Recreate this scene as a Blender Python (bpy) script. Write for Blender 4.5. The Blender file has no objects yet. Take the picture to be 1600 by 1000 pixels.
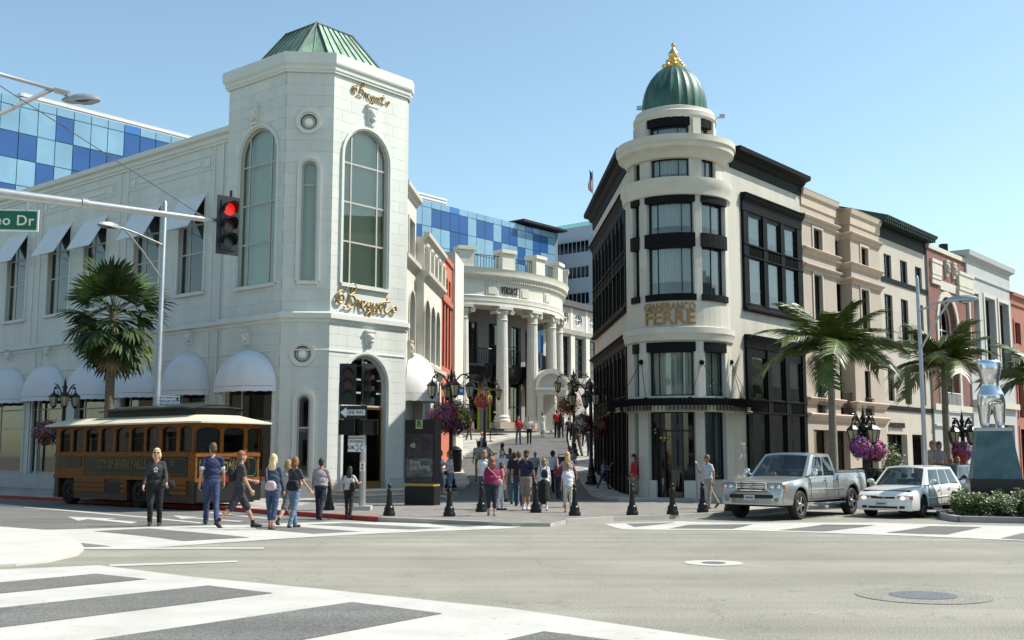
import bpy, bmesh, math, random
import numpy as np
from mathutils import Vector, Matrix
R = random.Random(7)
rad = math.radians
# ---------------------------------------------------------------- camera, world, sun
scn = bpy.context.scene
COL = scn.collection
FPX = 1716.0                       # focal length in photograph pixels (photo is 1600 wide)
TH = math.atan(210 / FPX)          # upward tilt
CT, ST = math.cos(TH), math.sin(TH)
EYE = Vector((0, 0, 1.55))
cam = bpy.data.objects.new('camera', bpy.data.cameras.new('camera'))
COL.objects.link(cam)
cam.location = EYE
cam.rotation_euler = (rad(90) + TH, 0, 0)
cam.data.sensor_width = 36
cam.data.lens = 36 * FPX / 1600
cam.data.clip_start = 0.1
cam.data.clip_end = 6000
scn.camera = cam
SUN_EL, SUN_AZ = rad(50), rad(8)   # azimuth of the sun counted from +X towards +Y
w = bpy.data.worlds.new('World'); scn.world = w; w.use_nodes = True
nt = w.node_tree
bg = nt.nodes['Background']
sky = nt.nodes.new('ShaderNodeTexSky'); sky.sky_type = 'NISHITA'; sky.sun_disc = False
sky.sun_elevation = SUN_EL
sky.sun_rotation = rad(90) - SUN_AZ
sky.air_density = 1.0; sky.dust_density = 0.9; sky.ozone_density = 1.3; sky.altitude = 100
wb = nt.nodes.new('ShaderNodeMix'); wb.data_type = 'RGBA'; wb.blend_type = 'MULTIPLY'; wb.inputs[0].default_value = 1
wb.inputs[7].default_value = (1.0, 1.075, .95, 1)      # camera white balance towards green-cyan
nt.links.new(sky.outputs['Color'], wb.inputs[6]); nt.links.new(wb.outputs[2], bg.inputs['Color'])
bg.inputs['Strength'].default_value = 0.148
sl = bpy.data.lights.new('sun', 'SUN'); sl.energy = 4.8; sl.angle = rad(0.53); sl.color = (1, .95, .87)
so = bpy.data.objects.new('sun', sl); COL.objects.link(so)
sd = Vector((math.cos(SUN_AZ) * math.cos(SUN_EL), math.sin(SUN_AZ) * math.cos(SUN_EL), math.sin(SUN_EL)))
so.rotation_euler = sd.to_track_quat('Z', 'Y').to_euler()
so.location = (20, 0, 40)
scn.view_settings.view_transform = 'Standard'; scn.view_settings.look = 'None'
scn.view_settings.gamma = 1; scn.view_settings.use_curve_mapping = False
scn.view_settings.exposure = 0.5

# ---------------------------------------------------------------- projection of photo pixels into the place
def ray(px, py):
    t = (500 - py) / FPX
    return Vector(((px - 800) / FPX, CT - t * ST, ST + t * CT))
def at(px, py, Y):
    d = ray(px, py); return EYE + d * (Y / d.y)
def ground(px, py, zf):
    if not callable(zf): z0 = zf; zf = lambda x, y: z0
    d = ray(px, py); f = lambda t: EYE.z + d.z * t - zf(d.x * t, d.y * t)
    a = 2.0; b = a
    while b < 160:
        b = a * 1.012
        if f(b) <= 0: break
        a = b
    for i in range(40):
        m = (a + b) / 2
        if f(m) <= 0: b = m
        else: a = m
    return EYE + d * b
def sm(t): t = max(0, min(1, t)); return t * t * (3 - 2 * t)
def zroad(x, y): return -0.25 * sm((y - 19) / 11)
def zwalk(x, y): return zroad(x, y) + .12
def zvia(x, y):
    t = y - 45.5
    if t < 0: return -0.13
    z = -0.13 + .102 * (t - 2 * (1 - math.exp(-t / 2)))
    return min(z, 3.25)
def zflat(x, y): return -0.13

# ---------------------------------------------------------------- materials
MATS = {}
def mat(name, col, rough=.7, metal=0, var=.0, scale=3, bump=0, bscale=30, spec=.5, coat=0, emis=None, var2=None, trans=None, detail=5, stretch=None):
    if name in MATS: return MATS[name]
    m = bpy.data.materials.new(name); m.use_nodes = True
    n = m.node_tree.nodes; l = m.node_tree.links; b = n['Principled BSDF']
    b.inputs['Base Color'].default_value = (*col, 1)
    b.inputs['Roughness'].default_value = rough
    b.inputs['Metallic'].default_value = metal
    b.inputs['Specular IOR Level'].default_value = spec
    if coat: b.inputs['Coat Weight'].default_value = coat; b.inputs['Coat Roughness'].default_value = .04
    if emis: b.inputs['Emission Color'].default_value = (*emis[0], 1); b.inputs['Emission Strength'].default_value = emis[1]
    geo = None
    if var or bump or var2:
        geo = n.new('ShaderNodeNewGeometry')
        vec = geo.outputs['Position']
        if stretch:
            mp = n.new('ShaderNodeMapping'); mp.inputs['Scale'].default_value = stretch
            l.new(vec, mp.inputs['Vector']); vec = mp.outputs['Vector']
    if var or var2:
        t = n.new('ShaderNodeTexNoise'); t.inputs['Scale'].default_value = scale; t.inputs['Detail'].default_value = detail
        l.new(vec, t.inputs['Vector'])
        r = n.new('ShaderNodeValToRGB')
        r.color_ramp.elements[0].position = .3; r.color_ramp.elements[1].position = .7
        c2 = var2 or tuple(min(1, c * (1 + var)) for c in col)
        c1 = tuple(c * (1 - var) for c in col)
        r.color_ramp.elements[0].color = (*c1, 1); r.color_ramp.elements[1].color = (*c2, 1)
        l.new(t.outputs['Fac'], r.inputs['Fac']); l.new(r.outputs['Color'], b.inputs['Base Color'])
    if bump:
        t2 = n.new('ShaderNodeTexNoise'); t2.inputs['Scale'].default_value = bscale; t2.inputs['Detail'].default_value = 6
        l.new(vec, t2.inputs['Vector'])
        bp = n.new('ShaderNodeBump'); bp.inputs['Strength'].default_value = bump; bp.inputs['Distance'].default_value = .02
        l.new(t2.outputs['Fac'], bp.inputs['Height']); l.new(bp.outputs['Normal'], b.inputs['Normal'])
    MATS[name] = m; return m
def glassmat(name, tint=(.75, .85, .82), refl=.10, rough=.02):
    if name in MATS: return MATS[name]
    m = bpy.data.materials.new(name); m.use_nodes = True
    n = m.node_tree.nodes; l = m.node_tree.links
    for x in list(n): n.remove(x)
    o = n.new('ShaderNodeOutputMaterial'); tr = n.new('ShaderNodeBsdfTransparent'); gl = n.new('ShaderNodeBsdfGlossy')
    mx = n.new('ShaderNodeMixShader'); fr = n.new('ShaderNodeFresnel'); ad = n.new('ShaderNodeMath'); ad.operation = 'ADD'; ad.use_clamp = True
    tr.inputs['Color'].default_value = (*tint, 1); gl.inputs['Roughness'].default_value = rough
    fr.inputs['IOR'].default_value = 1.5; ad.inputs[1].default_value = refl
    l.new(fr.outputs[0], ad.inputs[0]); l.new(ad.outputs[0], mx.inputs[0]); l.new(tr.outputs[0], mx.inputs[1]); l.new(gl.outputs[0], mx.inputs[2])
    l.new(mx.outputs[0], o.inputs['Surface']); MATS[name] = m; return m
def brickmat(name, c1, c2, mortar, sx, rh, bw, ground_=False, bump=.4):
    """courses from world position: horizontal coordinate sx . position, vertical z (or y on the ground)"""
    m = bpy.data.materials.new(name); m.use_nodes = True
    n = m.node_tree.nodes; l = m.node_tree.links; b = n['Principled BSDF']
    g = n.new('ShaderNodeNewGeometry'); dt = n.new('ShaderNodeVectorMath'); dt.operation = 'DOT_PRODUCT'; dt.inputs[1].default_value = sx
    sp = n.new('ShaderNodeSeparateXYZ'); cb = n.new('ShaderNodeCombineXYZ')
    l.new(g.outputs['Position'], dt.inputs[0]); l.new(g.outputs['Position'], sp.inputs[0])
    l.new(dt.outputs['Value'], cb.inputs[0])
    if ground_:
        d2_ = n.new('ShaderNodeVectorMath'); d2_.operation = 'DOT_PRODUCT'; d2_.inputs[1].default_value = (-sx[1], sx[0], 0)
        l.new(g.outputs['Position'], d2_.inputs[0]); l.new(d2_.outputs['Value'], cb.inputs[1])
    else: l.new(sp.outputs['Z'], cb.inputs[1])
    t = n.new('ShaderNodeTexBrick'); t.inputs['Scale'].default_value = 1; t.inputs['Brick Width'].default_value = bw; t.inputs['Row Height'].default_value = rh
    t.inputs['Mortar Size'].default_value = rh * .09; t.inputs['Color1'].default_value = (*c1, 1); t.inputs['Color2'].default_value = (*c2, 1); t.inputs['Mortar'].default_value = (*mortar, 1)
    l.new(cb.outputs[0], t.inputs['Vector'])
    ns = n.new('ShaderNodeTexNoise'); ns.inputs['Scale'].default_value = 1.2; ns.inputs['Detail'].default_value = 6
    l.new(g.outputs['Position'], ns.inputs['Vector'])
    mx = n.new('ShaderNodeMix'); mx.data_type = 'RGBA'; mx.blend_type = 'MULTIPLY'; mx.inputs[0].default_value = .45
    l.new(t.outputs['Color'], mx.inputs[6]); l.new(ns.outputs['Fac'], mx.inputs[7])
    l.new(mx.outputs[2], b.inputs['Base Color']); b.inputs['Roughness'].default_value = .85
    bp = n.new('ShaderNodeBump'); bp.inputs['Strength'].default_value = bump; bp.inputs['Distance'].default_value = .01; bp.invert = True
    l.new(t.outputs['Fac'], bp.inputs['Height']); l.new(bp.outputs['Normal'], b.inputs['Normal'])
    MATS[name] = m; return m

M_white = mat('white_stone', (.585, .60, .548), .62, var=.075, scale=.9, bump=.08, bscale=14, stretch=(1.4, 1.4, .22))
M_white2 = mat('white_stone_trim', (.61, .62, .565), .6, var=.04, scale=1.5)
M_joint = mat('stone_joint', (.43, .45, .42), .9)
M_plinth = mat('plinth_stone', (.47, .48, .45), .7, var=.08, scale=2)
M_cream = mat('cream_limestone', (.49, .465, .395), .72, var=.09, scale=1.1, bump=.1, bscale=12, stretch=(1.4, 1.4, .25))
M_cream2 = mat('cream_limestone_trim', (.53, .50, .42), .7, var=.07, scale=2.0)
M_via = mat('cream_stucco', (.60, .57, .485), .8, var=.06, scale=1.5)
M_pink = mat('beige_stucco', (.40, .335, .27), .8, var=.05, scale=1.2, bump=.1)
M_pink2 = mat('beige_moulding', (.50, .405, .315), .75, var=.05, scale=2)
M_sand = mat('sand_stone', (.45, .41, .345), .8, var=.06, scale=1.2, bump=.1)
M_grey = mat('pale_grey_stone', (.40, .41, .40), .8, var=.05, scale=1.2, bump=.1)
M_red = mat('red_stucco', (.47, .135, .075), .8, var=.08, scale=2)
M_redsand = mat('red_sandstone', (.33, .125, .085), .8, var=.12, scale=2)
M_black = mat('black_painted_metal', (.008, .008, .009), .55, var=.2, scale=4, spec=.08)
M_iron = mat('black_cast_iron', (.007, .007, .007), .35, spec=.35)
M_copper = mat('verdigris_copper', (.12, .24, .165), .55, var=.25, scale=2.2, var2=(.27, .42, .30), stretch=(1, 1, .35))
M_copperd = mat('dark_verdigris', (.02, .065, .048), .45, var=.4, scale=1.8, var2=(.045, .16, .115), stretch=(1.5, 1.5, .4))
M_seam = mat('dark_seam', (.03, .05, .045), .5)
M_gold = mat('gold_leaf', (.72, .48, .17), .3, metal=1)
M_sgold = mat('antique_gold', (.30, .20, .075), .45, metal=.5)
M_brass = mat('brass', (.55, .36, .12), .35, metal=1)
M_steel = mat('galvanised_steel', (.42, .43, .43), .42, metal=.75, var=.08, scale=5)
M_wframe = mat('taupe_window_frame', (.44, .41, .35), .6)
M_wdark = mat('dark_window_frame', (.014, .014, .014), .5, spec=.3)
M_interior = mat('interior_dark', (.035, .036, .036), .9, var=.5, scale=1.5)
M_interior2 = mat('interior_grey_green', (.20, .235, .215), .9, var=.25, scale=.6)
M_paleback = mat('pale_window_backing', (.62, .66, .54), .85, var=.06, scale=.5)  # pale panel added close behind glass to catch daylight and lighten the windows
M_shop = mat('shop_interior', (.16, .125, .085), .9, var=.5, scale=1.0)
M_curtain = mat('grey_curtain', (.60, .61, .57), .9)
M_glass = glassmat('window_glass')
M_glassd = glassmat('dark_window_glass', (.40, .45, .45), .05)
M_glassg = glassmat('green_window_glass', (.80, .86, .80), .08)
M_awn = mat('white_awning_canvas', (.66, .68, .70), .85, var=.04, scale=2)
M_awnl = mat('bright_awning_canvas', (.80, .80, .76), .8)
M_paint = mat('road_paint', (.47, .46, .415), .75, var=.11, scale=1.3, bump=.15, bscale=90, detail=12)
_n = M_paint.node_tree.nodes; _l = M_paint.node_tree.links; _b = _n['Principled BSDF']; _src = _b.inputs['Base Color'].links[0].from_socket
_t = _n.new('ShaderNodeTexNoise'); _t.inputs['Scale'].default_value = 7; _t.inputs['Detail'].default_value = 12; _t.inputs['Roughness'].default_value = .75
_g = _n.new('ShaderNodeNewGeometry'); _l.new(_g.outputs['Position'], _t.inputs['Vector'])
_r = _n.new('ShaderNodeValToRGB'); _r.color_ramp.elements[0].position = .34; _r.color_ramp.elements[0].color = (.42, .42, .42, 1); _r.color_ramp.elements[1].position = .40; _r.color_ramp.elements[1].color = (1, 1, 1, 1)
_m = _n.new('ShaderNodeMix'); _m.data_type = 'RGBA'; _m.blend_type = 'MULTIPLY'; _m.inputs[0].default_value = 1
_l.new(_t.outputs['Fac'], _r.inputs[0]); _l.new(_src, _m.inputs[6]); _l.new(_r.outputs[0], _m.inputs[7]); _l.new(_m.outputs[2], _b.inputs['Base Color'])  # chipped spots
M_conc = mat('sidewalk_concrete', (.49, .47, .42), .85, var=.07, scale=.9, bump=.12, bscale=60)
M_kerb = mat('kerb_concrete', (.36, .345, .31), .85, var=.12, scale=1.5)
M_redk = mat('red_kerb_paint', (.34, .03, .025), .6, var=.25, scale=2.5)
M_leafy = mat('leaf_green', (.055, .10, .025), .55, var=.4, scale=8)
M_rub = mat('tyre_rubber', (.016, .016, .016), .8)
M_chrome = mat('chrome', (.75, .76, .78), .08, metal=1)
M_signw = mat('sign_white', (.72, .72, .70), .5)
M_signk = mat('sign_black', (.012, .012, .012), .5)

def block_tone(m, amt=.09):
    """each stone gets its own slight tone"""
    n = m.node_tree.nodes; l = m.node_tree.links; b = n['Principled BSDF']; src = b.inputs['Base Color'].links[0].from_socket
    oi = n.new('ShaderNodeObjectInfo'); mr = n.new('ShaderNodeMapRange'); mr.inputs[3].default_value = 1 - amt; mr.inputs[4].default_value = 1 + amt * .6
    mx = n.new('ShaderNodeVectorMath'); mx.operation = 'SCALE'; l.new(oi.outputs['Random'], mr.inputs[0]); l.new(src, mx.inputs[0]); l.new(mr.outputs[0], mx.inputs['Scale']); l.new(mx.outputs[0], b.inputs['Base Color'])
block_tone(M_white, .045); block_tone(M_cream, .07)
# ---------------------------------------------------------------- mesh building
LOCAL = set()                     # things whose parts are built in their own coordinates
def wloc(o):
    v = Vector((0, 0, 0)); t = o
    while t is not None and t.parent is not None: t = t.parent
    if t is not None and t.name in LOCAL: return v
    while o is not None: v += o.location; o = o.parent
    return v
class MB:
    """collects faces; build() links them as one mesh object"""
    def __init__(s): s.v = []; s.f = []; s.mi = []; s.cur = 0
    def face(s, pts):
        i = len(s.v); s.v += [tuple(p) for p in pts]; s.f.append(tuple(range(i, i + len(pts)))); s.mi.append(s.cur)
    def grid(s, rows, closed=False):
        i = len(s.v); n = len(rows[0])
        for r in rows: s.v += [tuple(p) for p in r]
        for a in range(len(rows) - 1):
            for b in range(n if closed else n - 1):
                c = (b + 1) % n
                s.f.append((i + a * n + b, i + a * n + c, i + (a + 1) * n + c, i + (a + 1) * n + b)); s.mi.append(s.cur)
    def hexa(s, p):            # 8 points: 4 bottom ring, 4 top ring
        i = len(s.v); s.v += [tuple(q) for q in p]
        for f in ((3, 2, 1, 0), (4, 5, 6, 7), (0, 1, 5, 4), (1, 2, 6, 5), (2, 3, 7, 6), (3, 0, 4, 7)):
            s.f.append(tuple(i + k for k in f)); s.mi.append(s.cur)
    def box(s, x0, x1, y0, y1, z0, z1):
        s.hexa([(x0, y0, z0), (x1, y0, z0), (x1, y1, z0), (x0, y1, z0), (x0, y0, z1), (x1, y0, z1), (x1, y1, z1), (x0, y1, z1)])
    def fbox(s, F, u0, u1, w0, w1, v0, v1):
        n = max(1, int(abs(u1 - u0) / F.step + .999)) if F.step else 1
        for k in range(n):
            a = u0 + (u1 - u0) * k / n; b = u0 + (u1 - u0) * (k + 1) / n
            s.hexa([F.p(a, w0, v0), F.p(b, w0, v0), F.p(b, w1, v0), F.p(a, w1, v0), F.p(a, w0, v1), F.p(b, w0, v1), F.p(b, w1, v1), F.p(a, w1, v1)])
    def tube(s, pts, r, n=8, cap=True, flat=None):
        pts = [Vector(p) for p in pts]
        if not hasattr(r, '__len__'): r = [r] * len(pts)
        rows = []; up = Vector((0, 0, 1)); X = None
        for i, p in enumerate(pts):
            t = (pts[min(i + 1, len(pts) - 1)] - pts[max(i - 1, 0)])
            if t.length < 1e-9: t = Vector((0, 0, 1))
            t.normalize()
            if X is None:
                X = t.cross(up);
                if X.length < .05: X = t.cross(Vector((0, 1, 0)))
            X = X - t * X.dot(t)
            if X.length < 1e-6: X = t.orthogonal()
            X.normalize(); Y = t.cross(X)
            rows.append([p + X * (math.cos(2 * math.pi * k / n) * r[i]) + Y * (math.sin(2 * math.pi * k / n) * r[i]) for k in range(n)])
        s.grid(rows, True)
        if cap: s.face(rows[0][::-1]); s.face(rows[-1])
    def lathe(s, c, prof, n=20, cap=True):
        c = Vector(c)
        rows = [[c + Vector((r * math.cos(2 * math.pi * k / n), r * math.sin(2 * math.pi * k / n), z)) for k in range(n)] for r, z in prof]
        s.grid(rows, True)
        if cap: s.face(rows[0][::-1]); s.face(rows[-1])
    def ell(s, c, r, n=12, m=8, M=None):
        c = Vector(c); rows = []
        for a in range(m + 1):
            t = math.pi * a / m
            row = []
            for k in range(n):
                q = Vector((r[0] * math.sin(t) * math.cos(2 * math.pi * k / n), r[1] * math.sin(t) * math.sin(2 * math.pi * k / n), -r[2] * math.cos(t)))
                if M is not None: q = M @ q
                row.append(c + q)
            rows.append(row)
        s.grid(rows, True)
    def prism(s, poly, z0, z1):
        s.face([(x, y, z0) for x, y in poly][::-1]); s.face([(x, y, z1) for x, y in poly])
        n = len(poly)
        for i in range(n):
            a = poly[i]; b = poly[(i + 1) % n]
            s.face([(a[0], a[1], z0), (b[0], b[1], z0), (b[0], b[1], z1), (a[0], a[1], z1)])
    def sweep(s, path, prof, closed=False, z0=0):
        """horizontal moulding: path of (x,y), profile of (outwards, z); outwards is to the right of the path"""
        n = len(path); rows = []
        P = [Vector(p).to_2d() for p in path]
        for i in range(n):
            if closed: a = P[i] - P[i - 1]; b = P[(i + 1) % n] - P[i]
            else:
                a = P[i] - P[i - 1] if i > 0 else P[1] - P[0]; b = P[i + 1] - P[i] if i < n - 1 else a
            a.normalize(); b.normalize()
            na = Vector((a.y, -a.x)); nb = Vector((b.y, -b.x)); m = na + nb; m = m / max(.2, m.dot(na))
            rows.append([(P[i].x + m.x * o, P[i].y + m.y * o, z0 + z) for o, z in prof])
        if closed: rows.append(rows[0])
        s.grid(rows)
        if not closed:
            s.face(rows[0]); s.face(rows[-1][::-1])
    def build(s, name, mats, parent=None, smooth=False, fix=True, off=None):
        me = bpy.data.meshes.new(name)
        o = wloc(parent) if off is None else Vector(off)
        vs = [(x - o.x, y - o.y, z - o.z) for x, y, z in s.v] if o.length else s.v
        me.from_pydata(vs, [], s.f)
        if not isinstance(mats, (list, tuple)): mats = [mats]
        for m in mats: me.materials.append(m)
        if any(s.mi): me.polygons.foreach_set('material_index', s.mi)
        if fix:
            bm = bmesh.new(); bm.from_mesh(me)
            bmesh.ops.remove_doubles(bm, verts=bm.verts, dist=1e-5)
            bmesh.ops.recalc_face_normals(bm, faces=bm.faces)
            bm.to_mesh(me); bm.free()
        if smooth:
            me.polygons.foreach_set('use_smooth', [True] * len(me.polygons))
            try: me.set_sharp_from_angle(angle=smooth if isinstance(smooth, float) else rad(40))
            except Exception: pass
        ob = bpy.data.objects.new(name, me); COL.objects.link(ob); ob.parent = parent
        if off is not None: ob.location = Vector(off) - wloc(parent)
        return ob
def loose(mb, name, mats, parent=None, smooth=False):
    """one object for every separate piece collected in mb"""
    par = {}
    def find(a):
        while par[a] != a: par[a] = par[par[a]]; a = par[a]
        return a
    key = [tuple(round(c, 3) for c in v) for v in mb.v]
    for k in key: par.setdefault(k, k)
    for f in mb.f:
        a = find(key[f[0]])
        for i in f[1:]: par[find(key[i])] = a; a = find(a)
    groups = {}
    for i, f in enumerate(mb.f): groups.setdefault(find(key[f[0]]), []).append(i)
    out = []
    for g in groups.values():
        t = MB()
        for i in g: t.cur = mb.mi[i]; t.face([mb.v[j] for j in mb.f[i]])
        out.append(t.build(name, mats, parent, smooth))
    return out
def tag(o, label=None, cat=None, group=None, kind=None):
    if label: o['label'] = label
    if cat: o['category'] = cat
    if group: o['group'] = group
    if kind: o['kind'] = kind
    return o
def thing(name, label, cat, loc=(0, 0, 0), rz=0, group=None, local=False):
    o = bpy.data.objects.new(name, None); COL.objects.link(o)
    if local: LOCAL.add(o.name)
    o.location = loc; o.rotation_euler.z = rz
    o.empty_display_size = .2
    return tag(o, label, cat, group)
def copy_tree(o, parent=None):
    c = o.copy(); COL.objects.link(c); c.parent = parent
    for ch in list(o.children): copy_tree(ch, c)
    return c
def struct(o): o['kind'] = 'structure'; return o

class Frame:
    """upright plane: u along dir, w inwards, v = height"""
    step = 0
    def __init__(s, o, d, shift=0):
        s.d = Vector((d[0], d[1], 0)).normalized(); s.n = Vector((-s.d.y, s.d.x, 0)); s.o = Vector((o[0], o[1], 0)) + s.n * shift
    def p(s, u, w, v): q = s.o + s.d * u + s.n * w; return Vector((q.x, q.y, v))
    def uv(s, px, py, w=0):
        d = ray(px, py); o = s.o + s.n * w
        t = (Vector((o.x, o.y, 0)) - Vector((EYE.x, EYE.y, 0))).dot(s.n) / d.dot(s.n)
        q = EYE + d * t
        return (q - Vector((s.o.x, s.o.y, 0))).dot(s.d), q.z
    def ang(s): return math.atan2(s.d.y, s.d.x)
    def shifted(s, w): return Frame(s.o, s.d, w)
class Cyl:
    """round wall: u = arc length from the point facing -Y, w inwards"""
    step = .3
    def __init__(s, c, r): s.c = Vector((c[0], c[1], 0)); s.r = r
    def p(s, u, w, v):
        a = u / s.r; q = s.c + Vector((math.sin(a), -math.cos(a), 0)) * (s.r - w); return Vector((q.x, q.y, v))
    def uv(s, px, py, w=0):
        d = ray(px, py); r = s.r - w
        ox, oy = EYE.x - s.c.x, EYE.y - s.c.y
        A = d.x ** 2 + d.y ** 2; B = 2 * (ox * d.x + oy * d.y); C = ox * ox + oy * oy - r * r
        D = max(0, B * B - 4 * A * C); t = (-B - math.sqrt(D)) / (2 * A)
        q = EYE + d * t
        return math.atan2(q.x - s.c.x, -(q.y - s.c.y)) * s.r, q.z
    def circle(s, r, n=48): return [(s.c.x + r * math.sin(2 * math.pi * k / n), s.c.y - r * math.cos(2 * math.pi * k / n)) for k in range(n)]

# ---------------------------------------------------------------- openings in a wall plane
class Op:
    def __init__(s, u0, u1, v0, v1, kind='r'):
        s.u0, s.u1 = min(u0, u1), max(u0, u1); s.v0, s.v1 = min(v0, v1), max(v0, v1); s.kind = kind
        s.r = (s.u1 - s.u0) / 2; s.c = (s.u0 + s.u1) / 2
        s.rise = s.r
        if kind == 's': s.rise = s.r * .35       # segmental arch
    def lo(s, u):
        if s.kind == 'o': return s.cv() - math.sqrt(max(0, s.r ** 2 - (u - s.c) ** 2)) * (s.v1 - s.v0) / (2 * s.r)
        return s.v0
    def cv(s): return (s.v0 + s.v1) / 2
    def hi(s, u):
        if s.kind == 'o': return 2 * s.cv() - s.lo(u)
        if s.kind in 'as': return s.v1 - s.rise + math.sqrt(max(0, 1 - ((u - s.c) / s.r) ** 2)) * s.rise
        return s.v1
    def us(s, n=14):
        if s.kind == 'r': return [s.u0, s.u1]
        return [s.c - s.r * math.cos(math.pi * k / n) for k in range(n + 1)]
    def loop(s, off=0, n=14):
        """outline grown by off; r/a/s: from bottom left over the top to bottom right"""
        if s.kind == 'o':
            k_ = (s.v1 - s.v0) / (2 * s.r)
            return [(s.c - (s.r + off) * math.cos(2 * math.pi * k / 24), s.cv() + (s.r + off) * k_ * math.sin(2 * math.pi * k / 24)) for k in range(25)]
        if s.kind == 'r': return [(s.u0 - off, s.v0), (s.u0 - off, s.v1 + off), (s.u1 + off, s.v1 + off), (s.u1 + off, s.v0)]
        sp = s.v1 - s.rise
        return [(s.u0 - off, s.v0)] + [(s.c - (s.r + off) * math.cos(math.pi * k / n), sp + (s.rise + off) * math.sin(math.pi * k / n)) for k in range(n + 1)] + [(s.u1 + off, s.v0)]
def op_px(F, bl, br, top, kind='r', w=0):
    u0, v0 = F.uv(*bl, w); u1, v0b = F.uv(*br, w); _, v1 = F.uv(*top, w)
    return Op(u0, u1, (v0 + v0b) / 2, v1, kind)
def polys(u0, u1, v0, v1, ops, step=0):
    ops = [o for o in ops if o.u1 > u0 + 1e-6 and o.u0 < u1 - 1e-6]
    bs = {u0, u1}
    for o in ops: bs |= {min(max(x, u0), u1) for x in o.us()}
    if step:
        n = int((u1 - u0) / step) + 1; bs |= {u0 + (u1 - u0) * k / n for k in range(n)}
    bs = sorted(bs); out = []
    for a, b in zip(bs, bs[1:]):
        if b - a < 1e-5: continue
        m = (a + b) / 2; cov = sorted([o for o in ops if o.u0 < m < o.u1], key=lambda o: o.v0)
        la, lb = v0, v0
        for o in cov + [None]:
            ha, hb = (o.lo(a), o.lo(b)) if o else (v1, v1)
            A, B, C, D = [min(max(x, v0), v1) for x in (la, lb, hb, ha)]
            if C - B > 1e-4 or D - A > 1e-4: out.append([(a, A), (b, max(A if False else B, v0)), (b, max(C, B)), (a, max(D, A))])
            if o: la, lb = o.hi(a), o.hi(b)
    return out
def wall(mb, F, u0, u1, v0, v1, ops=(), reveal=.3, w=0):
    for q in polys(u0, u1, v0, v1, ops, F.step): mb.face([F.p(u, w, v) for u, v in q])
    for o in ops:
        L = o.loop()
        if F.step:
            L2 = []
            for a, b in zip(L, L[1:]):
                n = max(1, int(abs(b[0] - a[0]) / F.step + .99)); L2 += [(a[0] + (b[0] - a[0]) * k / n, a[1] + (b[1] - a[1]) * k / n) for k in range(n)]
            L = L2 + [L[-1]]
        if o.kind != 'o': L = L + [L[0]]
        for a, b in zip(L, L[1:]):
            mb.face([F.p(a[0], w, a[1]), F.p(b[0], w, b[1]), F.p(b[0], w + reveal, b[1]), F.p(a[0], w + reveal, a[1])])
def trim(mb, F, op, width, proud, w=0, off=0, sill=None):
    A = op.loop(off); B = op.loop(off + width)
    for i in range(len(A) - 1):
        a, b, c, d = A[i], A[i + 1], B[i + 1], B[i]
        mb.hexa([F.p(a[0], w - proud, a[1]), F.p(b[0], w - proud, b[1]), F.p(c[0], w - proud, c[1]), F.p(d[0], w - proud, d[1]),
                 F.p(a[0], w + .02, a[1]), F.p(b[0], w + .02, b[1]), F.p(c[0], w + .02, c[1]), F.p(d[0], w + .02, d[1])])
    if sill: mb.fbox(F, op.u0 - off - width - .04, op.u1 + off + width + .04, w - sill[0], w + .02, op.v0 - sill[1], op.v0 - .003)
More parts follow.
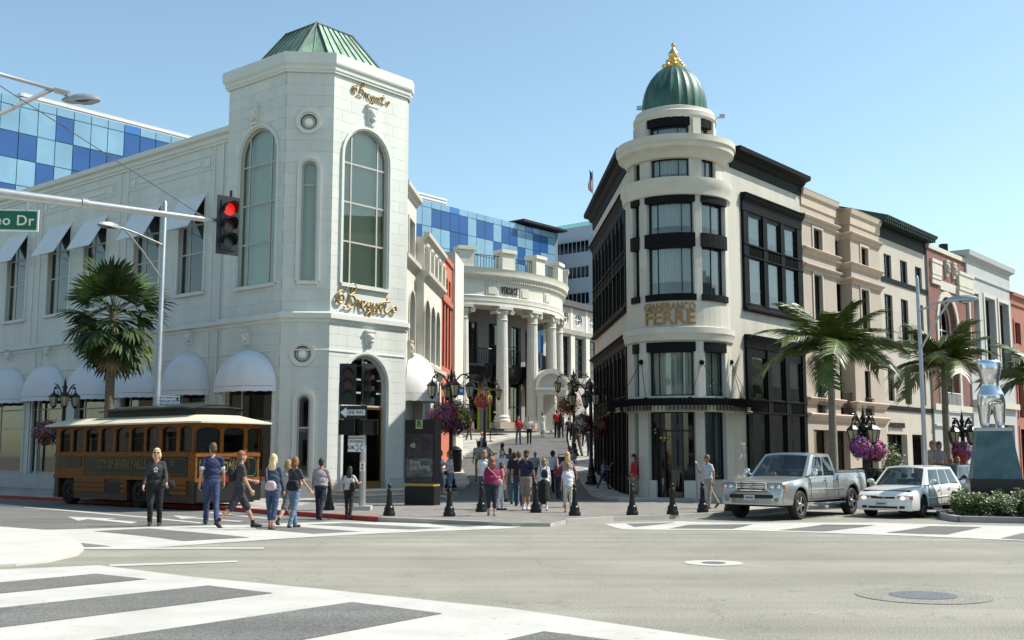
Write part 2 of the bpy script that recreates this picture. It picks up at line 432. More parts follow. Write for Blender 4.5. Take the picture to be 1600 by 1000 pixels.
def window(root, F, op, w=.25, us=(), vs=(), fw=.06, fm=None, gm=None, back=None, backd=.5, curtain=None, name='window', bar=.035, label=None, doors=False):
    """window (frame + bars) > pane ..., curtain"""
    fm = fm or M_wframe; gm = gm or M_glass
    mb = MB(); L = op.loop(0)
    Lin = op.loop(-fw)
    if op.kind != 'o': L = L + [L[0]]; Lin[0] = (Lin[0][0], op.v0 + fw); Lin[-1] = (Lin[-1][0], op.v0 + fw); Lin = Lin + [Lin[0]]
    for i in range(len(L) - 1):
        a, b, c, d = L[i], L[i + 1], Lin[i + 1], Lin[i]
        if F.step and abs(b[0] - a[0]) > F.step: 
            mb.fbox(F, min(a[0], b[0]), max(a[0], b[0]), w, w + .07, min(a[1], c[1]), max(a[1], c[1])); continue
        mb.hexa([F.p(a[0], w, a[1]), F.p(b[0], w, b[1]), F.p(c[0], w, c[1]), F.p(d[0], w, d[1]), F.p(a[0], w + .07, a[1]), F.p(b[0], w + .07, b[1]), F.p(c[0], w + .07, c[1]), F.p(d[0], w + .07, d[1])])
    W = op.u1 - op.u0; H = op.v1 - op.v0
    uu = [op.u0 + W * x for x in us]; vv = [op.v0 + H * x for x in vs]
    for u in uu: mb.fbox(F, u - bar, u + bar, w + .01, w + .06, op.v0 + fw * .5, op.hi(u) - fw * .5)
    for v in vv:
        hw = op.r
        if op.kind in 'as' and v > op.v1 - op.rise: hw = op.r * math.sqrt(max(0, 1 - ((v - op.v1 + op.rise) / op.rise) ** 2))
        mb.fbox(F, op.c - hw + fw * .5, op.c + hw - fw * .5, w + .015, w + .055, v - bar, v + bar)
    win = mb.build(name, fm, root)
    if label: win['label'] = label
    ue = [op.u0 + fw * .3] + uu + [op.u1 - fw * .3]; ve = [op.v0 + fw * .3] + vv + [op.v1 - .001]
    for a, b in zip(ue, ue[1:]):
        n = 1 if op.kind == 'r' else 8
        if F.step: n = max(n, int((b - a) / F.step + .99))
        xs = [a + (b - a) * k / n for k in range(n + 1)]
        for c, d in zip(ve, ve[1:]):
            top = [(x, min(d, op.hi(x) - .01)) for x in xs]; bot = [(x, max(c, op.lo(x) + .01)) for x in xs]
            pts = [(x0, x1) for x0, x1 in zip(bot, top) if x1[1] - x0[1] > .005]
            if len(pts) < 2: continue
            pm = MB()
            for (b0, t0), (b1, t1) in zip(pts, pts[1:]): pm.face([F.p(b0[0], w + .035, b0[1]), F.p(b1[0], w + .035, b1[1]), F.p(t1[0], w + .035, t1[1]), F.p(t0[0], w + .035, t0[1])])
            pm.build('pane', gm, win, fix=False)
    if curtain:
        cm, drop, wave = curtain
        pm = MB(); n = max(6, int(W / wave) * 4); z0 = op.v0 + H * drop
        rows = [[F.p(op.u0 + W * k / n, w + .22 + .05 * math.sin(k * math.pi / 2 + .4 * math.sin(k * 1.7)), z) for k in range(n + 1)] for z in (z0, op.v1)]
        pm.grid(rows); pm.build('curtain', cm, win, smooth=True, fix=False)
    if back:
        pm = MB(); n = max(1, int(W / F.step) + 1) if F.step else 1; e = .05
        for k in range(n):
            a = op.u0 - e + (W + 2 * e) * k / n; b = op.u0 - e + (W + 2 * e) * (k + 1) / n
            pm.face([F.p(a, w + backd, op.v0 - e), F.p(b, w + backd, op.v0 - e), F.p(b, w + backd, op.v1 + e), F.p(a, w + backd, op.v1 + e)])
        for u in (op.u0 - e, op.u1 + e): pm.face([F.p(u, w + .08, op.v0 - e), F.p(u, w + .08, op.v1 + e), F.p(u, w + backd, op.v1 + e), F.p(u, w + backd, op.v0 - e)])
        for v in (op.v0 - e, op.v1 + e):
            for k in range(n):
                a = op.u0 - e + (W + 2 * e) * k / n; b = op.u0 - e + (W + 2 * e) * (k + 1) / n
                pm.face([F.p(a, w + .08, v), F.p(b, w + .08, v), F.p(b, w + backd, v), F.p(a, w + backd, v)])
        pm.build('interior', back, win, fix=False)
    return win
BLOCKS = {}
def blocks(root, F, u0, u1, v0, v1, ops, bw, bh, m, limit=[0], w=-.010, th=.018, name='stone_block', gap=.0075, stuff=False, exact=False, seed=1):
    """courses of cladding stones, each its own object (or one joined part)"""
    rr = random.Random(seed); n = max(1, round((v1 - v0) / bh)); h = (v1 - v0) / n; sm_ = MB()
    for r in range(n):
        x = u0 - (bw * .5 if r % 2 else 0); va, vb = v0 + h * r + gap / 2, v0 + h * (r + 1) - gap / 2
        while x < u1 - .02:
            a = max(x, u0) + gap / 2; b = min(x + bw, u1) - gap / 2; x += bw
            if b - a < .06: continue
            q = polys(a, b, va, vb, ops, F.step)
            if not q: continue
            full = len(q) == 1 and not F.step and abs((q[0][1][0] - q[0][0][0]) - (b - a)) < 1e-4 and abs(q[0][2][1] - q[0][1][1] - (vb - va)) < 1e-4 and abs(q[0][3][1] - q[0][0][1] - (vb - va)) < 1e-4
            ww = w - rr.random() * .004
            if full and not stuff and limit[0] > 0:
                key = (round(b - a, 3), round(vb - va, 3), m.name)
                if key not in BLOCKS:
                    t = MB(); t.box(0, b - a, 0, th, 0, vb - va); o_ = t.build(name, m); BLOCKS[key] = o_.data; bpy.data.objects.remove(o_)
                o = bpy.data.objects.new(name, BLOCKS[key]); COL.objects.link(o); o.parent = root
                o.location = F.p(a, ww, va) - wloc(root); o.rotation_euler.z = F.ang(); limit[0] -= 1
                continue
            t = MB() if (not stuff and limit[0] > 0) else sm_
            for s_ in q:
                if (s_[1][0] - s_[0][0]) < .004: continue
                t.hexa([F.p(u, ww, v) for u, v in s_] + [F.p(u, ww + th, v) for u, v in s_])
            if t is not sm_ and t.f: t.build(name, m, root); limit[0] -= 1
    if sm_.f: sm_.build('stone_cladding', m, root)['kind'] = 'stuff'

# ---------------------------------------------------------------- lettering
def text_pts(body, size=1, ext=.02, sx=1, bold=0, shear=0, align='CENTER', space=1):
    c = bpy.data.curves.new('t', 'FONT'); c.body = body; c.size = size; c.extrude = ext; c.align_x = align; c.align_y = 'CENTER'
    c.offset = bold; c.shear = shear; c.space_character = space; c.resolution_u = 3
    o = bpy.data.objects.new('t', c); COL.objects.link(o)
    dg = bpy.context.evaluated_depsgraph_get()
    me = bpy.data.meshes.new_from_object(o.evaluated_get(dg))
    V = [(v.co.x * sx, v.co.y, v.co.z) for v in me.vertices]; Fc = [tuple(p.vertices) for p in me.polygons]
    bpy.data.objects.remove(o); bpy.data.curves.remove(c); bpy.data.meshes.remove(me)
    return V, Fc
def text_on(root, F, body, u, v, size, m, ext=.015, w=0, name='lettering', width=None, **k):
    V, Fc = text_pts(body, size, ext, **k)
    if width:
        xs = [p[0] for p in V]; s = width / (max(xs) - min(xs)); V = [(x * s, y, z) for x, y, z in V]
    mb = MB(); mb.v = [tuple(F.p(u + x, w - z - ext, v + y)) for x, y, z in V]; mb.f = Fc; mb.mi = [0] * len(Fc)
    return mb.build(name, m, root, fix=False)
def spline(pts, n=6):
    P = [Vector((p[0], p[1])) for p in pts]; P = [P[0]] + P + [P[-1]]; out = []
    for i in range(1, len(P) - 2):
        for k in range(n):
            t = k / n
            out.append(.5 * ((2 * P[i]) + (-P[i - 1] + P[i + 1]) * t + (2 * P[i - 1] - 5 * P[i] + 4 * P[i + 1] - P[i + 2]) * t * t + (-P[i - 1] + 3 * P[i] - 3 * P[i + 1] + P[i + 2]) * t ** 3))
    out.append(P[-2]); return out
SCRIPT = [  # handwriting strokes, x-height about .42
    [(.55, .75), (.30, .80), (.08, .62), (.02, .38), (.18, .20), (.42, .25), (.50, .48), (.34, .62), (.18, .52), (.22, .38)],
    [(1.02, 1.18), (.98, .80), (.84, .35), (.66, .08), (.48, .05)],
    [(.55, .75), (.78, 1.02), (1.05, 1.22), (1.28, 1.12), (1.22, .86), (.95, .66), (.88, .64), (1.12, .60), (1.26, .38), (1.12, .10), (.86, .02), (.66, .14)],
    [(1.30, .34), (1.42, .48), (1.46, .38), (1.40, .02)], [(1.42, .25), (1.52, .42), (1.64, .44)],
    [(1.62, .22), (1.80, .30), (1.86, .42), (1.76, .46), (1.66, .30), (1.70, .08), (1.84, .02), (1.98, .14)],
    [(2.28, .36), (2.18, .44), (2.04, .30), (2.06, .08), (2.20, .06), (2.32, .36), (2.28, -.1), (2.10, -.42), (1.92, -.36), (2.06, -.16), (2.34, .06), (2.44, .2)],
    [(2.46, .42), (2.42, .12), (2.52, .04), (2.66, .22), (2.70, .42), (2.68, .08), (2.78, .06), (2.86, .18)],
    [(2.86, .22), (3.02, .30), (3.08, .42), (2.98, .46), (2.88, .28), (2.94, .08), (3.06, .04), (3.18, .16)],
    [(3.42, .78), (3.30, .40), (3.22, .12), (3.32, .02), (3.52, .12), (3.84, .38), (4.02, .34), (4.04, .16), (3.88, .10), (3.74, .2)], [(3.02, .52), (3.30, .56), (3.62, .56)]]
def script_sign(root, F, u, v, width, m, w=-.06, name='script_lettering', thick=.055):
    s = width / 4.1; mb = MB()
    for st in SCRIPT:
        P = spline(st, 5); n = len(P)
        pts = [F.p(u + (p.x - 2.05) * s, w, v + (p.y - .35) * s) for p in P]
        for dw in (0, .025): mb.tube([q + (F.p(0, dw, 0) - F.p(0, 0, 0)) for q in pts], [s * thick * (.75 + .9 * math.sin(math.pi * i / (n - 1))) for i in range(n)], 6)
    return mb.build(name, m, root, smooth=True)

# ---------------------------------------------------------------- ground sheets
def sheet(name, pts, zf, m, off=0, bands=1.5, skirt=0, skm=None, kind='structure', parent=None, xb=None):
    """pts: (x,y) outline; the surface follows zf"""
    bm = bmesh.new(); vs = [bm.verts.new((p[0], p[1], 0)) for p in pts]
    bm.faces.new(vs); bm.normal_update()
    ys = [p[1] for p in pts]; y = math.floor(min(ys) / bands) * bands + bands
    bmesh.ops.triangulate(bm, faces=bm.faces)
    while y < min(max(ys), 110):
        g = bm.verts[:] + bm.edges[:] + bm.faces[:]
        bmesh.ops.bisect_plane(bm, geom=g, plane_co=(0, y, 0), plane_no=(0, 1, 0)); y += bands
    for v in bm.verts: v.co.z = zf(v.co.x, v.co.y) + off
    bm.normal_update()
    for f in bm.faces:
        if f.normal.z < 0: f.normal_flip()
    if skirt:
        be = [e for e in bm.edges if len(e.link_faces) == 1]
        for e in be:
            a, b = e.verts; 
            c = bm.verts.new((b.co.x, b.co.y, b.co.z - skirt)); d = bm.verts.new((a.co.x, a.co.y, a.co.z - skirt))
            f = bm.faces.new((a, b, c, d)); f.material_index = 1 if skm else 0
    me = bpy.data.meshes.new(name); bm.to_mesh(me); bm.free(); me.materials.append(m)
    if skm: me.materials.append(skm)
    o = bpy.data.objects.new(name, me); COL.objects.link(o); o.parent = parent
    if kind: o['kind'] = kind
    return o
def gpts(px, zf): return [ground(x, y, zf).to_2d() for x, y in px]
# ================================================================ DIRECTIONS
D1 = Vector((-1.209, 1)).normalized()      # along the side street, away to the left
D2 = Vector((.827, 1)).normalized()        # along the main street, away to the right
# ---------------------------------------------------------------- asphalt
def asphalt(name, c, patch, speck=(.36, .35, .32), worn=None):
    m = bpy.data.materials.new(name); m.use_nodes = True
    n = m.node_tree.nodes; l = m.node_tree.links; b = n['Principled BSDF']
    g = n.new('ShaderNodeNewGeometry')
    t1 = n.new('ShaderNodeTexNoise'); t1.inputs['Scale'].default_value = .35; t1.inputs['Detail'].default_value = 8; t1.inputs['Roughness'].default_value = .65
    r1 = n.new('ShaderNodeValToRGB'); r1.color_ramp.elements[0].position = .35; r1.color_ramp.elements[1].position = .68
    r1.color_ramp.elements[0].color = (*[x * (1 - patch) for x in c], 1); r1.color_ramp.elements[1].color = (*[x * (1 + patch) for x in c], 1)
    t2 = n.new('ShaderNodeTexNoise'); t2.inputs['Scale'].default_value = 55; t2.inputs['Detail'].default_value = 3
    r2 = n.new('ShaderNodeValToRGB'); r2.color_ramp.elements[0].position = .36; r2.color_ramp.elements[0].color = (.5, .5, .5, 1); r2.color_ramp.elements[1].position = .66; r2.color_ramp.elements[1].color = (1.5, 1.5, 1.5, 1)
    mx = n.new('ShaderNodeMix'); mx.data_type = 'RGBA'; mx.blend_type = 'MULTIPLY'; mx.inputs[0].default_value = .8
    for t in (t1, t2): l.new(g.outputs['Position'], t.inputs['Vector'])
    l.new(t1.outputs['Fac'], r1.inputs[0]); l.new(t2.outputs['Fac'], r2.inputs[0])
    l.new(r1.outputs[0], mx.inputs[6]); l.new(r2.outputs[0], mx.inputs[7])
    # faint tyre-worn streaks
    mp = n.new('ShaderNodeMapping'); mp.inputs['Rotation'].default_value = (0, 0, -math.atan2(D2.y, D2.x)); mp.inputs['Scale'].default_value = (.04, .9, 1)
    t3 = n.new('ShaderNodeTexNoise'); t3.inputs['Scale'].default_value = 1.2; t3.inputs['Detail'].default_value = 4
    r3 = n.new('ShaderNodeValToRGB'); r3.color_ramp.elements[0].position = .35; r3.color_ramp.elements[0].color = (.86, .86, .86, 1); r3.color_ramp.elements[1].position = .65; r3.color_ramp.elements[1].color = (1.1, 1.1, 1.08, 1)
    l.new(g.outputs['Position'], mp.inputs[0]); l.new(mp.outputs[0], t3.inputs['Vector']); l.new(t3.outputs['Fac'], r3.inputs[0])
    m2 = n.new('ShaderNodeMix'); m2.data_type = 'RGBA'; m2.blend_type = 'MULTIPLY'; m2.inputs[0].default_value = 1
    l.new(mx.outputs[2], m2.inputs[6]); l.new(r3.outputs[0], m2.inputs[7])
    # hairline cracks
    v = n.new('ShaderNodeTexVoronoi'); v.feature = 'DISTANCE_TO_EDGE'; v.inputs['Scale'].default_value = .33
    ad = n.new('ShaderNodeVectorMath'); ad.operation = 'ADD'; t5 = n.new('ShaderNodeTexNoise'); t5.inputs['Scale'].default_value = 1.6; t5.inputs['Detail'].default_value = 6
    l.new(g.outputs['Position'], t5.inputs['Vector']); l.new(g.outputs['Position'], ad.inputs[0]); l.new(t5.outputs['Color'], ad.inputs[1]); l.new(ad.outputs[0], v.inputs['Vector'])
    r5 = n.new('ShaderNodeValToRGB'); r5.color_ramp.elements[0].position = 0; r5.color_ramp.elements[0].color = (.62, .62, .62, 1); r5.color_ramp.elements[1].position = .008; r5.color_ramp.elements[1].color = (1, 1, 1, 1)
    l.new(v.outputs['Distance'], r5.inputs[0])
    m3 = n.new('ShaderNodeMix'); m3.data_type = 'RGBA'; m3.blend_type = 'MULTIPLY'; m3.inputs[0].default_value = .55
    l.new(m2.outputs[2], m3.inputs[6]); l.new(r5.outputs[0], m3.inputs[7])
    # dark drips and stains
    t6 = n.new('ShaderNodeTexNoise'); t6.inputs['Scale'].default_value = 1.7; t6.inputs['Detail'].default_value = 7; t6.inputs['Roughness'].default_value = .7
    r6 = n.new('ShaderNodeValToRGB'); r6.color_ramp.elements[0].position = .60; r6.color_ramp.elements[0].color = (1, 1, 1, 1); r6.color_ramp.elements[1].position = .74; r6.color_ramp.elements[1].color = (.66, .66, .67, 1)
    m6 = n.new('ShaderNodeMix'); m6.data_type = 'RGBA'; m6.blend_type = 'MULTIPLY'; m6.inputs[0].default_value = .9
    l.new(g.outputs['Position'], t6.inputs['Vector']); l.new(t6.outputs['Fac'], r6.inputs[0]); l.new(m3.outputs[2], m6.inputs[6]); l.new(r6.outputs[0], m6.inputs[7])
    l.new(m6.outputs[2], b.inputs['Base Color']); b.inputs['Roughness'].default_value = .88; b.inputs['Specular IOR Level'].default_value = .3
    bp = n.new('ShaderNodeBump'); bp.inputs['Strength'].default_value = .35; bp.inputs['Distance'].default_value = .01
    l.new(t2.outputs['Fac'], bp.inputs['Height']); l.new(bp.outputs['Normal'], b.inputs['Normal'])
    return m
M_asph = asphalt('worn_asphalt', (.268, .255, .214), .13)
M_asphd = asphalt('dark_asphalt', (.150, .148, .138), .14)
M_paver = brickmat('plaza_pavers', (.34, .31, .265), (.25, .235, .21), (.17, .16, .14), (D2.x, D2.y, 0), .2, .2, True, .5)
M_sett = brickmat('street_setts', (.17, .165, .16), (.13, .13, .13), (.08, .08, .08), (1, 0, 0), .14, .2, True, .5)

# road: one sheet to the horizon
rd = sheet('road', [(-900, -80), (900, -80), (900, 3500), (-900, 3500)], zroad, M_asph)
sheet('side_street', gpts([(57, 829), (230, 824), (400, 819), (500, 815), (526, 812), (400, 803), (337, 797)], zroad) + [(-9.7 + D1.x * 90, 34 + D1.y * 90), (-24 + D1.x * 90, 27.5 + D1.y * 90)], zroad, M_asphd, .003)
paint = lambda nm, px, off=.007, m=None: sheet(nm, gpts(px, zroad), zroad, m or M_paint, off)
# near crosswalk
paint('crosswalk', [(-420, 870), (-60, 893), (60, 888), (155, 884), (300, 902), (500, 921), (800, 952), (1135, 1001), (1500, 1062), (900, 1290), (-300, 1180)])
for q in ([(-260, 935), (0, 911), (150, 897.5), (230, 906), (0, 928.5), (-300, 962)], [(-300, 985), (0, 951), (325, 916), (427, 928), (0, 982), (-300, 1026)],
          [(-60, 1035), (155, 1000), (550, 942), (692, 960), (480, 1000), (330, 1030), (80, 1080)], [(560, 1050), (790, 1002), (850, 988), (965, 1003), (900, 1030), (700, 1085)]):
    paint('asphalt_strip', q, .011, M_asphd)
# crosswalk over the side street
paint('crosswalk', [(40, 829), (230, 824), (400, 819), (530, 815.5), (700, 817.5), (800, 820), (815, 823.5), (795, 826), (600, 833.5), (430, 843), (262, 855), (127, 858), (120, 850), (90, 838)])
for q in ([(145, 830.5), (232, 826), (390, 840.5), (287, 846)], [(126, 849), (175, 854.5), (132, 855.5)], [(395, 820.5), (470, 824), (562, 831), (490, 834.6), (400, 827)],
          [(481, 820), (540, 817.5), (697, 825.5), (640, 828)], [(670, 819), (735, 820.5), (764, 822), (724, 824)]):
    paint('asphalt_strip', q, .011, M_asphd)
# crosswalk over the main street
paint('crosswalk', [(944, 819), (965, 818), (1060, 815), (1150, 817.5), (1372, 817), (1600, 822.5), (1900, 833), (2200, 850), (2200, 872), (1900, 857), (1600, 845.5), (1160, 829), (987, 828), (970, 827)])
for q in ([(978, 818.6), (1056, 816.6), (992, 824)], [(1075, 820.5), (1177, 819.6), (1144, 827.0), (1045, 826.4)], [(1216, 829), (1288, 820), (1369, 821), (1288, 831)],
          [(1384, 833), (1453, 822.5), (1534, 824), (1480, 836)], [(1564, 842), (1596, 834), (1720, 840), (1690, 850)]):
    paint('asphalt_strip', q, .011, M_asphd)
for q in ([(132, 855.6), (412, 856), (412, 858.2), (132, 858.6)], [(170, 882.6), (372, 876.6), (370, 879), (172, 886)],
          [(-300, 764), (0, 787.5), (57, 793), (230, 808), (318, 817), (312, 818), (230, 809.6), (57, 794.6), (-300, 766)],
          [(330, 800.5), (440, 812), (436, 813), (326, 801.5)]):
    paint('road_line', q)
for q in ([(105, 807.5), (186, 810.8), (165, 811.6), (215, 816), (205, 818), (137, 811.5), (122, 814)], [(270, 805.5), (312, 808.5), (302, 809), (380, 814.5), (374, 815.6), (300, 810.2), (284, 811.2)]):
    paint('road_arrow', q)
# patches in the asphalt and round covers
def disc(cx, cy, r, n=28): return [(cx + r * math.cos(2 * math.pi * k / n), cy + r * math.sin(2 * math.pi * k / n)) for k in range(n)]
def cover(px, py, r, ring, mring, label):
    c = ground(px, py, zroad); root = thing('manhole_cover', label, 'manhole cover', (c.x, c.y, c.z))
    for nm, rr, m, o in (('ring', ring, mring, .006), ('lid', r, mat('worn_iron', (.16, .16, .17), .55, metal=.3, var=.3, scale=30, bump=.5, bscale=40), .010)):
        sheet(nm, [(x - c.x, y - c.y) for x, y in disc(c.x, c.y, rr)], lambda x, y: zroad(x + c.x, y + c.y) - c.z, m, o, kind=None, parent=root)
    mb = MB()
    for k in range(8):
        a = math.pi * k / 8; x, y = math.cos(a) * r * .8, math.sin(a) * r * .8
        mb.tube([(x, y, .012), (-x, -y, .012)], .012, 4)
    mb.build('ribs', mat('worn_iron', (.1, .1, .1)), root)
cover(1115, 880, .17, .42, mat('pale_concrete_ring', (.46, .44, .38), .9, var=.1), 'small round valve cover in a pale concrete ring in the middle of the intersection')
cover(1442, 931, .36, .72, M_asph if False else asphalt('patch_asphalt', (.235, .226, .195), .1), 'large dark manhole cover in a darker patch, nearest the camera on the right')
# near corner of the opposite pavement
ap = gpts([(-700, 790), (0, 825), (40, 828), (75, 830.5), (105, 840), (124, 850), (131, 860), (120, 869), (75, 879), (25, 884.5), (0, 886), (-700, 905)], zroad)
sheet('corner_sidewalk', ap, zroad, M_conc, .035, skirt=.05, skm=M_conc)
# pavements and plaza
K = gpts([(337, 791), (400, 796), (526, 804), (591, 808.5), (670, 811.5), (760, 815.5), (800, 817.5), (860, 817.5), (885, 812), (960, 807.5), (1060, 804), (1147, 800)], -.13)
KL = (K[0].x + D1.x * 80, K[0].y + D1.y * 80); KR = (K[-1].x + D2.x * 130, K[-1].y + D2.y * 130)
PAB = ground(432, 778, -.13).to_2d(); DB = (D2 - D1).normalized()
FB = Frame(PAB, DB); uBC = FB.uv(509, 776)[0]; PBC = FB.p(uBC, 0, 0).to_2d()
FC = Frame(PBC, D2); uC = FC.uv(629.5, 720)[0]; PCF = FC.p(uC, 0, 0).to_2d()
FA = Frame(PAB, -D1); uA = FA.uv(350, 430)[0]; PAF = FA.p(uA, 0, 0).to_2d()
FW = Frame(PAF, -D1, .35)
PV = ground(690, 782, -.13).to_2d()
joint = lambda nm, c: brickmat(nm, c, tuple(x * .93 for x in c), tuple(x * .62 for x in c), (D2.x, D2.y, 0), 1.5, 1.5, True, .3)
M_walk = joint('sidewalk_slabs', (.50, .48, .43))
q0 = ground(440, 798, -.13).to_2d(); inb = lambda p: (p[0] + D2.x * .5, p[1] + D2.y * .5)
sheet('sidewalk', [KL, K[0], K[1], q0, inb(PBC), inb(PAB), (PAB.x + D2.x * 2 + D1.x * 80, PAB.y + D2.y * 2 + D1.y * 80)], zflat, M_walk, .0, skirt=.14, skm=M_redk)
F0 = [ground(x, y, -.13).to_2d() for x, y in ((967, 784), (1180, 784.5))]
plz = [q0] + K[2:] + [F0[1], F0[0], PV, (PCF.x - .5, PCF.y + .5), (PBC.x + .1, PBC.y + .6)]
sheet('plaza', plz, zflat, M_paver, .002, skirt=.14, skm=M_kerb)
# kerb stones
def kerb(name, pts, m, z=-.13, wd=.16, label=None):
    mb = MB(); n = len(pts)
    for a, b in zip(pts, pts[1:]):
        a = Vector(a); b = Vector(b); L = (b - a).length; t = (b - a) / L; k = max(1, round(L / 2.4))
        for i in range(k):
            p = a + t * (L * i / k + .006); q = a + t * (L * (i + 1) / k - .006); nn = Vector((t.y, -t.x))
            mb.hexa([(*(p + nn * .012), z - .13), (*(q + nn * .012), z - .13), (*(q - nn * wd), z - .13), (*(p - nn * wd), z - .13), (*(p + nn * .012), z + .008), (*(q + nn * .012), z + .008), (*(q - nn * wd), z + .008), (*(p - nn * wd), z + .008)])
    return struct(mb.build(name, m))
K5 = ground(591, 808.5, -.13).to_2d()
kerb('red_kerb', [KL] + K[:4], M_redk); kerb('kerb', K[3:6], M_kerb); kerb('kerb', K[8:] + [KR], M_kerb)
# the sloping pedestrian street
zs = zvia
via = [PV, F0[0], (F0[0].x + .3, F0[0].y + 3), (6.5, 60), (14, 100), (14, 200), (-20, 200), (-20, 66), (-5.6, 62), (-5.6, 40)]
sheet('pedestrian_street', via, zs, M_sett, 0, bands=1)
zw_ = lambda x, y: zvia(x, y) + .11 * sm((y - 35.5) / 3)
lw = [ground(x, y, zw_).to_2d() for x, y in ((672, 763), (727, 760), (734, 755), (733, 751), (717, 722), (728, 708), (752, 695), (790, 685), (840, 676.5))] + [Vector((3.2, 80.5)), Vector((3.6, 84))]
sheet('sidewalk', [(PCF.x - .6, lw[0].y + .2)] + lw + [(8, 88), (-15, 88), (-15, 64), (-6.2, 62), (-6.2, 46)], zw_, joint('slabs_pale', (.56, .53, .46)), .006, bands=1, skirt=.16, skm=M_kerb)
rw = [ground(x, y, zw_).to_2d() for x, y in ((967, 784), (935, 775), (920, 766), (909, 752), (902, 740), (897, 727), (893, 712), (890, 697), (888, 686), (886, 676))]
FOR = ground(1065, 783, -.13)
sheet('sidewalk', [F0[0]] + rw[1:] + [(12, 86), (12, 60), (9, 46), (9.5, 44)] + [F0[1]], zw_, M_walk, .008, bands=1, skirt=.16, skm=M_kerb)
sheet('sidewalk', [F0[1], K[-1], KR, (KR[0] - D2.y * 9, KR[1] + D2.x * 9), (8.2, 44)], zflat, M_walk, .0, skirt=.14, skm=M_kerb)

# ================================================================ WHITE CORNER BUILDING
bb = thing('corner_building', 'white stone corner building with chamfered tower, tall arched windows and green copper roof', 'building', (PAB.x, PAB.y, -.13))
zc = FB.uv(483, 84)[1]; zb = FB.uv(483, 114)[1]; zl = FB.uv(475, 489)[1]; zl0 = FB.uv(475, 503)[1]; zp = FB.uv(471, 750)[1]
G = -.3
# openings
A1 = op_px(FA, (371, 449), (428, 443), (404, 201), 'a'); A2 = op_px(FA, (350, 700), (424, 700), (385, 553), 'a')
B1 = op_px(FB, (468, 439), (492, 439), (480, 251), 'a'); B2 = op_px(FB, (462, 746), (482, 746), (472, 617), 'a')
def circ(F, cx, cy, rpx): u, v = F.uv(cx, cy); u2, _ = F.uv(cx + rpx, cy); r = abs(u2 - u); return Op(u - r, u + r, v - r, v + r, 'o')
B3 = circ(FB, 482.5, 190.5, 13); B4 = circ(FB, 472.5, 553, 13)
C1 = op_px(FC, (534, 443), (603, 452), (571, 205), 'a'); C2 = op_px(FC, (534, 756), (601, 756), (568, 556), 'a')
C2.v0 = .17; A2.v0 = .6
faces = [(FA, uA, 0, [A1, A2]), (FB, 0, uBC, [B1, B2, B3, B4]), (FC, 0, uC, [C1, C2])]
mb = MB()
for F, a, b, ops in faces: wall(mb, F, a, b, G, zb + .3, ops, .32)
# return to the wing, side to the lane, back
FVd = Vector((.058, 1)).normalized(); FV = Frame(PCF, FVd)
back = PAF + D2 * 5; Lq = [PCF, (PCF.x + FVd.x * .5, PCF.y + FVd.y * .5), PCF + D1 * 3.5 + D2 * 1.2, back, PAF]
for a, b in zip(Lq, Lq[1:]): mb.face([(a[0], a[1], G), (b[0], b[1], G), (b[0], b[1], zb + .3), (a[0], a[1], zb + .3)])
roofz = zc - .5
mb.face([(p[0], p[1], roofz) for p in [PAF, PAB, PBC, PCF, Lq[1], back]])
mb.build('wall', M_joint, bb)
lim = [300]
for F, a, b, ops in (faces[2], faces[1], faces[0]):
    # grow the openings so the stones stop at the mouldings
    big = [Op(o.u0 - .16, o.u1 + .16, o.v0 - .1, o.v1 + .16, o.kind) for o in ops]
    blocks(bb, F, a, b, zl + .02, zb, big, .95, .46, M_white, lim, name='stone_block')
for F, a, b, ops in (faces[2], faces[1], faces[0]):
    big = [Op(o.u0 - .16, o.u1 + .16, o.v0 - .1, o.v1 + .16, o.kind) for o in ops]
    blocks(bb, F, a, b, .55, zl0, big, .95, .46, M_white, lim, name='stone_block', stuff=True)
tm = MB()
for F, ops in ((FA, [A1, A2]), (FB, [B1, B2, B3, B4]), (FC, [C1, C2])):
    for o in ops:
        trim(tm, F, o, .10, .10, off=.07); trim(tm, F, o, .075, .04, off=0, sill=(.14, .14) if o not in (C2, B3, B4, A2) else None)
loose(tm, 'window_surround', M_white2, bb)
path = [PAF + D2 * 3, PAF, PAB, PBC, PCF, Vector(Lq[1])]
cor = MB(); h = zc - zb
cor.sweep(path, [(.02, 0), (.10, .02), (.10, h * .12), (.14, h * .16), (.15, h * .34), (.21, h * .42), (.23, h * .5), (.23, h), (-.25, h), (-.25, h * .5)], z0=zb)
cor.build('cornice', M_white2, bb)
led = MB(); h = zl - zl0
led.sweep([PAF + D2 * .5, PAF, PAB, PBC, PCF, Vector(Lq[1])], [(.01, -.02), (.06, 0), (.06, h * .3), (.17, h * .45), (.17, h), (0, h + .08)], z0=zl0)
led.sweep([PAF, PAB, PBC, PCF], [(.01, 0), (.05, .01), (.05, .06), (.01, .08)], z0=zl0 - 1.15)
led.build('ledge', M_white2, bb)
pl = MB()
for F, a, b, ops in faces:
    lo = [o for o in ops if o is C2 or o is A2]
    for q in polys(a - .04, b + .04, G, .5, lo): pl.hexa([F.p(u, -.07, v) for u, v in q] + [F.p(u, .01, v) for u, v in q])
pl.build('plinth', M_plinth, bb)
# roof
rm = MB(); ins = .45
def inset(F, u, d): return F.p(u, d, 0).to_2d()
base = [PAF + (D2 * ins + -D1 * ins), None, None, PCF + (D1 * ins - D2 * ins * 1)]
nA = D2; nC = D1
Oc = PAB + D1 * 0
# virtual corner of faces A and C
tt = (PBC - PAB).dot(D2); Ocr = PBC - D2 * tt
# roof corners: points on inset polygon
ia = PAB + D2 * ins + D1 * (ins * .41); ic = PBC + D1 * ins + D2 * (ins * .41)
il = PAF + D2 * ins - D1 * ins; ir = PCF + D1 * ins - D2 * ins
ztop = None
apx = None
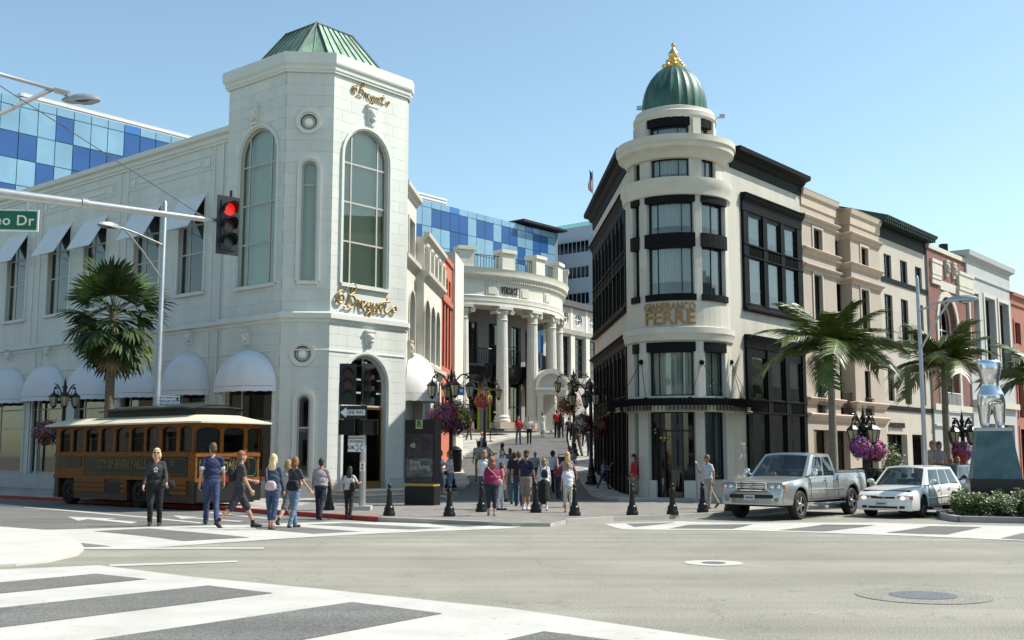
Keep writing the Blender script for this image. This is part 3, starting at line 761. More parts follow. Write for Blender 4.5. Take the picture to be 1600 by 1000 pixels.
# top flat: near corner, left and right corners
S = 1.72
cn = Ocr + (D1 + D2) * (ins + S * 1.02)
def zat(px, py, p2): 
    d = ray(px, py); return EYE.z + d.z * (p2[1] / d.y)
zt = zat(495, 36, cn)
lt = cn + D1 * 2.0; rt = cn + D2 * 2.0
zr = roofz + .3
il2 = il + D2 * 3.5; 
def r3(p, z): return Vector((p[0], p[1], z))
quads = [('a', [r3(il, zr), r3(ia, zr), r3(cn, zt), r3(lt, zt)]), ('b', [r3(ia, zr), r3(ic, zr), r3(cn, zt)]), ('c', [r3(ic, zr), r3(ir, zr), r3(rt, zt), r3(cn, zt)])]
far = cn + (D1 + D2) * 2.0
bl = il + D2 * 5; br = ir + D1 * 5; bk = Ocr + (D1 + D2) * 7
for _, q in quads: rm.face(q)
rm.face([r3(ir, zr), r3(br, zr), r3(far, zt), r3(rt, zt)]); rm.face([r3(il, zr), r3(bl, zr), r3(far, zt), r3(lt, zt)][::-1]); rm.face([r3(cn, zt), r3(rt, zt), r3(far, zt), r3(lt, zt)])
rm.face([r3(br, zr), r3(bl, zr), r3(far, zt)])
roof = rm.build('roof', M_copper, bb)
sm2 = MB()
for k, q in quads:
    if len(q) == 4:
        for i in range(8):
            t = i / 7; a = q[0].lerp(q[1], t); b = q[3].lerp(q[2], t); a = a + Vector((0, 0, .02)); b = b + Vector((0, 0, .02))
            sm2.tube([a, b], .035 if i not in (0, 7) else .06, 4)
    else:
        sm2.tube([q[0].lerp(q[1], .5), q[2]], .03, 4)
sm2.tube([r3(lt, zt), r3(cn, zt), r3(rt, zt)], .06, 4)
sm2.build('standing_seams', M_seam, roof)
# windows
kw = dict(back=M_paleback, backd=.24)
window(bb, FA, A1, .09, (.2, .8), (.27, .52, .77), .07, M_wframe, M_glassg, **kw)
window(bb, FB, B1, .09, (), (.8,), .07, M_wframe, M_glassg, **kw)
window(bb, FC, C1, .09, (.2, .8), (.27, .52, .77), .07, M_wframe, M_glassg, **kw)
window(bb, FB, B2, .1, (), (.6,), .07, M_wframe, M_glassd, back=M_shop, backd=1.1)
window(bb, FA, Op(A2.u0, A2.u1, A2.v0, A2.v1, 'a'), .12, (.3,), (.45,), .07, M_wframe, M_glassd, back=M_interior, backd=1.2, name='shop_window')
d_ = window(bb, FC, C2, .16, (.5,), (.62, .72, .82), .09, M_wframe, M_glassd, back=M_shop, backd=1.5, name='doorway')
dm = MB(); W_ = C2.u1 - C2.u0
for a, b in ((C2.u0 + .1, C2.c - .04), (C2.c + .04, C2.u1 - .1)):
    hgt = C2.v0 + (C2.v1 - C2.v0) * .61
    dm.fbox(FC, a, a + .07, .11, .15, C2.v0, hgt); dm.fbox(FC, b - .07, b, .11, .15, C2.v0, hgt); dm.fbox(FC, a, b, .11, .15, hgt - .08, hgt); dm.fbox(FC, a, b, .11, .15, C2.v0, C2.v0 + .3)
    dm.fbox(FC, b - .14 if a < C2.c - .2 else a + .1, b - .10 if a < C2.c - .2 else a + .14, .05, .08, C2.v0 + .8, C2.v0 + 1.5)
dm.build('door_frame', M_brass, d_)
for F, o in ((FB, B3), (FB, B4)):
    dm = MB(); c = F.p(o.c, .1, o.cv()); 
    rows = []
    for k in range(7):
        t = math.pi / 2 * k / 6
        rows.append([F.p(o.c + o.r * .62 * math.cos(t) * math.cos(a), .1 - .17 * math.sin(t), o.cv() + o.r * .62 * math.cos(t) * math.sin(a)) for a in [2 * math.pi * j / 20 for j in range(20)]])
    dm.grid(rows, True); lampg = dm.build('round_lamp', mat('opal_glass', (.78, .78, .74), .25), bb, smooth=True)
    dm = MB(); dm.face([F.p(o.c + o.r * math.cos(2 * math.pi * j / 24), .2, o.cv() + o.r * math.sin(2 * math.pi * j / 24)) for j in range(24)])
    ring = [F.p(o.c + o.r * .74 * math.cos(2 * math.pi * j / 24), .06, o.cv() + o.r * .74 * math.sin(2 * math.pi * j / 24)) for j in range(25)]
    dm.tube(ring, o.r * .12, 6, False); dm.build('lamp_rim', M_wframe, lampg)
def keystone(root, F, u, v, wd, h, m, w=0):
    mb = MB(); 
    mb.hexa([F.p(u - wd * .38, w - .1, v - h / 2), F.p(u + wd * .38, w - .1, v - h / 2), F.p(u + wd * .38, w + .02, v - h / 2), F.p(u - wd * .38, w + .02, v - h / 2),
             F.p(u - wd * .5, w - .16, v + h * .42), F.p(u + wd * .5, w - .16, v + h * .42), F.p(u + wd * .5, w + .02, v + h * .42), F.p(u - wd * .5, w + .02, v + h * .42)])
    mb.fbox(F, u - wd * .6, u + wd * .6, w - .2, w + .02, v + h * .42, v + h * .52)
    Mr = Matrix.Rotation(F.ang(), 3, 'Z')
    mb.ell(F.p(u, w - .16, v + h * .08), (wd * .3, .13, h * .26), 10, 8, Mr); mb.ell(F.p(u, w - .2, v - h * .22), (wd * .2, .1, h * .13), 8, 6, Mr)
    for s in (-1, 1): mb.ell(F.p(u + s * wd * .3, w - .14, v + h * .22), (wd * .13, .1, h * .12), 8, 6, Mr); mb.ell(F.p(u + s * wd * .22, w - .14, v - h * .1), (wd * .1, .09, h * .14), 8, 6, Mr)
    return mb.build('keystone', m, root, smooth=True)
for F, px, py, wd, hh in ((FA, 400, 181, .5, .8), (FC, 579, 182, .5, .85), (FA, 386, 528, .45, .62), (FC, 576, 529, .5, .6)):
    u, v = F.uv(px, py); keystone(bb, F, u, v, wd, hh, M_white2)
u, v = FC.uv(578.5, 150.5); sw = FC.uv(608, 158)[0] - FC.uv(549, 142)[0]
script_sign(bb, FC, u, v, sw, M_sgold, w=-.07, thick=.028)
u, v = FC.uv(571, 474.5); sw = FC.uv(619, 482)[0] - FC.uv(524, 468)[0]
script_sign(bb, FC, u, v, sw, M_sgold, w=-.12, thick=.03)
# steps before the door
st = thing('entrance_steps', 'two pale stone steps in front of the arched gold framed door', 'steps', (PBC.x, PBC.y, -.13))
for nm, a, b, w0, z1 in (('step', -.25, uC + .7, -2.5, .02), ('step', .15, uC + .5, -2.0, .17)):
    m_ = MB(); m_.fbox(FC, a, b, w0, -.005 - (.003 if z1 > .1 else 0), -.2 if z1 < .1 else .02, z1 - .03); m_.fbox(FC, a - .03, b + .03, w0 - .04, -.01, z1 - .03, z1); m_.build(nm, mat('step_stone', (.52, .46, .36), .8, var=.08), st)

# wing along the side street
wt = FW.uv(345, 205)[1]; wb = FW.uv(345, 219)[1]
wing_ops = []; UW = -38
tops = [((277, 460), (317, 457), (297, 312)), ((207, 473), (247, 467), (230, 327)), ((128, 484), (163, 480), (146, 345)), ((72, 493), (106, 488), (90, 357)), ((8, 503), (38, 499), (24, 372))]
for l_, r_, t_ in tops: wing_ops.append(op_px(FW, l_, r_, t_))
aw = [(256, 321, 556, 612), (176, 239, 568, 616), (106, 164, 571, 619), (36, 96, 574, 622), (-26, 36, 579, 626)]
low_ops = []
for a, b, t, s_ in aw:
    u0, vb = FW.uv(a + 8, 722); u1, _ = FW.uv(b - 2, 722); vt = FW.uv((a + b) / 2, t)[1]
    low_ops.append(Op(u0, u1, .62, vt, 'a'))
# more bays beyond the frame
pit = wing_ops[4].c - wing_ops[3].c; pil = low_ops[4].c - low_ops[3].c
for k in (1, 2, 3):
    o = wing_ops[4]; wing_ops.append(Op(o.u0 + pit * k, o.u1 + pit * k, o.v0, o.v1)); o = low_ops[4]; low_ops.append(Op(o.u0 + pil * k, o.u1 + pil * k, o.v0, o.v1, 'a'))
allops = wing_ops + low_ops
wm = MB(); wall(wm, FW, UW, 0, G, wt - .05, allops, .3)
e0 = FW.p(UW, 0, 0); e1 = FW.p(UW, 5, 0); e2 = FW.p(0, 5, 0); e3 = FW.p(0, .1, 0)
for a, b in ((e0, e1), (e1, e2)): wm.face([(a.x, a.y, G), (b.x, b.y, G), (b.x, b.y, wt - .1), (a.x, a.y, wt - .1)])
wm.face([(p.x, p.y, wt - .1) for p in (e0, e1, e2, e3)])
wm.build('wing_wall', M_joint, bb)
blocks(bb, FW, UW, 0, .55, wt - .3, [Op(o.u0 - .1, o.u1 + .1, o.v0 - .06, o.v1 + .1, o.kind) for o in allops], 1.25, .62, M_white, stuff=True, gap=.006)
tr = MB()
for o in allops: trim(tr, FW, o, .12, .07, off=0, sill=(.16, .14) if o in wing_ops else None)
for px in (338, 190, 58): 
    u, _ = FW.uv(px, 420)
    for du in (-.32, .32): tr.fbox(FW, u + du - .05, u + du + .05, -.06, .02, zl, wt - .45)
for px in (332, 186, 60, -40):
    u, _ = FW.uv(px, 560)
    for du in (-.32, .32): tr.fbox(FW, u + du - .05, u + du + .05, -.06, .02, .5, zl0)
# sunk panels under the cornice
for a, b in ((200, 332), (66, 180), (-60, 48)):
    ua, ub = FW.uv(a, 330)[0], FW.uv(b, 330)[0]; vt = wt - 1.0
    for x0, x1, y0, y1 in ((ua, ub, vt, vt + .07), (ua, ub, vt - .62, vt - .55), (ua, ua + .07, vt - .55, vt), (ub - .07, ub, vt - .55, vt), (ua + .9, ub - .9, vt - .37, vt - .18), (ua + .25, ua + .6, vt - .44, vt - .12), (ub - .6, ub - .25, vt - .44, vt - .12)):
        tr.fbox(FW, x0, x1, -.05, .01, y0, y1)
loose(tr, 'wing_moulding', M_white2, bb)
wc = MB(); a_ = FW.p(UW, 0, 0).to_2d(); b_ = FW.p(-.01, 0, 0).to_2d()
wc.sweep([a_, b_], [(.0, -.62), (.08, -.6), (.08, -.5), (.14, -.46), (.16, -.3), (.3, -.22), (.32, 0), (-.4, 0)], z0=wt); wc.build('cornice', M_white2, bb)
wl = MB(); wl.sweep([a_, b_], [(.01, -.32), (.06, -.3), (.06, -.2), (.2, -.14), (.2, 0), (0, .06)], z0=zl); wl.sweep([a_, b_], [(.01, 0), (.05, .01), (.05, .06), (.01, .08)], z0=zl0 - 1.1); wl.build('ledge', M_white2, bb)
wp = MB()
for q in polys(UW, 0, G, .55, []): wp.hexa([FW.p(u, -.06, v) for u, v in q] + [FW.p(u, .01, v) for u, v in q])
wp.build('plinth', M_plinth, bb)
def flat_awning(root, F, o, m, proj=.95, drop=1.55):
    mb = MB(); a, b, t = o.u0 - .05, o.u1 + .05, o.v1 + .05
    mb.hexa([F.p(a, -.06, t), F.p(b, -.06, t), F.p(b, -.03, t - .01), F.p(a, -.03, t - .01), F.p(a, -proj, t - drop), F.p(b, -proj, t - drop), F.p(b, -proj + .02, t - drop - .02), F.p(a, -proj + .02, t - drop - .02)])
    aw_ = mb.build('awning', m, root)
    fm = MB(); 
    for u in (a + .03, b - .03): fm.tube([F.p(u, -.02, t - drop + .25), F.p(u, -proj + .03, t - drop + .03)], .014, 5)
    fm.tube([F.p(a, -proj + .03, t - drop), F.p(b, -proj + .03, t - drop)], .016, 5); fm.build('awning_frame', M_steel, aw_)
def dome_awning(root, F, u, v0, a, h, b, m, n=36, pleat=6, val=.22):
    mb = MB(); rows = []
    for k in range(13):
        t = k / 12; s = math.cos(t * math.pi / 2); z = h * math.sin(t * math.pi / 2)
        rows.append([F.p(u - a * s * math.cos(math.pi * j / n), -.03 - b * s * math.sin(math.pi * j / n) * (1 - .035 * abs(math.sin(pleat * math.pi * j / n))), v0 + z) for j in range(n + 1)])
    mb.grid(rows); o = mb.build('awning', m, root, smooth=True)
    mb = MB(); r0 = [F.p(u - a * math.cos(math.pi * j / n), -.03 - b * math.sin(math.pi * j / n), v0 - .015) for j in range(n + 1)]
    mb.grid([r0, [p - Vector((0, 0, val - .03 * abs(math.sin(j * .9)))) for j, p in enumerate(r0)]]); mb.build('valance', m, o)
    return o
for o in wing_ops:
    window(bb, FW, o, .12, (.35,), (.42, .72), .08, M_wframe, M_glassd, back=M_paleback, backd=.3); flat_awning(bb, FW, o, M_awn)
for i, o in enumerate(low_ops):
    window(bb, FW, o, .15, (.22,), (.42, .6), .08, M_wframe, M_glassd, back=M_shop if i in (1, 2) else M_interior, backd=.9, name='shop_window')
    a, b, t, s_ = aw[min(i, 4)]; vs_ = FW.uv((a + b) / 2, s_)[1]
    dome_awning(bb, FW, o.c, vs_, o.r + .22, o.v1 - vs_ + .1, 1.0, M_awn)
    keystone(bb, FW, o.c, o.v1 + .75, .42, .6, M_white2)
u, vs_ = FA.uv(383, 606); dome_awning(bb, FA, A2.c, vs_, A2.r + .25, A2.v1 - vs_ + .12, 1.1, M_awn)
# ================================================================ ROUND-TOWER BUILDING
fy = FOR.y; RT = 1.97; CXY = ((FOR.x) * ((fy + RT) / fy), fy + RT)
CF = Cyl(CXY, RT)
fb = thing('round_tower_building', 'cream stone building with round corner tower, green dome and gold finial', 'building', (CXY[0], CXY[1], -.13))
zf = lambda y, r=RT, px=1058: Cyl(CXY, r).uv(px, y)[1]
o0 = at(1150, 500, 42.6); FR = Frame((o0.x, o0.y), D2)
FLd = Vector((.04, -1)).normalized(); nearL = at(986, 500, 42.6).to_2d(); LL = 12.3
FL = Frame((nearL.x - FLd.x * LL, nearL.y - FLd.y * LL), FLd)
uR = FR.uv(1253, 420)[0]
zct = FR.uv(1152, 236)[1]; zcb = FR.uv(1152, 266)[1]
lv = [('g', 643, 779, (1015, 1089), (1104, 1137), (993, 999)), ('m', 548, 618, (1014, 1086), (1103, 1134), (992, 999)),
      ('u1', 384, 459, (1012, 1085), (1098, 1134), (990, 999.5)), ('u2', 314, 364, (1011, 1084), (1097, 1133), (989, 999)),
      ('t', 243, 277, (1016, 1077), (1096, 1117), (990, 999))]
ops = {}; 
for nm, yt, yb, a, b, c in lv:
    for k, (l, r) in zip('abc', (a, b, c)):
        u0 = CF.uv(l, yb)[0]; u1 = CF.uv(r, yb)[0]; ops[nm + k] = Op(u0, u1, zf(yb), zf(yt))
for k in 'bc': ops['g' + k].v0 = zf(750)
mir = {}
tw = MB(); ang = RT * 2.3
w_ops = list(ops.values())
wall(tw, CF, -ang, ang, G, zf(280), [o for k, o in ops.items() if k[0] in 'gmu'], .26)
tw.build('tower_wall', M_joint, fb)
tb = MB(); 
M_fcream = M_cream
lim2 = [200]
blocks(fb, CF, -ang, ang, zf(640), zf(304), [Op(o.u0 - .02, o.u1 + .02, o.v0 - .02, o.v1 + .02) for k, o in ops.items() if k[0] in 'mu'], 1.1, 1.25, M_fcream, lim2, gap=.008)
blocks(fb, CF, -ang, ang, G, zf(640), [Op(o.u0 - .02, o.u1 + .02, o.v0 - .02, o.v1 + .02) for k, o in ops.items() if k[0] == 'g'], 1.1, .82, M_fcream, lim2, gap=.008)
def ring(name, prof, m, parent=fb, n=56):
    mb = MB(); mb.sweep(CF.circle(RT, n)[::1], prof, closed=True); return mb.build(name, m, parent, smooth=rad(30))
ring('stone_ledge', [(.0, zf(533)), (.1, zf(531)), (.14, zf(522)), (.17, zf(520)), (.17, zf(511)), (.0, zf(509))], M_cream2)
ring('stone_ledge', [(.0, zf(306)), (.12, zf(303)), (.15, zf(292)), (.2, zf(288)), (.2, zf(277)), (-.3, zf(276))], M_cream2)
ring('beam', [(.0, zf(643.5)), (.07, zf(643)), (.07, zf(632)), (.0, zf(632))], M_cream2)
# top storey (a little smaller), big cornice, upper drum
RS = 1.80; CS = Cyl(CXY, RS); z0s, z1s = zf(278), zf(243, RS)
sops = []
for k in range(8):
    a = (-72 + 45 * k) * math.pi / 180; sops.append(Op(RS * (a - .30), RS * (a + .30), z0s + .02, z1s - .05))
c_ = [Op(CS.uv(l, 270)[0], CS.uv(r, 270)[0], z0s, z1s - .06) for l, r in ((1016, 1077), (1096.5, 1118), (990, 999.5))]
sw_ = MB(); wall(sw_, CS, -RS * math.pi, RS * math.pi, z0s, z1s + .1, c_, .25); sw_.build('tower_wall', M_cream, fb)
ring('main_cornice', [(-.2, zf(246, 1.9)), (-.05, zf(245, 1.9)), (.02, zf(238, 2.0)), (.08, zf(234, 2.05)), (.28, zf(226, 2.3)), (.30, zf(220, 2.3)), (.36, zf(217, 2.3)), (.36, zf(208, 2.3)), (-.3, zf(206, 2.0)), (-.6, zf(206, 2.0))], M_cream2, n=64)
RD = 1.55; CD = Cyl(CXY, RD); z0d, z1d = zf(208, 2.0), zf(184, RD)
dops = [Op(CD.uv(l, 198)[0], CD.uv(r, 198)[0], z0d, z1d) for l, r in ((1012, 1077), (1094, 1117))]
dw = MB(); wall(dw, CD, -RD * math.pi, RD * math.pi, z0d - .1, z1d + .1, dops, .3); dw.build('drum_wall', M_cream, fb)
ring('drum_cornice', [(RD - RT - .02, zf(186, 1.6)), (-.42, zf(185, 1.6)), (-.40, zf(180, 1.62)), (-.34, zf(177, 1.64)), (-.34, zf(170, 1.64)), (-.40, zf(168, 1.6)), (-.42, zf(164, 1.55)), (-.7, zf(163, 1.3)), (-.9, zf(163, 1.2))], M_cream2)
mb = MB()
for a in (-100, -58, 22.5, 62, 100):
    t = rad(a); F_ = Frame((CXY[0] + math.sin(t) * (RD + .02), CXY[1] - math.cos(t) * (RD + .02)), (math.cos(t), math.sin(t)))
    mb.fbox(F_, -.17, .17, -.06, .3, z0d, z1d + .02)
loose(mb, 'drum_pier', M_cream2, fb)
# dome
zd0 = zf(166, 1.25); zd1 = zf(100, .3); Rd = 50 / FPX * (CXY[1]) * 1.005; Hd = zd1 - zd0
dm = MB(); N = 72
rows = []
prof = [(1.0, 0), (1.005, .12), (.985, .27), (.935, .42), (.85, .57), (.72, .72), (.56, .84), (.36, .94), (.2, 1.0)]
for r_, h_ in prof:
    rows.append([Vector((CXY[0] + Rd * r_ * (1 + (.035 if k % 3 == 0 else 0)) * math.cos(2 * math.pi * k / N), CXY[1] + Rd * r_ * (1 + (.035 if k % 3 == 0 else 0)) * math.sin(2 * math.pi * k / N), zd0 + Hd * h_)) for k in range(N)])
dm.grid(rows, True); dome = dm.build('dome', M_copperd, fb, smooth=rad(20))
fm = MB(); s_ = FPX / CXY[1]
fm.lathe((CXY[0], CXY[1], zd1 - .1), [(.26, 0), (.42, .0), (.44, .08), (.34, .14), (.26, .2), (.3, .27), (.24, .33), (.14, .38), (.17, .46), (.21, .55), (.2, .64), (.13, .74), (.06, .84), (.05, .9), (.09, .96), (.08, 1.03), (.02, 1.08), (.01, 1.14)], 20)
for k in range(8):
    a = 2 * math.pi * k / 8; fm.ell((CXY[0] + .38 * math.cos(a), CXY[1] + .38 * math.sin(a), zd1 + .0), (.1, .1, .09), 8, 6); fm.ell((CXY[0] + .25 * math.cos(a), CXY[1] + .25 * math.sin(a), zd1 + .2), (.06, .06, .09), 8, 6)
fm.build('finial', M_gold, fb, smooth=True)
for px, py in ((999, 169), (1128, 182), (1087, 160)):
    p = at(px, py, CXY[1] - .6); q = Vector((CXY[0] + (p.x - CXY[0]) * .8, p.y, p.z - .12))
    mb = MB(); mb.tube([q, p], .02, 5); mb.box(p.x - .1, p.x + .1, p.y - .07, p.y + .07, p.z - .06, p.z + .08); mb.build('spotlight', M_steel, fb)
# windows of the tower
cur = (M_curtain, .22, .16)
for k, o in ops.items():
    if k[0] == 't': continue
    if k == 'ga':
        window(fb, CF, o, .16, (.22, .74), (.0 + .78,), .05, M_wdark, M_glassd, back=M_interior, backd=1.2, name='shopfront')
        continue
    if k[0] == 'g': window(fb, CF, o, .14, (.5,) if k == 'gb' else (), (), .05, M_wdark, M_glassd, back=M_shop, backd=1.0, curtain=(M_curtain, 0, .2), name='shop_window'); continue
    us = (.22, .76) if k[-1] == 'a' else ((.42,) if k[-1] == 'b' else ())
    window(fb, CF, o, .14, us, (), .05, M_wdark, M_glass, back=M_interior, backd=.8, curtain=(M_curtain, .28 if k[0] == 'u' else .02, .16), bar=.02)
for i, o in enumerate(c_): window(fb, CS, o, .12, (.22, .74) if i == 0 else (.4,), (), .05, M_wdark, M_glass, back=M_interior, backd=.7, curtain=(M_curtain, .35, .16), bar=.02)
for i, o in enumerate(dops): window(fb, CD, Op(o.u0, o.u1, o.v0, o.v1 - .3), .14, (.22, .74) if i == 0 else (.4,), (), .05, M_wdark, M_glass, back=M_interior, backd=.6, curtain=(M_curtain, .1, .16), bar=.02)
bl = MB()
def band(C, o, v0, v1, pr=.07, e=.05):
    n = max(1, int((o.u1 - o.u0) / .15)); bl.fbox(C, o.u0 - e, o.u1 + e, -pr, .12, v0, v1)
for k in 'abc':
    band(CF, ops['u2' + k], zf(315), zf(302.5)); band(CF, ops['u1' + k], zf(385), zf(363.5), .09); band(CF, ops['u1' + k], zf(469), zf(459), .09); band(CF, ops['m' + k], zf(549), zf(534), .06)
for o in dops: band(CD, o, o.v1 - .28, o.v1 + .06, .02, .02)
loose(bl, 'black_band', M_black, fb)
# entrance: open door leaf in the middle opening
ga = ops['ga']; mb = MB(); Fd = Frame(CF.p(ga.u0 + .32, .1, 0).to_2d(), Vector((.75, .66)))
hh = zf(668)
for a, b, c, d in ((0, .09, G + .15, hh), (.6, .69, G + .15, hh), (0, .69, hh - .1, hh), (0, .69, G + .15, .15)): mb.fbox(Fd, a, b, 0, .05, c, d)
mb.fbox(Fd, .56, .6, -.06, -.03, .75, 1.3)
mb.build('open_door', M_wdark, fb)
mb = MB()
for a, b in ((ga.u0 + .02, ga.u0 + .3), (ga.u0 + 1.35, ga.u1 - .02)): mb.fbox(CF, a, b, -.02, .2, G, zf(751))
loose(mb, 'stall_riser', M_cream2, fb)
# canopy
cn_ = MB(); RC = 2.72
def arc(r, z, a0=-118, a1=112, n=60): return [Vector((CXY[0] + r * math.sin(rad(a0 + (a1 - a0) * k / n)), CXY[1] - r * math.cos(rad(a0 + (a1 - a0) * k / n)), z)) for k in range(n + 1)]
zc1 = zf(622, RC); zc0 = zf(633, RC)
cn_.grid([arc(RC, zc0), arc(RC + .03, zc0), arc(RC + .03, zc1), arc(RC - .08, zc1), arc(RC - .08, zc0 + .03), arc(RC, zc0)])
for a in range(-115, 112, 3):
    t = rad(a); s2, c2 = math.sin(t), math.cos(t)
    cn_.tube([(CXY[0] + RT * s2, CXY[1] - RT * c2, zc0 + .1), (CXY[0] + RC * s2, CXY[1] - RC * c2, zc0 + .05)], .018, 4)
    cn_.tube([(CXY[0] + (RC + .05) * s2, CXY[1] - (RC + .05) * c2, zc1), (CXY[0] + (RC + .05) * s2, CXY[1] - (RC + .05) * c2, zc0 - .16)], .02, 4)
can = cn_.build('canopy', M_black, fb)
gg = MB(); gg.grid([arc(RT, zc1 + .02), arc(RC, zc1 + .02)]); gg.grid([arc(RC + .05, zc0 - .02), arc(RC + .05, zc0 - .2)]); gg.build('canopy_glass', M_glassd, can)
rods = MB()
for px in (1003, 1096, 1150):
    u, v = CF.uv(min(px, 1141), 566); a = u / RT; p = CF.p(u, -.04, v); rods.ell(p, (.1, .1, .1), 8, 6)
    for da in (-.28, .28):
        q = Vector((CXY[0] + RC * .95 * math.sin(a + da), CXY[1] - RC * .95 * math.cos(a + da), zc1)); rods.tube([p, q], .012, 4); rods.ell(q, (.1, .1, .06), 8, 5)
loose(rods, 'tie_rod', M_black, can)
# sign lettering bent round the tower
def cyl_text(body, px0, px1, y0, y1, m, name, bold=.02, ext=.03):
    u0, vt = CF.uv(px0, y0); u1, vb = CF.uv(px1, y1); V, Fc = text_pts(body, 1, ext, bold=bold)
    xs = [p[0] for p in V]; ys = [p[1] for p in V]; sx = (u1 - u0) / (max(xs) - min(xs)); sy = (vt - vb) / (max(ys) - min(ys))
    mb = MB(); mb.v = [tuple(CF.p(u0 + (x - min(xs)) * sx, -.05 - z, vb + (y - min(ys)) * sy)) for x, y, z in V]; mb.f = Fc; mb.mi = [0] * len(Fc)
    return mb.build(name, m, fb, fix=False)
M_bronze = mat('bronze_letters', (.30, .17, .055), .4, metal=.5)
cyl_text('GIANFRANCO', 1008, 1086, 476, 484.5, M_bronze, 'lettering', 0, .02); cyl_text('FERRE', 1010, 1086, 487.5, 506.5, M_bronze, 'lettering', .012, .025)
# right flank
def bay(root, F, px, py0, py1, wins, vs_px, name='window_bay', w=0, crown=True, base=False, parts=None, dz=0, curtain=True):
    """black bay with windows. px=(left,right) at py of left side; wins=[(l,r)...] ; vs_px=[(top,bottom) at the left column...]"""
u_ = lambda F, px, py=420: F.uv(px, py)[0]
v_ = lambda F, px, py: F.uv(px, py)[1]
def blackbay(root, F, ul, ur, vt, vb, cols, rows_, crown=.3, nsub=1, gm=None, cur_=None, panelrib=True):
    sub = [Op(a, b, c, d) for a, b in cols for d, c in rows_]
    mb = MB()
    for q in polys(ul, ur, vb, vt, sub): 
        mb.hexa([F.p(u, -.06, v) for u, v in q] + [F.p(u, .02, v) for u, v in q])
    for i, (a, b) in enumerate(cols):
        e = cols[i + 1][0] if i + 1 < len(cols) else ur; s0 = b
        mb.fbox(F, b + .02, e - .02, -.12, -.05, vb, vt - crown)
    mb.fbox(F, ul, cols[0][0] - .02, -.12, -.05, vb, vt - crown)
    mb.sweep([F.p(ul - .05, 0, 0).to_2d(), F.p(ur + .05, 0, 0).to_2d()], [(.05, -crown), (.1, -crown + .04), (.12, -crown * .45), (.24, -crown * .25), (.28, -.02), (.05, 0)], z0=vt)
    k = ul
    while k < ur: mb.fbox(F, k, k + .05, -.31, -.24, vt - .11, vt - .03); k += .12
    for (d, c), (d2_, c2_) in zip(rows_, rows_[1:]):
        mb.fbox(F, ul, ur, -.15, -.05, c - .06, c - .0); mb.fbox(F, ul, ur, -.15, -.05, d2_ + 0, d2_ + .06)
        for a, b in cols:
            x = a + .05
            while x < b - .05: mb.fbox(F, x, x + .05, -.1, -.05, d2_ + .1, c - .1); x += .13
    if vb > 1: mb.sweep([F.p(ul - .03, 0, 0).to_2d(), F.p(ur + .03, 0, 0).to_2d()], [(.05, 0), (.22, .06), (.22, .14), (.12, .2), (.12, .3), (.05, .32)], z0=vb - .05)
    b_ = mb.build('window_bay', M_black, root)
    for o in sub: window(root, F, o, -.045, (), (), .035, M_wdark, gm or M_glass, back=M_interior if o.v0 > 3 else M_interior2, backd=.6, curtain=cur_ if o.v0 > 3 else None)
    return Op(ul + .05, ur - .05, vb + .02, vt - .05)
cols = [(u_(FR, 1167.5, 430), u_(FR, 1190, 430)), (u_(FR, 1197, 430), u_(FR, 1217.5, 430)), (u_(FR, 1224, 430), u_(FR, 1243, 430))]
bu = blackbay(fb, FR, u_(FR, 1159, 400), u_(FR, 1250, 400), v_(FR, 1158, 301), v_(FR, 1164, 484), cols, [(v_(FR, 1178, 340), v_(FR, 1178, 385)), (v_(FR, 1178, 405), v_(FR, 1178, 476))], .75, cur_=(M_curtain, .3, .16))
cols2 = [(u_(FR, 1172, 600), u_(FR, 1196, 600)), (u_(FR, 1203, 600), u_(FR, 1224, 600)), (u_(FR, 1231, 600), u_(FR, 1251, 600))]
bl_ = blackbay(fb, FR, u_(FR, 1165, 620), u_(FR, 1257, 620), v_(FR, 1162, 522), .1, cols2, [(v_(FR, 1183, 558), v_(FR, 1183, 624)), (v_(FR, 1183, 646), .35)], .55, cur_=(M_curtain, .35, .16))
mb = MB(); u00 = -.9
wall(mb, FR, u00, uR, G, zcb + .1, [bu, bl_], .3)
ff = FL.p(0, 0, 0); fr = FR.p(uR, 0, 0); fk = FR.p(uR, 5, 0)
mb.face([(fr.x, fr.y, G), (fk.x, fk.y, G), (fk.x, fk.y, zcb), (fr.x, fr.y, zcb)])
mb.build('side_wall', M_cream, fb)
mb = MB(); rp = [FL.p(0, .1, 0), FL.p(LL - .4, .1, 0), FR.p(.0, .1, 0), FR.p(uR, 0, 0), FR.p(uR, 5, 0)]
mb.face([(p.x, p.y, zct - .3) for p in rp]); mb.build('roof', mat('flat_roof', (.3, .3, .3), .9), fb)
def cprof(h): return [(.0, -h), (.06, -h * .98), (.08, -h * .55), (.2, -h * .45), (.28, -h * .3), (.5, -h * .22), (.52, 0), (-.2, 0)]
mb = MB(); hC = zct - zcb
mb.sweep([FR.p(-.25, 0, 0).to_2d(), FR.p(uR + .1, 0, 0).to_2d()], cprof(hC), z0=zct); mb.build('black_cornice', M_black, fb)
mb = MB(); mb.sweep([FL.p(0, 0, 0).to_2d(), FL.p(LL + .1, 0, 0).to_2d()], cprof(hC), z0=zct); mb.build('black_cornice', M_black, fb)
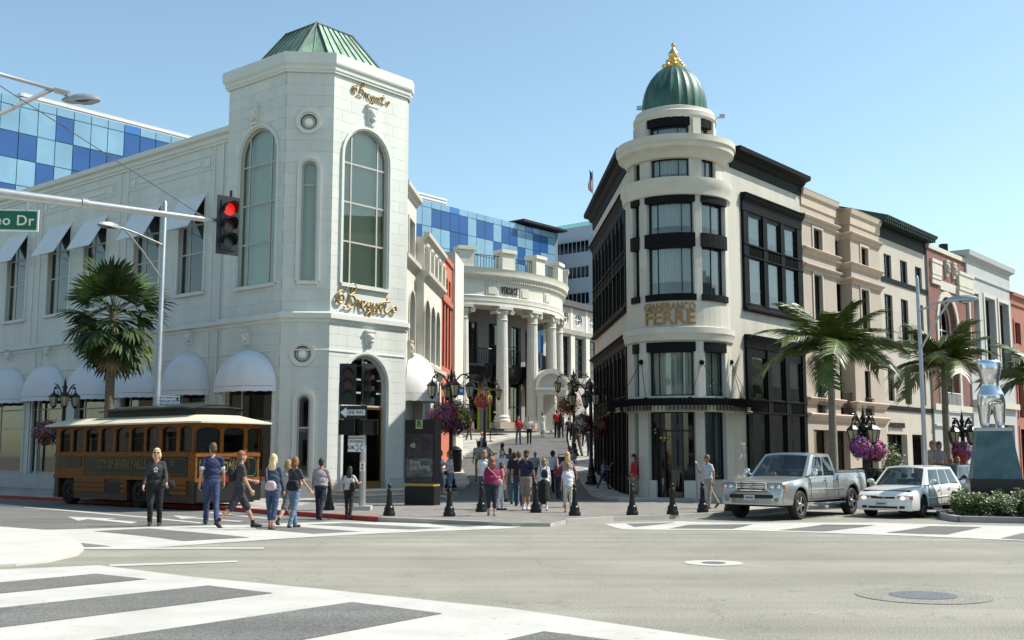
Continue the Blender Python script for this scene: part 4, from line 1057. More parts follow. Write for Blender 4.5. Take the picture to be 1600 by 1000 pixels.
# lane flank: two tall black bays
zz = [v_(FR, 1158, 301), v_(FR, 1164, 484), v_(FR, 1162, 522)]
cl = [(LL - 1.6 - 3.3 * i - 1.3, LL - 1.6 - 3.3 * i) for i in range(4)]
cl = sorted([(a, b) for i in range(3) for a, b in [(.5 + 3.75 * i, 1.5 + 3.75 * i), (1.7 + 3.75 * i, 2.7 + 3.75 * i), (2.9 + 3.75 * i, 3.9 + 3.75 * i)]])
b1_ = blackbay(fb, FL, .2, LL - .6, zz[0], zz[1], cl, [(zz[0] - 1.0, zz[0] - 2.3), (zz[0] - 2.9, zz[1] + .35)], .7, gm=M_glassd)
b2_ = blackbay(fb, FL, .2, LL - .6, zz[2], .0, cl, [(zz[2] - .7, zz[2] - 2.4), (zz[2] - 3.0, .7)], .5, gm=M_glassd)
mb = MB(); wall(mb, FL, 0, LL + .1, G, zcb + .1, [b1_, b2_], .3); mb.build('side_wall', M_cream, fb)
# dark core keeps light out behind the interiors
mb = MB(); mb.prism([tuple(FL.p(0, 1.6, 0).to_2d()), tuple(FL.p(LL - 2.4, 1.6, 0).to_2d()), tuple(FR.p(2.2, 1.6, 0).to_2d()), tuple(FR.p(uR - .2, 1.6, 0).to_2d()), tuple(FR.p(uR - .2, 4.5, 0).to_2d())], G, zct - .5); mb.build('light_block', M_interior, fb)

# ================================================================ ROW ALONG THE MAIN STREET
def simple_top(root, F, a, b, z, depth=12, m=None):
    mb = MB(); p = [F.p(a, 0.02, z), F.p(b, 0.02, z), F.p(b, depth, z), F.p(a, depth, z)]; mb.face(p)
    q = [F.p(b, .0, G), F.p(b, depth, G), F.p(b, depth, z), F.p(b, 0, z)]; mb.face(q); mb.face([F.p(a, 0, G), F.p(a, depth, G), F.p(a, depth, z), F.p(a, 0, z)])
    mb.face([F.p(a, depth, G), F.p(b, depth, G), F.p(b, depth, z), F.p(a, depth, z)])
    mb.build('roof', MATS['flat_roof'], root)
    mb = MB(); mb.prism([tuple(F.p(x, y, 0).to_2d()) for x, y in ((a + .3, 1.4), (b - .3, 1.4), (b - .3, depth - .3), (a + .3, depth - .3))], G, z - .3); mb.build('light_block', M_interior, root)  # dark core added to stop light behind the windows
def rect(F, l, r, yt, yb, w=0): 
    c = (l + r) / 2; v1 = F.uv(c, yt, w)[1]; v0 = F.uv(c, yb, w)[1]; return Op(F.uv(l, yb, w)[0], F.uv(r, yb, w)[0], v0, v1)
# beige building with two shallow bays
uP0, uP1, uP2, uP3 = uR + .02, u_(FR, 1306, 420), u_(FR, 1330, 420), u_(FR, 1375, 420)
o_ = FR.p(uP0, 0, 0); pb = thing('beige_building', 'beige stucco shop building with stacked horizontal mouldings and two shallow bays', 'building', (o_.x, o_.y, -.13))
zt_ = v_(FR, 1262, 299)
rc = FR.shifted(.55)
wB = [rect(FR, 1271, 1284, 359, 394), rect(FR, 1273, 1285.5, 431, 500), rect(FR, 1278.5, 1289.5, 575, 646)]
wC = [rect(rc, 1301.5, 1312.5, 376, 409), rect(rc, 1302.5, 1318, 443, 503), rect(rc, 1309, 1321, 569, 646)]
wD = [rect(FR, 1345.5, 1356, 388, 419.5), rect(FR, 1347.5, 1359, 454, 522), rect(FR, 1353.5, 1362.5, 580, 646)]
gz = v_(FR, 1290, 672); gB = [Op(u_(FR, 1273, 720), u_(FR, 1299, 720), .25, gz), Op(u_(FR, 1309.5, 720), u_(FR, 1329, 720), G + .2, gz), Op(u_(FR, 1354, 720), u_(FR, 1373, 720), .25, gz)]
zg2 = v_(FR, 1266, 650)
mb = MB(); wall(mb, FR, uP0, uP1, zg2, zt_, wB, .3); wall(mb, rc, uP1, uP2, zg2, zt_, wC, .3); wall(mb, FR, uP2, uP3, zg2, zt_, wD, .3); wall(mb, FR, uP0, uP3, G, zg2, gB, .35)
for u in (uP1, uP2): mb.face([FR.p(u, 0, zg2), FR.p(u, .55, zg2), FR.p(u, .55, zt_), FR.p(u, 0, zt_)])
mb.build('wall', M_pink, pb)
pth = [FR.p(uP0, 0, 0).to_2d(), FR.p(uP1, 0, 0).to_2d(), FR.p(uP1, .55, 0).to_2d(), FR.p(uP2, .55, 0).to_2d(), FR.p(uP2, 0, 0).to_2d(), FR.p(uP3, 0, 0).to_2d()]
pr_ = [(.0, -.3), (.05, -.28), (.09, -.16), (.2, -.1), (.24, -.02), (.2, .02), (0, .05)]
for y, h in ((338, 1), (388, .9), (413.5, .9), (621, .9)):
    mb = MB(); mb.sweep(pth, [(a, b * h) for a, b in pr_], z0=v_(FR, 1262, y)); mb.build('moulding', M_pink2, pb)
mb = MB(); mb.sweep([pth[0], pth[-1]], pr_, z0=v_(FR, 1266, 646)); mb.build('moulding', M_pink2, pb)
mb = MB(); mb.sweep(pth, [(0, -.75), (.06, -.72), (.07, -.35), (.16, -.25), (.2, -.05), (.22, 0), (-.6, .02)], z0=zt_); mb.build('parapet', M_pink2, pb)
for o, F in [(x, FR) for x in wB + wD] + [(x, rc) for x in wC]: window(pb, F, o, .12, (.5,), (), .05, M_wdark, M_glassd, back=M_interior, backd=.6)
mb = MB()
for o, F in [(x, FR) for x in (wB[1], wD[1], wB[0], wD[0])] + [(x, rc) for x in wC[:2]]: trim(mb, F, o, .12, .05, off=.02)
loose(mb, 'window_surround', M_pink2, pb)
for o in gB: window(pb, FR, o, .3, (.5,) if o is gB[1] else (), (), .06, M_wdark, M_glassd, back=M_shop, backd=.9, name='shop_window')
simple_top(pb, FR, uP0 + .01, uP3 - .01, zt_ - .1, 5)
def balcony(root, F, u0, u1, v0, h=.95, pr=.35, m=None):
    mb = MB(); m = m or M_iron
    mb.fbox(F, u0, u1, -pr, .05, v0 - .08, v0)
    for a, b in (((u0, -pr), (u1, -pr)), ((u0, -pr), (u0, 0)), ((u1, -pr), (u1, 0))):
        p0 = F.p(a[0], a[1], v0 + h); p1 = F.p(b[0], b[1], v0 + h); mb.tube([p0, p1], .025, 5)
        n = max(2, int((p1 - p0).length / .13))
        for k in range(n + 1):
            q = p0.lerp(p1, k / n); mb.tube([q, q - Vector((0, 0, h))], .012, 4)
    return mb.build('balcony', m, root)
balcony(pb, rc, wC[2].u0 - .1, wC[2].u1 + .1, wC[2].v0); balcony(pb, FR, wB[2].u0 - .05, wB[2].u1 + .05, wB[2].v0, .7, .1); balcony(pb, FR, wD[2].u0 - .05, wD[2].u1 + .05, wD[2].v0, .7, .1)
# sand-coloured building with green tiled eave
uD1 = u_(FR, 1452, 480); o_ = FR.p(uP3, 0, 0)
db = thing('sand_building', 'sand coloured shop building with green tiled eave, black string courses and iron balcony', 'building', (o_.x, o_.y, -.13))
FD = FR.shifted(.12); ztd = v_(FD, 1380, 372)
wd = [rect(FD, 1382, 1393.5, 398, 434), rect(FD, 1407.5, 1418.5, 408, 443), rect(FD, 1431, 1441, 418, 452), rect(FD, 1384.5, 1397, 461, 532), rect(FD, 1410.5, 1421.5, 469, 540), rect(FD, 1436.5, 1445, 477, 541)]
for l, r, t, b in ((1389, 1398.5, 571, 627), (1415, 1425.5, 574, 632), (1440, 1448, 580, 634)): wd.append(Op(FD.uv(l, b)[0], FD.uv(r, b)[0], FD.uv(r, b)[1], FD.uv((l + r) / 2, t)[1], 'a'))
gD = [Op(u_(FD, 1387.5, 720), u_(FD, 1405, 720), G + .2, v_(FD, 1390, 678)), Op(u_(FD, 1427, 720), u_(FD, 1447, 720), G + .2, v_(FD, 1430, 679))]
gD = [Op(u_(FD, 1387.5, 720), u_(FD, 1419, 720), G + .2, v_(FD, 1390, 678)), Op(u_(FD, 1427, 720), u_(FD, 1449, 720), G + .2, v_(FD, 1430, 679))]
mb = MB(); wall(mb, FD, uP3, uD1, G, ztd + .3, wd + gD, .3); mb.build('wall', M_sand, db)
for i, o in enumerate(wd): window(db, FD, o, .1, (.5,), (.5,) if i > 2 else (), .05, M_wdark, M_glassd, back=M_interior, backd=.6)
for o in gD: window(db, FD, o, .9, (.55,), (), .06, M_wdark, M_glassd, back=M_shop, backd=.6, name='shop_window')
mb = MB(); ztop_ = v_(FD, 1378, 349)
mb.fbox(FD, uP3 + .01, uD1, -.05, .02, ztd, ztop_); 
for py in (433, 531, 634):
    v = v_(FD, 1378, py); mb.fbox(FD, uP3 + .01, uD1, -.06, .01, v - .18, v + .06)
loose(mb, 'black_string_course', M_black, db)
mb = MB(); n = int((uD1 - uP3 + .4) / .3)
a_, b_ = FD.p(uP3 - .1, 0, 0), FD.p(uD1 + .3, 0, 0)
mb.sweep([a_.to_2d(), b_.to_2d()], [(.0, .02), (.6, .04), (.62, .14), (-2.2, 1.0), (-2.2, 0)], z0=ztop_)
for k in range(n + 1):
    u = uP3 - .05 + k * .3; mb.tube([FD.p(u, -.68, ztop_ + .14), FD.p(u, 2.1, ztop_ + 1.03)], .075, 6); mb.fbox(FD, u - .05, u + .05, -.55, .0, ztop_ - .12, ztop_ + .02)
mb.build('tiled_eave', mat('dull_green_tile', (.022, .045, .036), .6, var=.3, scale=3), db)
balcony(db, FD, wd[4].u0 - .25, wd[4].u1 + .3, wd[4].v0)
u, v = FD.uv(1400, 665); text_on(db, FD, 'DAMIANI', u, v, .34, M_wdark, .03, w=-.05, width=FD.uv(1411, 665)[0] - FD.uv(1389, 665)[0], bold=.01)
simple_top(db, FD, uP3 + .02, uD1 - .01, ztop_, 8)
# brick building with tall arch
M_brick = brickmat('red_brick', (.27, .085, .06), (.21, .065, .05), (.30, .24, .2), (D2.x, D2.y, 0), .075, .22)
uK1 = u_(FR, 1524, 520); o_ = FR.p(uD1, 0, 0)
kb = thing('brick_building', 'red brick building with pale stone blocks and a tall arched recess', 'building', (o_.x, o_.y, -.13))
ztk = v_(FR, 1456, 390); zk0 = v_(FR, 1453, 640)
ak = Op(u_(FR, 1470, 600), u_(FR, 1499, 600), v_(FR, 1484, 642), v_(FR, 1484, 466), 'a')
gK = [Op(u_(FR, 1460, 720), u_(FR, 1471, 720), G + .2, v_(FR, 1462, 690)), Op(u_(FR, 1476, 720), u_(FR, 1512, 720), G + .2, v_(FR, 1478, 690))]
mb = MB(); wall(mb, FR, uD1, uK1, zk0, ztk, [ak], .5); mb.build('brick_wall', M_brick, kb)
mb = MB(); wall(mb, FR, uD1, uK1, G, zk0, gK, .4); mb.build('ground_floor_wall', M_grey, kb)
mb = MB(); trim(mb, FR, ak, .3, .08); trim(mb, FR, Op(ak.u0 + .3, ak.u1 - .3, ak.v0, ak.v1 - .3, 'a'), .3, .0, w=.3, off=0)
for py, h in ((640, .35), (665, .1)): v = v_(FR, 1456, py); mb.fbox(FR, uD1, uK1, -.12, .02, v, v + h)
mb.build('stone_trim', M_cream2, kb)
for l, r, yt, yb in ((1454, 1469, 405, 427), (1454, 1467, 430, 442), (1494, 1516, 425, 446), (1494, 1516, 449, 462)):
    mb = MB(); a, b = u_(FR, l, yb), u_(FR, r, yb); c, d = v_(FR, l, yb), v_(FR, l, yt); mb.fbox(FR, a, b, -.2 if r > 1500 else -.12, .01, c, d); mb.fbox(FR, a - .05, b + .05, -.25 if r > 1500 else -.16, .012, d - .15, d + .04); mb.build('stone_block', M_cream2, kb)
mb = MB(); v = v_(FR, 1468, 438); mb.fbox(FR, u_(FR, 1468, 440), u_(FR, 1495, 440), -.05, .012, v - .5, v); mb.build('stone_block', M_cream2, kb)
mb = MB(); mb.fbox(FR, uD1, uK1, -.1, .3, ztk, ztk + .25); mb.build('coping', M_cream2, kb)
for px, py in ((1477, 420), (1488, 424)): u, v = FR.uv(px, py); keystone(kb, FR, u, v, .45, .9, M_cream2)
window(kb, FR, ak, .5, (.33, .67), (.25, .5, .72), .1, M_signw, M_glassg, back=M_interior, backd=.8)
for o in gK: window(kb, FR, o, .38, (.5,), (), .06, M_wdark, M_glassd, back=M_interior, backd=.8, name='shop_window')
u, v = FR.uv(1497, 673); text_on(kb, FR, 'JE AU', u, v, .35, M_wdark, .03, w=-.03, width=FR.uv(1505, 673)[0] - FR.uv(1488, 673)[0], bold=.01)
balcony(kb, FR, ak.u0 + .1, ak.u1 - .1, ak.v0, 1.0, .1, M_signw)
simple_top(kb, FR, uD1 + .02, uK1 - .01, ztk - .1)
# pale grey building
uG1 = u_(FR, 1581, 560); o_ = FR.p(uK1, 0, 0)
gb = thing('grey_building', 'pale grey stone building with three tall narrow windows', 'building', (o_.x, o_.y, -.13))
ztg = v_(FR, 1532, 403); FG_ = FR.shifted(-.1)
wg = [rect(FG_, 1519.5, 1533, 460, 565), rect(FG_, 1542.5, 1558, 467, 562), rect(FG_, 1565.5, 1580, 475, 580)]
wg = [Op(o.u0, o.u1, wg[2].v0, wg[0].v1) for o in wg]
uK1b = u_(FG_, 1516, 540)
mb = MB(); wall(mb, FG_, uK1b, uG1, G, ztg - .3, wg + [Op(uK1b + 1.2, uK1b + 4.2, G + .2, 3.4), Op(uK1b + 5.4, uK1b + 8.2, G + .2, 3.4)], .45)
mb.face([FG_.p(uK1b, 0, G), FG_.p(uK1b, .6, G), FG_.p(uK1b, .6, ztg), FG_.p(uK1b, 0, ztg)]); mb.build('wall', M_grey, gb)
for o in wg: window(gb, FG_, o, .35, (.5,), (.3, .65), .1, M_wdark, M_glassd, back=M_interior, backd=.6)
for k in (1.2, 5.4): window(gb, FG_, Op(uK1b + k, uK1b + k + 2.9, G + .2, 3.4), .4, (.5,), (), .06, M_wdark, M_glassd, back=M_shop, backd=.8, name='shop_window')
mb = MB(); mb.sweep([FG_.p(uK1b, 1, 0).to_2d(), FG_.p(uK1b, 0, 0).to_2d(), FG_.p(uG1, 0, 0).to_2d(), FG_.p(uG1, 1, 0).to_2d()], [(0, -1.5), (.08, -1.48), (.08, -1.36), (.02, -1.32), (.02, -.5), (.1, -.42), (.3, -.3), (.34, 0), (-.3, 0)], z0=ztg); mb.build('cornice', M_grey, gb)
mb = MB(); mb.fbox(FG_, uK1b, uG1, -.25, .02, 4.4, 4.75); 
for o in wg: trim(mb, FG_, o, .22, .06, off=.02)
mb.build('stone_trim', M_cream2, gb)
simple_top(gb, FG_, uK1b + .02, uG1 - .01, ztg - .4)
balcony(gb, FG_, wg[2].u0, wg[2].u1, wg[2].v0, 1.2, .15)
# red building at the frame's edge
uQ1 = uG1 + 16; o_ = FR.p(uG1, 0, 0)
rb = thing('red_building', 'dark red building with framed narrow windows at the right edge', 'building', (o_.x, o_.y, -.13))
ztr = v_(FR, 1585, 460); ro = []
for k in range(5):
    a = uG1 + .9 + k * 3.0; ro += [Op(a, a + 1.3, ztr - 3.3, ztr - 1.9), Op(a, a + 1.3, ztr - 8.2, ztr - 4.6), Op(a, a + 1.9, G + .2, 3.2)]
mb = MB(); wall(mb, FR, uG1 + .01, uQ1, G, ztr, ro, .3); mb.build('wall', M_redsand, rb)
for o in ro: window(rb, FR, o, .22, (.5,), (), .06, M_wdark, M_glassd, back=M_interior, backd=.6)
mb = MB(); mb.sweep([FR.p(uG1 + .02, 0, 0).to_2d(), FR.p(uQ1, 0, 0).to_2d()], [(0, -.8), (.1, -.75), (.12, -.3), (.3, -.2), (.32, 0), (-.3, 0)], z0=ztr); mb.build('cornice', M_redsand, rb)
mb = MB()
for o in ro: trim(mb, FR, o, .2, .06)
loose(mb, 'window_surround', M_redsand, rb)
simple_top(rb, FR, uG1 + .03, uQ1, ztr - .2)
# small roof loudspeakers above the row
for px, py, lab in ((1428, 366, 'small dark box on a short pole above the green tiled eave'), (1474, 388, 'small dark box on a short pole above the brick parapet')):
    F_ = FR.shifted(1.0); u, v = F_.uv(px, py); p = F_.p(u, 0, v)
    t = thing('roof_box', lab, 'loudspeaker', (p.x, p.y, v - 1.0)); mb = MB(); mb.box(p.x - .2, p.x + .2, p.y - .2, p.y + .2, v - .2, v + .25); mb.build('box', M_wdark, t)
    mb = MB(); mb.tube([(p.x, p.y, v - 1.1), (p.x, p.y, v - .2)], .03, 5); mb.build('pole', M_wdark, t)

# ================================================================ LANE, LEFT SIDE
p0 = at(636, 500, 49.0); FN = Frame((p0.x, p0.y), (.075, 1)); FN2 = FN.shifted(-.4)
un1 = FN.uv(649, 480)[0]; un2 = FN2.uv(690, 480)[0]; un3 = FN2.uv(705.5, 480)[0]; un4 = FN2.uv(716, 480)[0]
ab = thing('arcade_building', 'cream stucco lane building with three tall arches and small upper balcony', 'building', (p0.x, p0.y, -.1))
def aop(F, l, r, t, b): return Op(F.uv(l, b)[0], F.uv(r, b)[0], F.uv((l + r) / 2, b)[1], F.uv((l + r) / 2, t)[1], 'a')
z1a = FN.uv(646, 300)[1]; z1b = FN2.uv(662, 368)[1]
o1a = [aop(FN, 638, 646.5, 455, 554), rect(FN, 638, 646, 345, 398)]; 
o1b = [aop(FN2, 662, 670, 470, 562), aop(FN2, 671.5, 678, 480, 567), aop(FN2, 679.5, 685.5, 488, 571), rect(FN2, 664, 668.5, 404, 424), rect(FN2, 672, 676, 412, 432), rect(FN2, 681, 686, 405, 445)]
og = [rect(FN2, 663, 671, 610, 690), rect(FN2, 677, 685, 612, 685)]; og2 = [Op(.4, 2.4, .2, 3.0)]
mb = MB(); wall(mb, FN, -1.5, un1, G, z1a, o1a + og2, .3); wall(mb, FN2, un1, un2, G, z1b, o1b + og, .3)
mb.face([FN.p(un1, 0, G), FN.p(un1, -.4, G), FN.p(un1, -.4, z1b), FN.p(un1, 0, z1b)]); mb.face([FN.p(un1, 0, z1b), FN.p(un1, 4, z1b), FN.p(un1, 4, z1a), FN.p(un1, 0, z1a)]); mb.build('wall', M_via, ab)
mb = MB()
for F, o in [(FN, x) for x in o1a] + [(FN2, x) for x in o1b[:3]]: trim(mb, F, o, .13, .06, off=.03)
for F, a, b, px, py in ((FN, -1.5, un1 + .1, 645, 414), (FN, -1.5, un1 + .1, 645, 306), (FN2, un1 - .3, un2, 666, 430), (FN2, un1 - .3, un2 - .01, 664, 368), (FN2, un1 - .2, un2, 664, 572)):
    z = F.uv(px, py)[1]; mb.sweep([F.p(a, 0, 0).to_2d(), F.p(b, 0, 0).to_2d()], [(0, -.35), (.08, -.3), (.1, -.2), (.28, -.1), (.3, .08), (0, .1)], z0=z)
for px in (654, 674.5, 678.7): pass
mb.build('stone_trim', M_cream2, ab)
for F, o in [(FN, x) for x in o1a + og2] + [(FN2, x) for x in o1b + og]: window(ab, F, o, .25, (.5,), (.3, .6), .06, M_wdark, M_glassd, back=M_interior, backd=.6)
zb_ = FN2.uv(664, 428)[1]
for k in range(5):
    u = un1 + .3 + k * (un2 - un1 - .6) / 4; m_ = MB(); m_.fbox(FN2, u - .18, u + .18, -.25, .1, zb_ + .1, zb_ + 1.1); m_.lathe(FN2.p(u, -.08, zb_ + 1.1), [(.05, 0), (.14, .1), (.16, .2), (.08, .34), (.01, .36)], 10); m_.build('pedestal', M_cream2, ab)
mb = MB(); mb.prism([tuple(FN.p(*q, 0).to_2d()) for q in ((-1.5, 1.2), (un1, 1.2), (un1, 8), (-1.5, 8))], G, z1a); mb.prism([tuple(FN.p(*q, 0).to_2d()) for q in ((un1, 1.0), (un4, 1.0), (un4, 8), (un1, 8))], G, z1b - .4); mb.build('light_block', M_interior, ab)  # dark prisms added inside to stop light behind the windows
u1_, v1_ = FN.uv(640, 616); dome_awning(ab, FN, 1.15, v1_, 1.5, 1.9, 1.25, M_awnl, val=.35)
keystone(ab, FN, .4, FN.uv(638, 548)[1], .4, .9, M_cream2)
# brick-red building
o_ = FN2.p(un2, 0, 0); r2 = thing('red_building', 'narrow brick red stucco building between the arcade and the colonnade', 'building', (o_.x, o_.y, .5))
zr_ = FN2.uv(694, 398)[1]; L_ = un3 - un2; ro = []
for k in range(3): 
    a = un2 + .35 + k * (L_ - .4) / 3; ro += [Op(a, a + L_ * .2, zr_ - 6.0, zr_ - 2.6), Op(a, a + L_ * .2, 3.8, zr_ - 7.6), Op(a, a + L_ * .2, zr_ - 2.0, zr_ - 1.1)]
mb = MB(); wall(mb, FN2, un2 + .01, un3, G, zr_, ro, .3); mb.build('wall', M_red, r2)
mb = MB()
for z in (zr_, zr_ - 6.9, zr_ - 2.3): mb.sweep([FN2.p(un2 + .02, 0, 0).to_2d(), FN2.p(un3, 0, 0).to_2d()], [(0, -.3), (.1, -.25), (.12, 0), (0, .02)], z0=z)
mb.build('moulding', M_red, r2)
for o in ro: window(r2, FN2, o, .2, (), (.5,), .05, M_red, M_glassd, back=M_interior, backd=.5)
o_ = FN2.p(un3, 0, 0); g2 = thing('grey_wall', 'plain pale grey wall strip between the red building and the colonnade', 'wall', (o_.x, o_.y, .8))
mb = MB(); zq = FN2.uv(708, 396)[1]; mb.hexa([FN2.p(a, b, c) for c in (G, zq) for a, b in ((un3 + .01, -.2), (un4 + 1, -.2), (un4 + 1, 3), (un3 + .01, 3))]); mb.build('wall', M_via, g2)

# ================================================================ CURVED COLONNADE BUILDING
YV = 85.0; XV = (647 - 800) * CT / FPX * YV; RV = 11.1; ZG = 3.3
CV = Cyl((XV, YV), RV); CV.step = .7
vb_ = thing('colonnade_building', 'white curved building with giant columns, balustraded roof terrace and dark balconies', 'building', (XV, YV - RV, ZG))
zv = lambda py: at(789, py, YV - RV * math.cos(rad(38))).z
zE = zv(480); zT = zv(424)
def varc(r, z, a0=0, a1=125, n=64): return [(XV + r * math.sin(rad(a0 + (a1 - a0) * k / n)), YV - r * math.cos(rad(a0 + (a1 - a0) * k / n))) for k in range(n + 1)]
mb = MB(); pth = varc(RV, 0, 17, 130)
h = zT - zE
mb.sweep(pth, [(-.6, 0), (.38, 0), (.38, h * .1), (.42, h * .11), (.42, h * .2), (.46, h * .24), (.36, h * .27), (.36, h * .62), (.45, h * .66), (.55, h * .76), (.75, h * .82), (.78, h * .93), (.86, h), (-.8, h)], z0=zE); ent = mb.build('entablature', M_via, vb_, smooth=rad(25))
mb = MB()
for k in range(110):
    a = rad(18 + k * 1.0); F_ = Frame((XV + (RV + .46) * math.sin(a), YV - (RV + .46) * math.cos(a)), (math.cos(a), math.sin(a))); mb.fbox(F_, -.055, .055, -.13, .05, zE + h * .67, zE + h * .76)
mb.build('dentils', M_cream2, vb_)['kind'] = 'stuff'
for i, al in enumerate((22, 38, 54, 70, 86)):
    a = rad(al); c = (XV + RV * math.sin(a), YV - RV * math.cos(a)); r0 = .43
    col = MB(); Hc = zE - ZG
    rows = []
    for z, r_ in ((.95, r0), (Hc * .35, r0), (Hc - 1.0, r0 * .86)):
        rows.append([Vector((c[0] + r_ * (1 - .045 * (k % 2)) * math.cos(2 * math.pi * k / 40), c[1] + r_ * (1 - .045 * (k % 2)) * math.sin(2 * math.pi * k / 40), ZG + z)) for k in range(40)])
    col.grid(rows, True); cp = col.build('column', M_via, vb_)
    F_ = Frame(c, (math.cos(a), math.sin(a)))
    m_ = MB(); m_.fbox(F_, -.62, .62, -.62, .62, ZG, ZG + .45); m_.build('base', M_pink, cp)
    m_ = MB(); m_.lathe((*c, ZG + .45), [(.58, 0), (.6, .12), (.54, .2), (.5, .26), (.54, .34), (.5, .44), (.43, .5)], 24); m_.build('torus', M_via, cp, smooth=True)
    m_ = MB(); zc_ = zE - 1.0; m_.lathe((*c, zc_), [(.38, 0), (.43, .06), (.38, .12), (.37, .4), (.46, .6), (.5, .72)], 20); m_.fbox(F_, -.6, .6, -.5, .5, zE - .22, zE - .02)
    for sx in (-1, 1):
        for w in (-.42, .42): m_.tube([F_.p(sx * (.6 + .0), w, zE - .38), F_.p(sx * .6, w + (.16 if w < 0 else -.16), zE - .38)], .17, 10)
        m_.tube([F_.p(sx * .6, -.42, zE - .38), F_.p(sx * .6, .42, zE - .38)], .12, 10)
    m_.build('capital', M_cream2, cp)
    # pedestal on the roof
    m_ = MB(); zp0 = zT; m_.fbox(F_, -.55, .55, -.75, .1, zp0, zp0 + 1.15); m_.fbox(F_, -.68, .68, -.88, .2, zp0 + 1.15, zp0 + 1.4); m_.build('pedestal', M_via, vb_)
mb = MB()
for k in range(80):
    a = rad(18 + k * 1.1); p = (XV + (RV + .35) * math.sin(a), YV - (RV + .35) * math.cos(a)); mb.tube([(*p, zT), (*p, zT + .95)], .022, 4)
mb.tube([(x, y, zT + .95) for x, y in varc(RV + .35, 0, 18, 105, 40)], .035, 5); mb.build('railing', M_iron, vb_)
RI = RV - 2.2; CI = Cyl((XV, YV), RI); CI.step = .6
io = []
for al in (30, 46, 62, 78): 
    u = RI * rad(al); io += [Op(u - .85, u + .85, ZG, ZG + 3.4), Op(u - .75, u + .75, ZG + 4.6, ZG + 7.6)]
mb = MB(); wall(mb, CI, 0, RI * rad(130), ZG - 3.6, zE + .2, io, .3); mb.build('inner_facade', mat('painted_shade_wall', (.21, .20, .185), .85, var=.08), vb_)  # white portico wall, its shade put into the grey colour
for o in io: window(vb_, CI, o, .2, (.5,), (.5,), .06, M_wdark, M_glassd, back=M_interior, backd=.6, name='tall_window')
mb = MB(); mb.face([(x, y, zE + .05) for x, y in varc(RV + .2, 0, 10, 128, 40)] + [(XV, YV, zE + .05)]); mb.face([(x, y, zT - .02) for x, y in varc(RV + .5, 0, 10, 128, 40)] + [(XV, YV, zT - .02)])
mb.prism([(XV - 2, YV - RI + 1.2), (XV + 6, YV - 5), (XV + 7, YV + 10), (XV - 4, YV + 10)], 0, zT - .1); mb.build('ceiling', M_via, vb_)
# balconies: glossy dark curved fronts
for i, al in enumerate((30, 46, 62, 78)):
    m_ = MB(); Cb = Cyl((XV, YV), RV - .7); Cb.step = .4; u0 = (RV - .7) * rad(al - 6.3); u1 = (RV - .7) * rad(al + 6.3)
    rows = []
    for w, z in ((.9, ZG + 3.2), (.35, ZG + 3.3), (.02, ZG + 3.75), (0, ZG + 4.35), (.06, ZG + 4.55), (1.4, ZG + 4.55)): rows.append([Cb.p(u0 + (u1 - u0) * k / 8, w, z) for k in range(9)])
    m_.grid(rows); m_.face([r[0] for r in rows]); m_.face([r[-1] for r in rows][::-1]); b_ = m_.build('balcony', mat('gloss_black', (.01, .01, .012), .12), vb_)
    m_ = MB()
    for k in range(17): q = Cb.p(u0 + (u1 - u0) * k / 16, .1, 0); m_.tube([(q.x, q.y, ZG + 4.55), (q.x, q.y, ZG + 5.6)], .018, 4)
    m_.tube([Cb.p(u0 + (u1 - u0) * k / 8, .1, ZG + 5.6) for k in range(9)], .03, 5); m_.build('railing', M_iron, b_)
M_neon = mat('yellow_green_frame', (.34, .40, .03), .4)
for al in (30, 46):
    u = RI * rad(al + .5); m_ = MB()
    for a, b, c, d in ((-.8, -.68, 0, 2.9), (.68, .8, 0, 2.9), (-.8, .8, 2.8, 2.92), (-.05, .05, 0, 1.3), (-.4, .0, 1.2, 1.3)): m_.fbox(CI, u + a, u + b, -.06, .04, ZG + c, ZG + d)
    m_.build('door_frame', M_neon, vb_)
F_ = Frame((XV + (RV + .4) * math.sin(rad(40)), YV - (RV + .4) * math.cos(rad(40))), (math.cos(rad(40)), math.sin(rad(40))))
# name on the frieze, bent with it
Cn = Cyl((XV, YV), RV + .36); uu_, vv_ = Cn.uv(796, 455.5); V, Fc = text_pts('VERSACE', 1, .03, bold=0, space=1.1); xs = [p[0] for p in V]; wn = Cn.uv(809, 456)[0] - Cn.uv(783, 455)[0]; sx = wn / (max(xs) - min(xs))
mb = MB(); mb.v = [tuple(Cn.p(uu_ + x * sx, -.06 - z, vv_ + y * .72)) for x, y, z in V]; mb.f = Fc; mb.mi = [0] * len(Fc); mb.build('lettering', M_wdark, vb_, fix=False)
mb = MB()
for px, py in ((768, 453), (819, 460), (854, 467)): u, v = Cn.uv(px, py); mb.fbox(Cn, u - .45, u + .45, -.06, .02, v - .42, v + .42); mb.fbox(Cn, u - .3, u + .3, -.1, .02, v - .28, v + .28)
loose(mb, 'relief_panel', M_cream2, vb_)
# left end pier
pE = at(712, 500, 75.5); mb = MB(); mb.box(pE.x - 1.4, pE.x + .5, pE.y, pE.y + 6, ZG - 3, zE + .3); mb.box(pE.x - 1.4, pE.x + 1.2, pE.y + 1.0, pE.y + 4, zE, zT); mb.build('end_pier', M_via, vb_)
